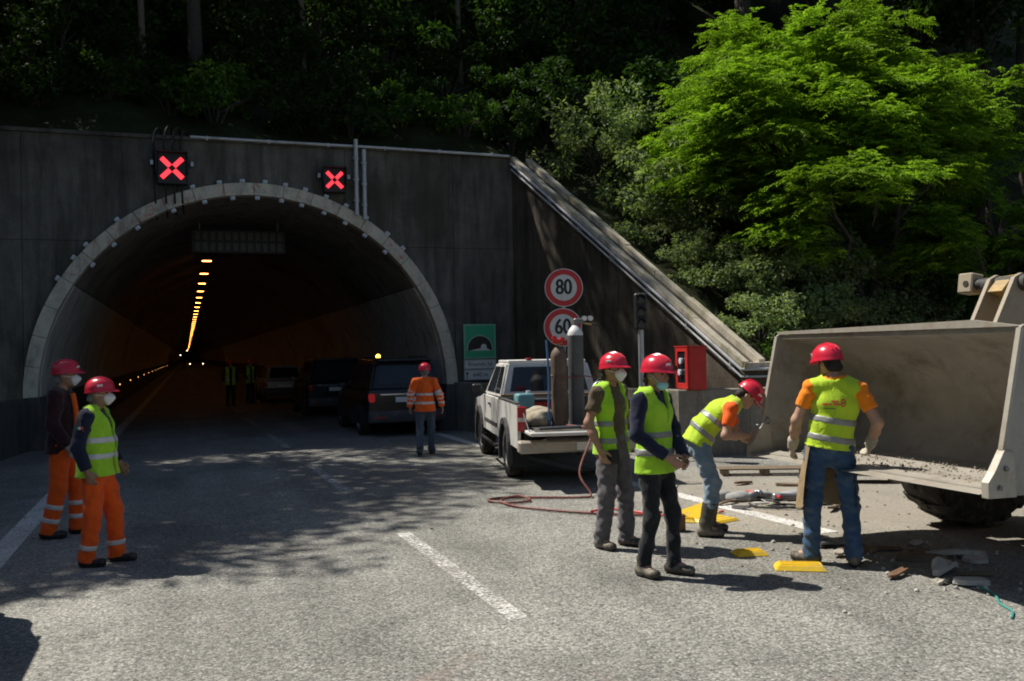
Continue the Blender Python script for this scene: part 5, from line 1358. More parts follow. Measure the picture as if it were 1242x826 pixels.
# ------------------------------------------------------------------ vehicles
mk('paint_white', (0.62, 0.61, 0.58), 0.35, 0, 0.06, 4, dirt=(0.40, 0.36, 0.29), damt=0.42, ds=3)
mk('paint_navy', (0.010, 0.013, 0.020), 0.22, 0, 0.1, 4, dirt=(0.03, 0.03, 0.03), damt=0.25)
mk('paint_black', (0.010, 0.010, 0.011), 0.22, 0, 0.1, 4, dirt=(0.03, 0.028, 0.025), damt=0.25)
mk('paint_silver', (0.36, 0.36, 0.355), 0.32, 0.2, 0.06, 4, dirt=(0.2, 0.18, 0.15), damt=0.3)
mk('grey_plastic', (0.045, 0.045, 0.048), 0.65, 0, 0.2, 8, dirt=(0.13, 0.115, 0.095), damt=0.4, ds=5)
mk('bumper_beige', (0.40, 0.36, 0.30), 0.5, 0.1, 0.15, 6, dirt=(0.22, 0.18, 0.13), damt=0.4, ds=6)
mk('car_glass', (0.02, 0.025, 0.03), 0.06, 0, 0.1, 3)
mk('tail_red', (0.36, 0.012, 0.012), 0.25, 0, 0.1, 6)
mk('tail_clear', (0.55, 0.52, 0.48), 0.25, 0, 0.1, 6)
mk('chrome', (0.62, 0.63, 0.65), 0.18, 0.9, 0.06, 6)
mk('rim_steel', (0.20, 0.195, 0.19), 0.5, 0.4, 0.2, 8, dirt=(0.14, 0.12, 0.095), damt=0.45, ds=8)
mk('rim_alloy', (0.34, 0.34, 0.35), 0.35, 0.6, 0.1, 8)
mk('plate_white', (0.70, 0.70, 0.68), 0.5, 0, 0.05, 8)
mk('tyre', (0.022, 0.021, 0.020), 0.85, 0, 0.25, 12, bmp=0.3, bs=40, dirt=(0.14, 0.12, 0.095), damt=0.5, ds=7)
mk('bed_liner', (0.05, 0.047, 0.042), 0.8, 0, 0.3, 9, dirt=(0.22, 0.19, 0.15), damt=0.5, ds=6)
emit('tail_lit', (1.0, 0.06, 0.08), 0.13)
emit('beacon_lit', (1.0, 0.50, 0.04), 9.0)
def quad_panel(name, mat, parent, q, u0_, u1_, v0_, v1_, off=0.006, th=0.008, trim=None, poly=None):
    """panel lying on the plane of quad q (bl, br, tr, tl), limited to the given fractions"""
    q = [Vector(p) for p in q]
    def at(u, v): return (q[0].lerp(q[1], u)).lerp(q[3].lerp(q[2], u), v)
    n = (q[1] - q[0]).cross(q[3] - q[0]).normalized()
    pts = poly or [(u0_, v0_), (u1_, v0_), (u1_, v1_), (u0_, v1_)]
    b = MB(); b.hull([at(u, v) + n * (off - th) for u, v in pts], [at(u, v) + n * off for u, v in pts])
    o = b.build(name, mat, parent)
    return o
def make_wheel(r, w, rim_mat, name='wheel'):
    hw = w / 2
    def build(parent, loc, side):
        e = bpy.data.objects.new(name, None); COL.objects.link(e); e.parent = parent; e.location = loc; e.rotation_euler = (0, 0, 0 if side > 0 else math.pi)
        link_mesh('tyre', tyre, None, e); link_mesh('rim', rim, None, e)
        return e
    b = MB(); rr = r * 0.64
    b.lathe([(rr, -hw * 0.8), (rr + 0.02, -hw * 0.95), (r * 0.86, -hw), (r * 0.97, -hw * 0.86), (r, -hw * 0.6), (r, -hw * 0.22), (r * 0.985, -hw * 0.18), (r * 0.985, -hw * 0.1), (r, -hw * 0.06), (r, hw * 0.06), (r * 0.985, hw * 0.1), (r * 0.985, hw * 0.18), (r, hw * 0.22), (r, hw * 0.6), (r * 0.97, hw * 0.86), (r * 0.86, hw), (rr + 0.02, hw * 0.95), (rr, hw * 0.8)], 'x', seg=40)
    tyre = b.mesh('tyre', True, 30); tyre.materials.append(MATS['tyre'])
    b = MB()
    b.lathe([(rr, -hw * 0.8), (rr, hw * 0.82), (rr * 0.94, hw * 0.86), (rr * 0.88, hw * 0.55), (rr * 0.62, hw * 0.5), (rr * 0.42, hw * 0.62), (rr * 0.25, hw * 0.66), (0.0, hw * 0.68)], 'x', seg=32)
    for k in range(6):
        a = k * math.pi / 3; b.cyl((hw * 0.50, math.cos(a) * rr * 0.72, math.sin(a) * rr * 0.72), (hw * 0.58, math.cos(a) * rr * 0.72, math.sin(a) * rr * 0.72), rr * 0.1, seg=8)
    rim = b.mesh('rim', True, 35); rim.materials.append(MATS[rim_mat])
    return build
def arch_poly(y0, y1, zb, top, wheels, wr, wz):
    """side outline with wheel openings; top = list of (y,z) from front to rear"""
    pts = [(y0, zb)]
    for wy in sorted(wheels):
        a0 = math.asin(max(-1, min(1, (zb - wz) / wr)))
        for k in range(13):
            a = math.pi - a0 - (math.pi - 2 * a0) * k / 12
            pts.append((wy + wr * math.cos(a), wz + wr * math.sin(a)))
    pts.append((y1, zb)); return pts + top
# --- white pickup
pk = empty('pickup_truck', (5.32, 12.72, 0.002), R(79 - 90), 'dusty white pickup truck with open tailgate carrying gas cylinders', 'truck')
HWD = 0.84
for s in (-1, 1):
    pol = arch_poly(-1.12, 3.98, 0.52, [(4.0, 0.85), (3.92, 1.02), (2.9, 1.10), (2.7, 1.13), (0.80, 1.13)], (0.0, 3.2), 0.43, 0.38)
    cabp = [p for p in pol if p[0] > 0.74 or p[0] < -2]; 
    # bed side and cab side are separate pressings
    bedp = arch_poly(-1.12, 0.765, 0.52, [(0.765, 1.14), (-1.12, 1.14)], (0.0,), 0.43, 0.38)
    cabp = arch_poly(0.785, 3.98, 0.52, [(4.0, 0.85), (3.92, 1.0), (2.9, 1.09), (2.7, 1.13), (0.785, 1.13)], (3.2,), 0.43, 0.38)
    b = MB(); b.prism(bedp, 'x', s * (HWD - 0.05), s * HWD, bev=0.008); b.build('bed_side', 'paint_white', pk)
    b = MB(); b.prism(cabp, 'x', s * (HWD - 0.05), s * HWD, bev=0.008); b.build('body_side', 'paint_white', pk)
    for wy in (0.0, 3.2):
        pts = [(wy + rr_ * math.cos(a), 0.38 + rr_ * math.sin(a)) for rr_, seq in ((0.425, range(17)), (0.51, range(16, -1, -1))) for a in [R(-18 + 216 * k / 16) for k in seq]]
        b = MB(); b.prism(pts, 'x', s * (HWD - 0.02), s * (HWD + 0.05), bev=0.006); b.build('fender_flare', 'grey_plastic', pk)
    # door seams, handles, side glass and mirror
    for y in (0.84, 1.62, 2.62):
        one('door_seam', 'black_plastic', pk, lambda b, y=y: b.box((0.004, 0.012, 0.50), (s * (HWD + 0.001), y, 0.85)))
    one('door_handle', 'black_plastic', pk, lambda b: b.box((0.03, 0.16, 0.035), (s * (HWD + 0.015), 1.78, 1.0), bev=0.006))
    one('mirror', 'black_plastic', pk, lambda b: (b.box((0.17, 0.10, 0.15), (s * (HWD + 0.13), 2.55, 1.24), bev=0.025), b.cyl((s * (HWD - 0.03), 2.6, 1.14), (s * (HWD + 0.07), 2.57, 1.20), 0.02, seg=8)))
    one('rail_cap', 'grey_plastic', pk, lambda b: b.box((0.07, 1.86, 0.02), (s * (HWD - 0.025), -0.18, 1.152), bev=0.005))
GH_B = [(-0.80, 0.79, 1.13), (0.80, 0.79, 1.13), (0.80, 2.92, 1.10), (-0.80, 2.92, 1.10)]
GH_T = [(-0.66, 0.93, 1.70), (0.66, 0.93, 1.70), (0.66, 2.12, 1.70), (-0.66, 2.12, 1.70)]
b = MB(); b.hull(GH_B, GH_T); bmesh.ops.bevel(b.bm, geom=b.bm.edges[:], offset=0.035, segments=3, affect='EDGES'); b.build('cab', 'paint_white', pk, True, 40)
one('roof', 'paint_white', pk, lambda b: b.box((1.28, 1.16, 0.05), (0, 1.53, 1.705), bev=0.022, seg=2), True)
rear_q = [(-0.80, 0.79, 1.13), (0.80, 0.79, 1.13), (0.66, 0.93, 1.70), (-0.66, 0.93, 1.70)]
for u_0, u_1 in ((0.09, 0.49), (0.51, 0.91)): quad_panel('rear_window', 'car_glass', pk, rear_q, u_0, u_1, 0.18, 0.86)
quad_panel('window_bar', 'bumper_beige', pk, rear_q, 0.492, 0.508, 0.16, 0.88, 0.012, 0.012)
lq = [(-0.80, 2.92, 1.12), (-0.80, 0.79, 1.13), (-0.66, 0.93, 1.70), (-0.66, 2.12, 1.70)]
rq = [(0.80, 0.79, 1.13), (0.80, 2.92, 1.12), (0.66, 2.12, 1.70), (0.66, 0.93, 1.70)]
quad_panel('side_window', 'car_glass', pk, lq, 0, 0, 0, 0, poly=[(0.13, 0.12), (0.60, 0.12), (0.55, 0.87), (0.10, 0.87)]); quad_panel('side_window', 'car_glass', pk, lq, 0, 0, 0, 0, poly=[(0.64, 0.12), (0.93, 0.12), (0.90, 0.87), (0.60, 0.87)])
quad_panel('side_window', 'car_glass', pk, rq, 0, 0, 0, 0, poly=[(0.40, 0.12), (0.87, 0.12), (0.90, 0.87), (0.45, 0.87)]); quad_panel('side_window', 'car_glass', pk, rq, 0, 0, 0, 0, poly=[(0.07, 0.12), (0.36, 0.12), (0.40, 0.87), (0.10, 0.87)])
quad_panel('windscreen', 'car_glass', pk, [(0.80, 2.92, 1.10), (-0.80, 2.92, 1.10), (-0.66, 2.12, 1.70), (0.66, 2.12, 1.70)], 0.07, 0.93, 0.12, 0.9)
one('bonnet', 'paint_white', pk, lambda b: b.hull([(-0.79, 2.75, 0.7), (0.79, 2.75, 0.7), (0.76, 3.98, 0.7), (-0.76, 3.98, 0.7)], [(-0.79, 2.75, 1.12), (0.79, 2.75, 1.12), (0.74, 3.9, 1.0), (-0.74, 3.9, 1.0)]))
one('lower_cab', 'paint_white', pk, lambda b: b.box((1.56, 1.96, 0.6), (0, 1.78, 0.82)))
one('grille', 'black_plastic', pk, lambda b: b.box((1.2, 0.04, 0.24), (0, 4.0, 0.8)))
one('front_bumper', 'grey_plastic', pk, lambda b: b.box((1.7, 0.22, 0.24), (0, 4.02, 0.56), bev=0.04))
one('chassis', 'black_plastic', pk, lambda b: b.box((0.95, 4.6, 0.16), (0, 1.35, 0.52)))
one('bed_floor', 'bed_liner', pk, lambda b: b.box((1.56, 1.86, 0.05), (0, -0.18, 0.765)))
one('bed_front', 'bed_liner', pk, lambda b: b.box((1.56, 0.04, 0.34), (0, 0.74, 0.965)))
for s in (-1, 1): one('wheel_box', 'bed_liner', pk, lambda b, s=s: b.box((0.2, 0.84, 0.2), (s * 0.685, 0, 0.89), bev=0.03))
one('tailgate', 'paint_white', pk, lambda b: b.box((1.50, 0.52, 0.055), (0, -1.40, 0.765), bev=0.015))
one('tailgate_panel', 'bed_liner', pk, lambda b: b.box((1.34, 0.42, 0.008), (0, -1.39, 0.797)))
one('rear_bumper', 'bumper_beige', pk, lambda b: b.box((1.70, 0.20, 0.17), (0, -1.22, 0.56), bev=0.025))
one('bumper_step', 'grey_plastic', pk, lambda b: b.box((0.9, 0.16, 0.02), (0, -1.24, 0.658)))
one('tow_bar', 'black_plastic', pk, lambda b: b.cyl((0, -1.1, 0.44), (0, -1.45, 0.42), 0.03, seg=10))
one('licence_plate', 'plate_white', pk, lambda b: b.box((0.5, 0.012, 0.11), (0.2, -1.328, 0.56)))
for s in (-1, 1):
    one('rub_strip', 'grey_plastic', pk, lambda b: b.box((0.016, 1.55, 0.06), (s * (HWD + 0.006), 1.72, 0.70), bev=0.004))
    one('sill_step', 'black_plastic', pk, lambda b: b.tube([(s * 0.80, 0.62, 0.42), (s * 0.90, 0.72, 0.40), (s * 0.90, 2.5, 0.40), (s * 0.80, 2.6, 0.42)], 0.025, 8))
    one('tailgate_stay', 'tool_steel', pk, lambda b: b.tube([(s * 0.76, -1.10, 1.06), (s * 0.745, -1.55, 0.80)], 0.008, 6))
for s in (-1, 1):
    tlp = one('tail_light', 'tail_red', pk, lambda b, s=s: b.box((0.12, 0.05, 0.34), (s * 0.775, -1.125, 0.94), bev=0.012))
    one('lens', 'tail_clear', tlp, lambda b, s=s: b.box((0.112, 0.052, 0.07), (s * 0.775, -1.127, 0.93), bev=0.01))
    one('mud_flap', 'black_rubber', pk, lambda b, s=s: b.box((0.26, 0.015, 0.34), (s * 0.70, -0.47, 0.36), (R(-6), 0, 0)))
one('roof_light', 'tail_red', pk, lambda b: b.box((0.09, 0.05, 0.04), (-0.3, 0.99, 1.745), bev=0.01))
wh = make_wheel(0.372, 0.24, 'rim_steel')
for s in (-1, 1):
    for wy in (0.0, 3.2): wh(pk, (s * 0.725, wy, 0.372), s)
PKM = Matrix.Translation((5.32, 12.72, 0.002)) @ Matrix.Rotation(R(79 - 90), 4, 'Z')

# --- load in the pickup bed
mk('cyl_grey', (0.085, 0.088, 0.092), 0.55, 0.1, 0.15, 6, dirt=(0.16, 0.14, 0.12), damt=0.3, ds=6)
mk('cyl_shoulder', (0.66, 0.66, 0.65), 0.5, 0, 0.08, 8)
mk('cyl_brown', (0.11, 0.078, 0.058), 0.7, 0.1, 0.25, 6, dirt=(0.19, 0.12, 0.075), damt=0.5, ds=6)
mk('brass', (0.42, 0.30, 0.12), 0.4, 0.7, 0.15, 10)
mk('gauge_face', (0.75, 0.75, 0.74), 0.3)
mk('blue_strap', (0.05, 0.16, 0.33), 0.7, 0, 0.15, 14)
mk('teal_plastic', (0.16, 0.34, 0.37), 0.45, 0, 0.12, 7)
mk('red_hose', (0.17, 0.045, 0.035), 0.6, 0, 0.2, 12, dirt=(0.2, 0.14, 0.11), damt=0.35, ds=9)
mk('tarp_beige', (0.36, 0.31, 0.23), 0.9, 0, 0.25, 7, bmp=0.5, bs=20, dirt=(0.14, 0.11, 0.08), damt=0.4, ds=8)
def cylinder(loc, r, h, mat, shmat, label):
    e = empty('gas_cylinder', PKM @ Vector(loc), R(79 - 90), label, 'gas cylinder')
    one('bottle', mat, e, lambda b: b.lathe([(0.0, 0.0), (r * 0.96, 0.0), (r, 0.02), (r, h - r * 1.25)], 'z', seg=28), True)
    pf = [(r, h - r * 1.25), (r * 0.97, h - r * 0.95), (r * 0.82, h - r * 0.55), (r * 0.55, h - r * 0.22), (r * 0.34, h), (0.0, h)]
    one('shoulder', shmat, e, lambda b: b.lathe(pf, 'z', seg=28), True)
    v = one('valve', 'brass', e, lambda b: (b.cyl((0, 0, h - 0.01), (0, 0, h + 0.09), 0.02, 0.016, 10), b.cyl((-0.04, 0, h + 0.05), (0.05, 0, h + 0.05), 0.014, seg=8)))
    return e
c1 = cylinder((0.11, -0.66, 0.792), 0.114, 1.44, 'cyl_grey', 'cyl_shoulder', 'taller dark grey gas cylinder with white shoulder in the pickup')
c2 = cylinder((-0.16, -0.76, 0.792), 0.118, 1.14, 'cyl_brown', 'cyl_brown', 'shorter rusty brown gas cylinder in the pickup')
one('regulator', 'tool_steel', c1, lambda b: b.box((0.14, 0.08, 0.09), (0.05, 0, 1.50), bev=0.015))
for dx in (0.11, 0.20):
    gb = one('gauge', 'tool_steel', c1, lambda b, dx=dx: b.cyl((dx + 0.02, -0.02, 1.54), (dx + 0.02, -0.06, 1.54), 0.04, seg=16))
    one('dial', 'gauge_face', gb, lambda b, dx=dx: b.cyl((dx + 0.02, -0.061, 1.54), (dx + 0.02, -0.064, 1.54), 0.034, seg=16))
one('outlet', 'brass', c1, lambda b: b.cyl((0.1, 0, 1.48), (0.24, -0.02, 1.45), 0.012, seg=8))
one('regulator', 'sign_red', c2, lambda b: (b.box((0.13, 0.08, 0.07), (-0.02, 0, 1.22), bev=0.015), b.cyl((0.05, -0.02, 1.24), (0.05, -0.055, 1.24), 0.036, seg=14), b.cyl((-0.07, -0.02, 1.26), (-0.07, -0.055, 1.26), 0.036, seg=14)))
tag(one('gas_hose', 'black_rubber', None, lambda b: b.tube(bez([PKM @ Vector(p) for p in ((0.35, -0.68, 2.25), (0.47, -0.66, 2.22), (0.52, -0.64, 1.95), (0.50, -0.64, 1.5), (0.55, -0.70, 1.1), (0.45, -0.88, 0.82))], 8), 0.011, 7), True), 'thin dark hose hanging from the grey cylinder regulator', 'hose')
tag(one('tie_strap', 'blue_strap', None, lambda b: b.tube(bez([PKM @ Vector(p) for p in ((-0.345, -0.80, 2.03), (-0.33, -0.81, 1.7), (-0.32, -0.80, 1.35), (-0.33, -0.81, 1.05), (-0.31, -0.82, 0.80))], 6), 0.017, 8), True), 'blue rope hanging beside the brown cylinder', 'rope')
tag(one('retaining_chain', 'red_hose', None, lambda b: b.tube(bez([PKM @ Vector(p) for p in ((-0.29, -0.78, 1.52), (-0.16, -0.89, 1.50), (-0.02, -0.81, 1.49), (0.11, -0.79, 1.49), (0.24, -0.68, 1.50), (0.43, -0.53, 1.46))], 6), 0.009, 6), True), 'thin red cord tied round the two gas cylinders', 'cord')
tj = empty('jerry_can', PKM @ Vector((-0.52, 0.18, 0.79)), R(79 - 90 + 12), 'pale teal plastic can in the pickup bed', 'can')
one('can_body', 'teal_plastic', tj, lambda b: b.box((0.28, 0.22, 0.36), (0, 0, 0.22 + 0.04), bev=0.045, seg=3), True)
one('can_base', 'grey_plastic', tj, lambda b: b.box((0.32, 0.26, 0.08), (0, 0, 0.04), bev=0.01))
one('cap', 'sign_white', tj, lambda b: b.cyl((0.07, 0, 0.435), (0.07, 0, 0.48), 0.035, seg=14))
def lump(name, loc, size, mat, label, cat, seed, parent=None):
    Fd = solid([p_ell((0, 0, size[2] * 0.35), (size[0] * 0.5, size[1] * 0.5, size[2] * 0.6)), p_ell((size[0] * 0.2, size[1] * -0.12, size[2] * 0.55), (size[0] * 0.28, size[1] * 0.3, size[2] * 0.4)), p_ell((size[0] * -0.25, size[1] * 0.1, size[2] * 0.3), (size[0] * 0.3, size[1] * 0.34, size[2] * 0.45))], min(size) / 14, 0.03)
    folds(Fd, min(size) * 0.07, seed, (1, 1, 1), 40 / max(0.2, max(size)) * 0.4); clip_plane(Fd, (0, 0, 0), (0, 0, -1))
    o = link_mesh(name, surf(Fd.F, Fd.lo, Fd.h, name), mat); o.location = loc
    return tag(o, label, cat)
lump('canvas_bag', PKM @ Vector((-0.46, -0.55, 0.79)), (0.42, 0.6, 0.30), 'tarp_beige', 'crumpled beige canvas bag in the pickup bed', 'bag', 3)
rb = empty('tool_crate', PKM @ Vector((-0.12, 0.45, 0.79)), R(79 - 90), 'red metal tool crate at the front of the pickup bed', 'crate')
one('crate_box', 'red_paint', rb, lambda b: b.box((0.5, 0.3, 0.30), (0, 0, 0.15), bev=0.012)); one('lid', 'grey_plastic', rb, lambda b: b.box((0.52, 0.32, 0.04), (0, 0, 0.325), bev=0.008))
wb = empty('timber_batten', PKM @ Vector((0, 0.05, 1.163)), R(79 - 90), 'brown timber batten laid across the pickup bed rails', 'timber')
one('batten', 'wood_handle', wb, lambda b: b.box((1.66, 0.09, 0.045), (0, 0.45, 0.022), bev=0.004))
hn = empty('hose_reel', PKM @ Vector((0.50, -0.42, 0.79)), R(79 - 90), 'coiled dark cables heaped beside the grey cylinder', 'cables')
for k in range(4): one('coil', 'black_rubber' if k % 2 else 'galvanised', hn, lambda b, k=k: b.tube([(0.15 * math.cos(a) + 0.03 * k, 0.04 * k, 0.36 + 0.17 * math.sin(a) + 0.04 * k) for a in np.linspace(0, 6.28, 24)], 0.014, 7), True)
one('coil_stand', 'galvanised', hn, lambda b: b.box((0.1, 0.1, 0.45), (0, 0.06, 0.22), bev=0.01))
tag(one('steel_bar', 'tool_steel', None, lambda b: b.cyl(PKM @ Vector((-0.6, -1.5, 0.83)), PKM @ Vector((0.55, -1.25, 0.83)), 0.022, seg=10), True), 'steel bar lying across the open tailgate', 'bar')
# hose from the tailgate looping on the road
hp_pts = [PKM @ Vector((-0.1, -0.95, 0.82)), PKM @ Vector((0.05, -1.55, 0.82)), PKM @ Vector((0.05, -1.72, 0.7)), Vector((4.75, 10.75, 0.30)), Vector((4.80, 10.52, 0.05)), Vector((4.66, 10.50, 0.022)), Vector((4.2, 10.72, 0.022)), Vector((3.72, 10.92, 0.022)), Vector((3.52, 10.78, 0.022)), Vector((3.72, 10.52, 0.022)), Vector((4.0, 10.58, 0.022)), Vector((3.92, 10.80, 0.05)), Vector((3.66, 10.72, 0.024)), Vector((3.68, 10.28, 0.022)), Vector((3.95, 9.85, 0.022)), Vector((4.3, 9.45, 0.022)), Vector((4.75, 9.1, 0.022)), Vector((5.05, 9.15, 0.022))]
tag(one('air_hose', 'red_hose', None, lambda b: b.tube(bez(hp_pts, 10), 0.015, 8), True), 'brownish red hose looping from the tailgate onto the road', 'hose')
tag(one('air_hose', 'sign_red', None, lambda b: b.tube(bez([(4.3, 9.43, 0.045), (4.62, 9.62, 0.02), (4.75, 9.4, 0.02), (4.95, 9.0, 0.02), (5.3, 8.75, 0.02), (5.7, 8.9, 0.02)], 8), 0.012, 7), True), 'thin bright red hose running past the men to the tools', 'hose')

# --- cars in the tunnel mouth
def car(loc, head, label, paint, L=4.6, W=1.86, H=1.72, wr=0.36, hatch=0.18, beacon=False, lit=False, rim='rim_alloy', rail=True, chrome=True):
    e = empty('parked_car', loc, R(head - 90), label, 'car', 'vehicles parked in the tunnel mouth')
    hw = W / 2; belt = H * 0.60; ax0 = 0.0; ax1 = L * 0.585; y0 = -L * 0.2; y1 = y0 + L
    secs = []
    # body: stations along y, each a rounded outline
    st = [(y0, 0.93, 0.36, belt - 0.06), (y0 + 0.06, 0.97, 0.30, belt), (y0 + 0.5, 1.0, 0.26, belt + 0.01), (y0 + L * 0.5, 1.0, 0.24, belt), (ax1, 1.0, 0.25, belt - 0.02), (y1 - 0.35, 0.95, 0.27, belt - 0.12), (y1 - 0.06, 0.84, 0.30, belt - 0.22), (y1, 0.76, 0.36, belt - 0.32)]
    for y, k, zb, zt in st:
        w = hw * k; secs.append([(-w * 0.92, y, zb), (w * 0.92, y, zb), (w, y, zb + 0.12), (w, y, zt - 0.16), (w * 0.965, y, zt - 0.03), (w * 0.9, y, zt), (-w * 0.9, y, zt), (-w * 0.965, y, zt - 0.03), (-w, y, zt - 0.16), (-w, y, zb + 0.12)])
    b = MB(); b.loft(secs); b.build('body', paint, e, True, 32)
    Bq = [(-hw * 0.90, y0 + 0.05, belt - 0.01), (hw * 0.90, y0 + 0.05, belt - 0.01), (hw * 0.90, y0 + L * 0.74, belt - 0.02), (-hw * 0.90, y0 + L * 0.74, belt - 0.02)]
    Tq = [(-hw * 0.70, y0 + hatch + 0.12, H - 0.01), (hw * 0.70, y0 + hatch + 0.12, H - 0.01), (hw * 0.70, y0 + L * 0.53, H), (-hw * 0.70, y0 + L * 0.53, H)]
    b = MB(); b.hull(Bq, Tq); bmesh.ops.bevel(b.bm, geom=b.bm.edges[:], offset=0.05, segments=3, affect='EDGES'); b.build('greenhouse', paint, e, True, 40)
    rq_ = [Bq[0], Bq[1], Tq[1], Tq[0]]; lq_ = [Bq[3], Bq[0], Tq[0], Tq[3]]; rr_ = [Bq[1], Bq[2], Tq[2], Tq[1]]
    quad_panel('rear_window', 'car_glass', e, rq_, 0.10, 0.90, 0.20, 0.86)
    for q, flip in ((lq_, 1), (rr_, 0)):
        for a_, c_ in (((0.12, 0.42), (0.45, 0.66), (0.69, 0.92)) if flip else ((0.08, 0.31), (0.34, 0.55), (0.58, 0.88))):
            quad_panel('side_window', 'car_glass', e, q, a_, c_, 0.16, 0.86)
    quad_panel('windscreen', 'car_glass', e, [Bq[2], Bq[3], Tq[3], Tq[2]], 0.08, 0.92, 0.10, 0.92)
    one('spoiler', paint, e, lambda b: b.box((W * 0.68, 0.22, 0.035), (0, y0 + hatch + 0.04, H - 0.045), (R(-6), 0, 0), bev=0.012))
    if rail:
        for s in (-1, 1): one('roof_rail', 'black_plastic', e, lambda b, s=s: b.tube([(s * hw * 0.64, y0 + 0.5, H - 0.01), (s * hw * 0.64, y0 + 0.6, H + 0.035), (s * hw * 0.64, y0 + L * 0.48, H + 0.035), (s * hw * 0.64, y0 + L * 0.51, H - 0.01)], 0.014, 6))
    one('rear_bumper', 'grey_plastic', e, lambda b: b.box((W * 0.96, 0.16, 0.28), (0, y0 + 0.0, 0.46), bev=0.05, seg=2), True)
    if chrome: one('chrome_strip', 'chrome', e, lambda b: b.box((W * 0.66, 0.02, 0.035), (0, y0 - 0.012, belt - 0.10), bev=0.006))
    one('licence_plate', 'plate_white', e, lambda b: b.box((0.52, 0.012, 0.115), (0, y0 - 0.008, belt - 0.22)))
    for s in (-1, 1):
        one('tail_light', 'tail_lit' if lit else 'tail_red', e, lambda b, s=s: b.box((0.15, 0.10, 0.20), (s * hw * 0.86, y0 + 0.025, belt - 0.17), bev=0.045, seg=3))
        one('reflector', 'tail_red', e, lambda b, s=s: b.box((0.22, 0.02, 0.04), (s * hw * 0.66, y0 - 0.083, 0.44), bev=0.006))
        one('mirror', paint, e, lambda b, s=s: b.box((0.2, 0.10, 0.14), (s * (hw + 0.06), y0 + L * 0.66, belt + 0.06), bev=0.03))
        for wy in (ax0, ax1):
            one('wheel_arch', 'black_plastic', e, lambda b, s=s, wy=wy: b.prism([(wy + (wr + 0.07) * math.cos(R(-12 + 204 * k / 16)), wr + (wr + 0.07) * math.sin(R(-12 + 204 * k / 16))) for k in range(17)], 'x', s * (hw - 0.25), s * (hw + 0.012)))
    wb_ = make_wheel(wr, 0.235, rim)
    for s in (-1, 1):
        for wy in (ax0, ax1): wb_(e, (s * (hw - 0.09), wy, wr), s)
    if beacon:
        bc = one('beacon', 'beacon_lit', e, lambda b: b.lathe([(0.0, 0.075), (0.03, 0.07), (0.045, 0.05), (0.05, 0.0), (0.0, 0.0)], 'z', (-hw * 0.62, y0 + 0.34, H + 0.035), 16), True)
        one('beacon_foot', 'black_plastic', bc, lambda b: b.cyl((-hw * 0.62, y0 + 0.34, H - 0.02), (-hw * 0.62, y0 + 0.34, H + 0.034), 0.055, seg=14))
    return e
car((4.70, 21.15, 0.002), 90, 'black off-road car with amber beacon at the tunnel mouth', 'paint_black', beacon=True, lit=True, H=1.76)
car((4.30, 28.6, 0.002), 90, 'dark off-road car parked ahead of the beacon car', 'paint_navy', H=1.78)
car((3.70, 38.2, 0.002), 90, 'pale hatchback parked deepest in the tunnel', 'paint_silver', L=4.1, W=1.74, H=1.48, wr=0.31, hatch=0.3, rail=False, chrome=False)
car((-2.45, 6.95, 0.002), -90, 'dark car added out of view at far left to cast a shadow', 'paint_navy', H=1.85)  # invented car, added out of frame to throw the bottom-left shadow
# ------------------------------------------------------------------ wheel loader
mk('bucket_steel', (0.32, 0.295, 0.25), 0.65, 0.05, 0.22, 3, bmp=0.45, bs=14, dirt=(0.17, 0.135, 0.095), damt=0.42, ds=2.2, bd=0.012)
mk('bucket_edge', (0.38, 0.35, 0.295), 0.5, 0.25, 0.15, 7, bmp=0.3, bs=30, dirt=(0.30, 0.24, 0.17), damt=0.4, ds=6)
mk('loader_yellow', (0.42, 0.27, 0.07), 0.55, 0, 0.15, 4, dirt=(0.22, 0.16, 0.09), damt=0.5, ds=4)
mk('loader_tan', (0.31, 0.26, 0.185), 0.6, 0, 0.15, 5, dirt=(0.22, 0.17, 0.12), damt=0.4, ds=5)
mk('loader_dark', (0.035, 0.033, 0.03), 0.7, 0, 0.2, 8, dirt=(0.12, 0.10, 0.08), damt=0.4)
LX, LY = 7.6, 6.24
ld = empty('wheel_loader', (LX, LY, 0.002), 0, 'large yellow wheel loader with raised dusty bucket, cut by the right edge', 'loader')
HB = 1.42
prof_out = [(5.30, 0.80), (6.10, 0.775), (6.36, 0.82), (6.50, 0.95), (6.57, 1.15), (6.54, 1.38), (6.42, 1.62), (6.2, 1.82), (5.92, 1.935), (5.60, 1.985)]
prof_in = [(5.60, 1.945), (5.90, 1.895), (6.16, 1.785), (6.375, 1.595), (6.49, 1.37), (6.52, 1.15), (6.455, 0.975), (6.33, 0.86), (6.09, 0.82), (5.30, 0.84)]
bk = bpy.data.objects.new('bucket', None); COL.objects.link(bk); bk.parent = ld
def bx_(pts): return [(x - LX, z) for x, z in pts]
b = MB(); b.prism(bx_(prof_out + prof_in), 'y', -HB + 0.03, HB - 0.03); b.build('shell', 'bucket_steel', bk, True, 30)
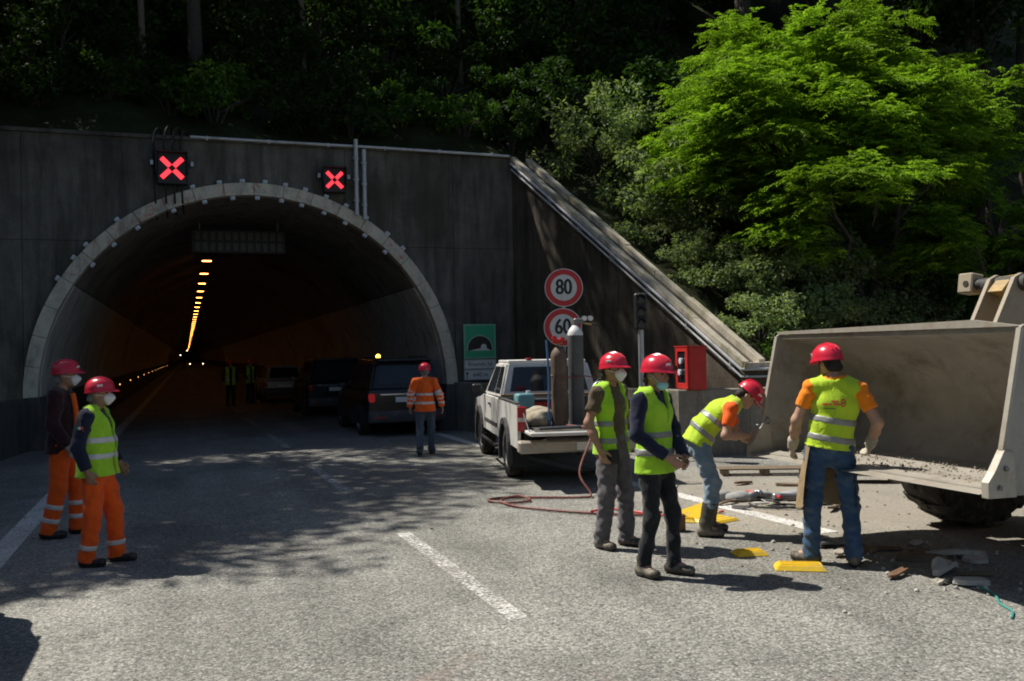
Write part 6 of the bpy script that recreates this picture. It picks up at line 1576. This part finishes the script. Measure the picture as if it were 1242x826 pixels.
for s in (-1, 1):
    ck = [(5.28, 0.80), (6.10, 0.765), (6.37, 0.81), (6.515, 0.945), (6.585, 1.15), (6.555, 1.39), (6.43, 1.635), (6.2, 1.84), (5.93, 1.94), (5.60, 2.0), (5.565, 1.985), (5.365, 1.12), (5.30, 0.98)]
    b = MB(); b.prism(bx_(ck), 'y', s * (HB - 0.028), s * HB, bev=0.004); b.build('cheek_plate', 'bucket_steel', bk)
    b = MB(); b.prism(bx_([(5.55, 1.975), (5.35, 1.12), (5.38, 1.115), (5.58, 1.97)]), 'y', s * (HB - 0.034), s * (HB + 0.006)); b.build('cheek_edge', 'bucket_edge', bk)
    b = MB(); b.prism(bx_([(5.20, 0.79), (5.46, 0.785), (5.44, 1.10), (5.355, 1.12), (5.26, 0.97), (5.20, 0.90)]), 'y', s * (HB - 0.045), s * (HB + 0.018), bev=0.004); kc = b.build('corner_guard', 'bucket_edge', bk)
    for zz, xx in ((0.86, 5.30), (0.99, 5.36)):
        one('bolt', 'tool_steel', kc, lambda b, s=s, zz=zz, xx=xx: b.cyl((xx - LX, s * (HB + 0.016), zz), (xx - LX, s * (HB + 0.032), zz), 0.02, seg=6))
b = MB(); b.prism(bx_([(5.18, 0.815), (5.50, 0.795), (5.50, 0.842), (5.46, 0.848)]), 'y', -HB + 0.046, HB - 0.046); b.build('cutting_edge', 'bucket_edge', bk)
b = MB(); b.prism([(-HB, 1.985), (-HB + 0.45, 2.045), (HB - 0.04, 2.02), (HB, 1.99)], 'x', 5.58 - LX, 5.622 - LX); b.build('spill_plate', 'bucket_edge', bk)
# hinge ears and linkage at the back of the bucket
for yy in (-0.16, 0.10):
    b = MB(); b.prism(bx_([(6.45, 1.60), (6.56, 1.40), (7.05, 1.9), (7.16, 2.36), (7.12, 2.46), (7.02, 2.49), (6.93, 2.45)]), 'y', yy - 0.022, yy + 0.022, bev=0.004); b.build('hinge_ear', 'loader_tan', bk)
one('hinge_pin', 'loader_dark', bk, lambda b: b.cyl((7.03 - LX, -0.24, 2.40), (7.03 - LX, 0.22, 2.40), 0.075, seg=18), True)
blk = one('grease_block', 'loader_tan', bk, lambda b: b.box((0.15, 0.17, 0.19), (7.03 - LX, 0.40, 2.43), (0, R(8), 0), bev=0.012))
one('bore', 'loader_dark', blk, lambda b: b.cyl((6.96 - LX, 0.38, 2.43), (6.945 - LX, 0.38, 2.43), 0.03, seg=12))
one('cross_tube', 'loader_dark', bk, lambda b: b.cyl((7.03 - LX, 0.2, 2.42), (7.03 - LX, 0.36, 2.42), 0.05, seg=12), True)
link = one('tilt_link', 'loader_yellow', ld, lambda b: b.prism(bx_([(6.86, 2.33), (7.0, 2.28), (8.3, 2.36), (8.75, 2.62), (8.7, 2.86), (8.3, 2.62), (7.0, 2.47)]), 'y', -0.10, 0.06, bev=0.01))
for xx, zz in ((7.35, 2.40), (7.7, 2.44), (8.5, 2.68)): one('bolt', 'tool_steel', link, lambda b, xx=xx, zz=zz: b.cyl((xx - LX, -0.12, zz), (xx - LX, -0.095, zz), 0.05, seg=8))
for yy in (-0.62, 0.62):
    one('lift_arm', 'loader_yellow', ld, lambda b, yy=yy: b.prism(bx_([(6.62, 0.92), (6.80, 0.84), (7.6, 1.35), (8.6, 1.95), (9.5, 2.15), (9.55, 2.42), (8.5, 2.30), (7.5, 1.75), (6.64, 1.12)]), 'y', yy - 0.06, yy + 0.06, bev=0.01))
    one('hydraulic_ram', 'loader_dark', ld, lambda b, yy=yy: (b.cyl((7.9 - LX, yy * 0.72, 1.35), (9.4 - LX, yy * 0.72, 1.05), 0.08, seg=12), b.cyl((7.5 - LX, yy * 0.72, 1.43), (7.9 - LX, yy * 0.72, 1.35), 0.045, seg=12)), True)
one('tilt_ram', 'loader_dark', ld, lambda b: (b.cyl((8.7 - LX, -0.02, 2.72), (9.9 - LX, -0.02, 2.1), 0.085, seg=12)), True)
one('front_frame', 'loader_yellow', ld, lambda b: b.hull([(-0.5, -0.45, 0.5), (1.9, -0.45, 0.5), (1.9, 0.45, 0.5), (-0.5, 0.45, 0.5)], [(0.3, -0.4, 1.25), (1.9, -0.4, 2.2), (1.9, 0.4, 2.2), (0.3, 0.4, 1.25)]))
one('front_axle', 'loader_dark', ld, lambda b: b.cyl((0, -0.85, 0.78), (0, 0.85, 0.78), 0.2, seg=14), True)
one('rear_frame', 'loader_yellow', ld, lambda b: b.box((3.2, 1.0, 0.7), (3.7, 0, 0.95), bev=0.04))
one('engine_hood', 'loader_yellow', ld, lambda b: b.box((1.9, 1.5, 1.0), (4.4, 0, 1.75), bev=0.08))
one('counterweight', 'loader_dark', ld, lambda b: b.box((0.5, 2.0, 0.7), (5.5, 0, 1.0), bev=0.06))
cabo = one('cab', 'loader_yellow', ld, lambda b: b.hull([(1.95, -0.7, 1.5), (3.4, -0.7, 1.5), (3.4, 0.7, 1.5), (1.95, 0.7, 1.5)], [(2.1, -0.65, 3.2), (3.4, -0.65, 3.2), (3.4, 0.65, 3.2), (2.1, 0.65, 3.2)]))
quad_panel('cab_window', 'car_glass', cabo, [(1.95, 0.7, 1.5), (1.95, -0.7, 1.5), (2.1, -0.65, 3.2), (2.1, 0.65, 3.2)], 0.08, 0.92, 0.25, 0.93)
quad_panel('cab_window', 'car_glass', cabo, [(1.95, -0.7, 1.5), (3.4, -0.7, 1.5), (3.4, -0.65, 3.2), (2.1, -0.65, 3.2)], 0.08, 0.92, 0.25, 0.93)
quad_panel('cab_window', 'car_glass', cabo, [(3.4, 0.7, 1.5), (1.95, 0.7, 1.5), (2.1, 0.65, 3.2), (3.4, 0.65, 3.2)], 0.08, 0.92, 0.25, 0.93)
one('cab_roof', 'loader_yellow', cabo, lambda b: b.box((1.5, 1.5, 0.1), (2.75, 0, 3.26), bev=0.03))
# wheels with chunky lugs
TR, TW = 0.78, 0.56
b = MB(); b.lathe([(0.42, -TW * 0.42), (0.48, -TW * 0.5), (0.66, -TW * 0.5), (0.74, -TW * 0.42), (TR - 0.025, -TW * 0.3), (TR - 0.02, 0), (TR - 0.025, TW * 0.3), (0.74, TW * 0.42), (0.66, TW * 0.5), (0.48, TW * 0.5), (0.42, TW * 0.42)], 'y', seg=44); TY = b.mesh('tyre', True, 40); TY.materials.append(MATS['tyre'])
b = MB(); b.lathe([(0.43, -TW * 0.4), (0.40, -TW * 0.42), (0.36, -TW * 0.2), (0.2, -TW * 0.16), (0.16, -TW * 0.3), (0.0, -TW * 0.32)], 'y', seg=28); b.lathe([(0.43, -TW * 0.4), (0.43, TW * 0.4), (0.36, TW * 0.2), (0.2, TW * 0.16), (0.16, TW * 0.3), (0.0, TW * 0.32)], 'y', seg=28); RM = b.mesh('rim', True, 35); RM.materials.append(MATS['loader_yellow'])
b = MB(); b.hull([(-0.045, -TW * 0.49, TR - 0.11), (0.075, -TW * 0.49, TR - 0.11), (0.12, 0.03, TR - 0.06), (0.0, 0.03, TR - 0.06)], [(-0.045, -TW * 0.47, TR - 0.03), (0.065, -TW * 0.47, TR - 0.03), (0.11, 0.02, TR + 0.012), (0.01, 0.02, TR + 0.012)])
LUG = b.mesh('lug'); LUG.materials.append(MATS['tyre'])
for wx in (0.0, 3.3):
    for wy in (1.04, -1.04):
        w_ = bpy.data.objects.new('wheel', None); COL.objects.link(w_); w_.parent = ld; w_.location = (wx, wy, TR + 0.0)
        ty_ = link_mesh('tyre', TY, None, w_); link_mesh('rim', RM, None, w_)
        for k in range(18):
            for s in (0, 1):
                l_ = link_mesh('lug', LUG, None, w_)
                l_.rotation_euler = (0, R(20 * k + 10 * s), math.pi * s) if s == 0 else (Matrix.Rotation(R(20 * k + 10), 4, 'Y') @ Matrix.Rotation(math.pi, 4, 'Z')).to_euler()

# ------------------------------------------------------------------ rubble and loose things on the ground
mk('stone_dust', (0.30, 0.265, 0.215), 0.9, 0, 0.3, 18, bmp=0.5, bs=60, dirt=(0.14, 0.12, 0.095), damt=0.4, ds=12)
mk('broken_concrete', (0.47, 0.45, 0.41), 0.9, 0, 0.2, 8, bmp=0.6, bs=26, dirt=(0.25, 0.22, 0.18), damt=0.4, ds=6)
mk('yellow_plastic', (0.72, 0.47, 0.02), 0.5, 0, 0.1, 5, dirt=(0.42, 0.33, 0.16), damt=0.35, ds=9)
mk('old_plank', (0.17, 0.125, 0.08), 0.85, 0, 0.25, 7, bmp=0.4, bs=20, dirt=(0.12, 0.095, 0.07), damt=0.4, ds=5)
mk('rusty_steel', (0.16, 0.085, 0.045), 0.8, 0.2, 0.3, 9, bmp=0.4, bs=30, dirt=(0.30, 0.26, 0.2), damt=0.45, ds=7)
mk('brown_case', (0.20, 0.10, 0.04), 0.7, 0, 0.2, 6)
mk('grey_glove', (0.30, 0.30, 0.29), 0.85, 0, 0.2, 12, bmp=0.4, bs=30)
def stones(n, fn, smin, smax, name, mat, label, cat, parent=None, seed=2):
    r = np.random.default_rng(seed); b = MB()
    for i in range(n):
        s = smin + (smax - smin) * r.random() ** 3
        x, y, z = fn(r)
        vs = bmesh.ops.create_icosphere(b.bm, subdivisions=1, radius=s)['verts']
        for v in vs: v.co *= 0.7 + 0.5 * r.random()
        for v in vs: v.co.z *= 0.65
        b.xf(vs, (x, y, z + s * 0.25), tuple(r.uniform(0, 3, 3)))
    o = b.build(name, mat, parent); o['kind'] = 'stuff'
    if label: tag(o, label, cat, None, 'stuff')
    return o
stones(700, lambda r: (5.42 + 0.95 * r.random(), LY - HB + 0.1 + r.random() * (2 * HB - 0.2), 0.841), 0.004, 0.016, 'rubble', 'stone_dust', 'grey stone rubble lying on the bucket floor', 'rubble', None, 4)
def roadgrit(r):
    a = r.normal(size=2); return (6.6 + a[0] * 1.3, 8.3 + a[1] * 1.6, 0.0)
stones(420, roadgrit, 0.004, 0.026, 'road_grit', 'stone_dust', 'loose stone chips scattered on the road near the bucket', 'grit', None, 6)
stones(160, lambda r: (5.75 + r.normal() * 0.55, 6.0 + r.normal() * 0.5, 0.0), 0.004, 0.03, 'road_grit', 'broken_concrete', 'pale concrete crumbs beside the broken slabs', 'grit', None, 9)
def slab_piece(name, loc, size, rz, mat, label, cat, tilt=(0, 0), seed=0, curve=0.0):
    r = random.Random(seed); n = 9
    lo_, hi_ = [], []
    for k in range(n):
        a = 2 * math.pi * k / n; q = 1.0 / max(abs(math.cos(a)), abs(math.sin(a)))
        x = math.cos(a) * q * size[0] / 2 * r.uniform(0.82, 1.05); y = math.sin(a) * q * size[1] / 2 * r.uniform(0.82, 1.05)
        zc = curve * (1 - (2 * x / size[0]) ** 2)
        lo_.append((x, y, zc)); hi_.append((x * 0.95, y * 0.95, zc + size[2] * r.uniform(0.85, 1.1)))
    b = MB(); b.hull(lo_, hi_)
    o = b.build(name, mat, None); o.location = loc; o.rotation_euler = (tilt[0], tilt[1], rz)
    return tag(o, label, cat)
slab_piece('concrete_chunk', (5.78, 5.80, 0.01), (0.36, 0.15, 0.045), R(25), 'broken_concrete', 'curved pale concrete chunk on the road at lower right', 'rubble', (R(8), 0), 1, 0.07)
slab_piece('concrete_slab', (5.68, 5.44, 0.012), (0.28, 0.15, 0.04), R(-20), 'broken_concrete', 'flat broken slab with rusty edge beside the curved chunk', 'rubble', (0, R(3)), 2)
slab_piece('concrete_slab', (5.70, 6.70, 0.006), (0.40, 0.24, 0.035), R(10), 'rusty_steel', 'brown broken plate near the feet of the man in the apron', 'rubble', (0, R(2)), 3)
slab_piece('concrete_slab', (5.98, 6.28, 0.006), (0.46, 0.22, 0.03), R(-12), 'old_plank', 'dark flat fragment lying in the bucket shadow', 'rubble', (R(2), 0), 4)
slab_piece('concrete_slab', (6.35, 6.02, 0.006), (0.30, 0.2, 0.03), R(40), 'broken_concrete', 'small flat fragment deep in the bucket shadow', 'rubble', (0, 0), 5)
slab_piece('paving_slab', (8.75, 10.05, 0.10), (0.95, 0.42, 0.07), R(-28), 'old_plank', 'dark slab resting on blocks beyond the bucket lip', 'slab', (0, R(2)), 6)
for k, (x, y) in enumerate(((8.45, 10.15), (9.05, 9.9))):
    slab_piece('concrete_block', (x, y, 0.0), (0.26, 0.2, 0.1), R(10 + 40 * k), 'broken_concrete', ('pale block under the near end of the dark slab', 'pale block under the far end of the dark slab')[k], 'block', (0, 0), 8 + k)
wp = empty('wooden_pallet', (7.95, 11.3, 0.002), R(-24), 'low wooden board on bearers beyond the bucket corner', 'pallet')
for k in range(3): one('board', 'old_plank', wp, lambda b, k=k: b.box((1.35, 0.10, 0.022), (0, -0.12 + 0.12 * k, 0.095), (0, 0, 0.01 * k), bev=0.003))
for x in (-0.58, 0.0, 0.58): one('bearer', 'old_plank', wp, lambda b, x=x: b.box((0.09, 0.34, 0.08), (x, 0, 0.041), bev=0.004))
def yellow_pad(loc, rz, s, label, fold=False):
    e = empty('yellow_pad', loc, rz, label, 'pad', 'yellow plastic pads on the road')
    w, d, h_ = s
    b = MB(); b.hull([(-w / 2, -d / 2, 0), (w / 2, -d / 2, 0), (w / 2, d / 2, 0), (-w / 2, d / 2, 0)], [(-w / 2 + 0.035, -d / 2 + 0.03, h_), (w / 2 - 0.035, -d / 2 + 0.03, h_), (w / 2 - 0.035, d / 2 - 0.03, h_), (-w / 2 + 0.035, d / 2 - 0.03, h_)])
    bmesh.ops.bevel(b.bm, geom=b.bm.edges[:], offset=0.006, segments=2, affect='EDGES'); b.build('pad', 'yellow_plastic', e)
    for k in range(3): one('rib', 'yellow_plastic', e, lambda b, k=k: b.box((w * 0.75, 0.012, 0.006), (0, (-0.25 + 0.25 * k) * d, h_ + 0.002)))
    if fold: one('flap', 'yellow_plastic', e, lambda b: b.box((w * 0.9, d * 0.7, 0.012), (w * 0.12, d * 0.75, 0.05), (R(18), R(-6), 0.1)))
    return e
yellow_pad((4.83, 6.40, 0.002), R(-30), (0.42, 0.22, 0.045), 'yellow plastic pad nearest the camera beside the apron man')
yellow_pad((4.76, 7.02, 0.002), R(-12), (0.30, 0.20, 0.04), 'small yellow pad between the two shadows')
yellow_pad((5.35, 8.55, 0.002), R(15), (0.46, 0.36, 0.03), 'large flat yellow pad behind the boots of the bending man', True)
yellow_pad((5.05, 8.62, 0.002), R(-35), (0.22, 0.14, 0.04), 'smallest yellow pad just left of the bending man')
tc = empty('tool_case', (4.72, 8.22, 0.002), R(20), 'small brown box beside the boots of the bending man', 'box')
one('box', 'brown_case', tc, lambda b: b.box((0.14, 0.10, 0.17), (0, 0, 0.085), bev=0.008)); one('handle', 'tool_steel', tc, lambda b: b.tube([(-0.04, 0, 0.17), (-0.04, 0, 0.21), (0.04, 0, 0.21), (0.04, 0, 0.17)], 0.007, 6))
# hand tools heaped on the edge line
ag = empty('angle_grinder', (6.38, 9.30, 0.05), R(35), 'grey angle grinder lying on top of the tool heap', 'grinder')
one('motor_body', 'tool_steel', ag, lambda b: b.cyl((-0.18, 0, 0.035), (0.12, 0, 0.045), 0.034, 0.038, 14), True)
one('gear_head', 'galvanised', ag, lambda b: b.box((0.10, 0.08, 0.08), (0.16, 0, 0.045), bev=0.015))
one('disc', 'grey_plastic', ag, lambda b: b.cyl((0.17, 0, -0.004), (0.17, 0, 0.0), 0.085, seg=20)); one('side_handle', 'sign_red', ag, lambda b: b.cyl((0.16, 0.04, 0.05), (0.16, 0.16, 0.06), 0.017, seg=10))
ag2 = copy_tree(ag); ag2.location = (6.72, 9.05, 0.05); ag2.rotation_euler = (0, 0, R(160)); tag(ag2, 'second angle grinder at the right end of the tool heap', 'grinder')
for k, (x, y, sx, sy, lab) in enumerate(((6.10, 9.62, 0.36, 0.17, 'grey glove lying at the left end of the tool heap'), (6.55, 9.47, 0.40, 0.24, 'grey rag bundled behind the angle grinders'), (6.92, 9.3, 0.34, 0.2, 'pale rag at the back of the tool heap'), (6.30, 9.5, 0.3, 0.2, 'crumpled grey cloth between the glove and the grinder'), (6.98, 8.9, 0.28, 0.2, 'crumpled cloth at the right end of the tool heap'))):
    lump('work_glove' if k == 0 else 'rag', (x, y, 0.002), (sx, sy, 0.12), 'grey_glove', lab, 'glove' if k == 0 else 'rag', 60 + k)
tag(one('power_cable', 'black_rubber', None, lambda b: b.tube(bez([(6.25, 9.2, 0.02), (6.2, 8.95, 0.02), (6.42, 8.78, 0.02), (6.68, 8.82, 0.02), (6.6, 8.98, 0.02), (6.35, 8.92, 0.03), (6.5, 8.7, 0.03), (6.9, 8.75, 0.02)], 8), 0.012, 7), True), 'black power cable curled in front of the tool heap', 'cable')
for k, (x, y, rz, lab) in enumerate(((6.48, 9.12, 0.3, 'steel bracket in the middle of the tool heap'), (6.62, 9.2, 1.2, 'steel bracket against the second grinder'))):
    e = empty('steel_bracket', (x, y, 0.002), rz, lab, 'bracket'); one('plate', 'tool_steel', e, lambda b: b.box((0.24, 0.07, 0.012), (0, 0, 0.05), (0.2, 0.1, 0), bev=0.003)); one('flange', 'tool_steel', e, lambda b: b.box((0.012, 0.07, 0.09), (0.11, 0, 0.05), bev=0.003))
mk('teal_cord', (0.03, 0.26, 0.22), 0.6)
tag(one('cord', 'teal_cord', None, lambda b: b.tube(bez([(5.62, 5.28, 0.03), (5.58, 5.12, 0.012), (5.44, 4.95, 0.010), (5.36, 4.78, 0.010), (5.22, 4.66, 0.010)], 8), 0.008, 6), True), 'thin teal cord trailing from the broken slab', 'cord')

# scattered scraps between the men and the bucket
mk('scrap_pale', (0.36, 0.33, 0.28), 0.8, 0, 0.25, 9, bmp=0.4, bs=24, dirt=(0.18, 0.15, 0.11), damt=0.45, ds=8)
GSC = 'scraps scattered below the bucket'
scr = [(6.05, 9.35, 0.34, 0.06, 0.02, 20), (6.30, 9.05, 0.22, 0.10, 0.03, -40), (6.95, 9.15, 0.30, 0.07, 0.03, 75), (6.62, 8.72, 0.26, 0.05, 0.02, 10), (7.15, 9.55, 0.4, 0.09, 0.03, -15), (7.3, 8.9, 0.24, 0.12, 0.03, 50), (5.55, 6.98, 0.24, 0.12, 0.02, -8), (5.42, 6.62, 0.16, 0.09, 0.025, 30), (5.92, 6.66, 0.36, 0.08, 0.02, -25), (6.15, 6.45, 0.2, 0.14, 0.03, 12), (5.6, 6.1, 0.14, 0.08, 0.02, 60), (5.95, 5.62, 0.3, 0.05, 0.02, -35), (5.5, 5.55, 0.12, 0.08, 0.02, 15), (6.4, 6.75, 0.3, 0.1, 0.02, 33), (7.6, 10.2, 0.45, 0.12, 0.03, -30), (7.1, 10.6, 0.3, 0.1, 0.03, 12), (8.1, 10.6, 0.3, 0.16, 0.04, 40), (6.7, 9.75, 0.34, 0.06, 0.03, 5), (7.55, 9.5, 0.55, 0.09, 0.03, -20), (6.9, 8.5, 0.42, 0.07, 0.025, 35), (5.75, 7.0, 0.5, 0.09, 0.025, -14), (6.3, 6.2, 0.55, 0.1, 0.03, -30), (5.35, 5.85, 0.3, 0.07, 0.02, 22), (6.0, 9.0, 0.26, 0.08, 0.03, -60)]
scr.sort(key=lambda q: q[0] * 0.338 + q[1] * 0.941)
for i, (x, y, a, c, h_, rz) in enumerate(scr):
    mt = ('scrap_pale', 'old_plank', 'rusty_steel', 'tool_steel', 'broken_concrete')[i % 5]
    nth = ('nearest', 'second nearest', 'third nearest', 'fourth nearest', 'farthest')[i // 5]
    nm, lb, ct = (('concrete_scrap', 'pale broken scrap lying on the dusty road by the bucket', 'scrap'), ('board_scrap', 'brown splintered board scrap on the road by the bucket', 'scrap'), ('metal_scrap', 'rusty metal scrap on the road by the bucket', 'scrap'), ('metal_scrap', 'grey steel scrap on the road by the bucket', 'scrap'), ('concrete_scrap', 'broken concrete scrap on the road by the bucket', 'scrap'))[i % 5]
    o_ = slab_piece(nm, (x, y, 0.004), (a, c, h_), R(rz), mt, nth + ' ' + lb, ct, (R((i * 37) % 11 - 5), R((i * 53) % 13 - 6)), 30 + i, 0.02 if i % 4 == 0 else 0.0)
    o_.location.z = 0.004 + 0.012 * (i % 3); tag(o_, None, None, GSC)
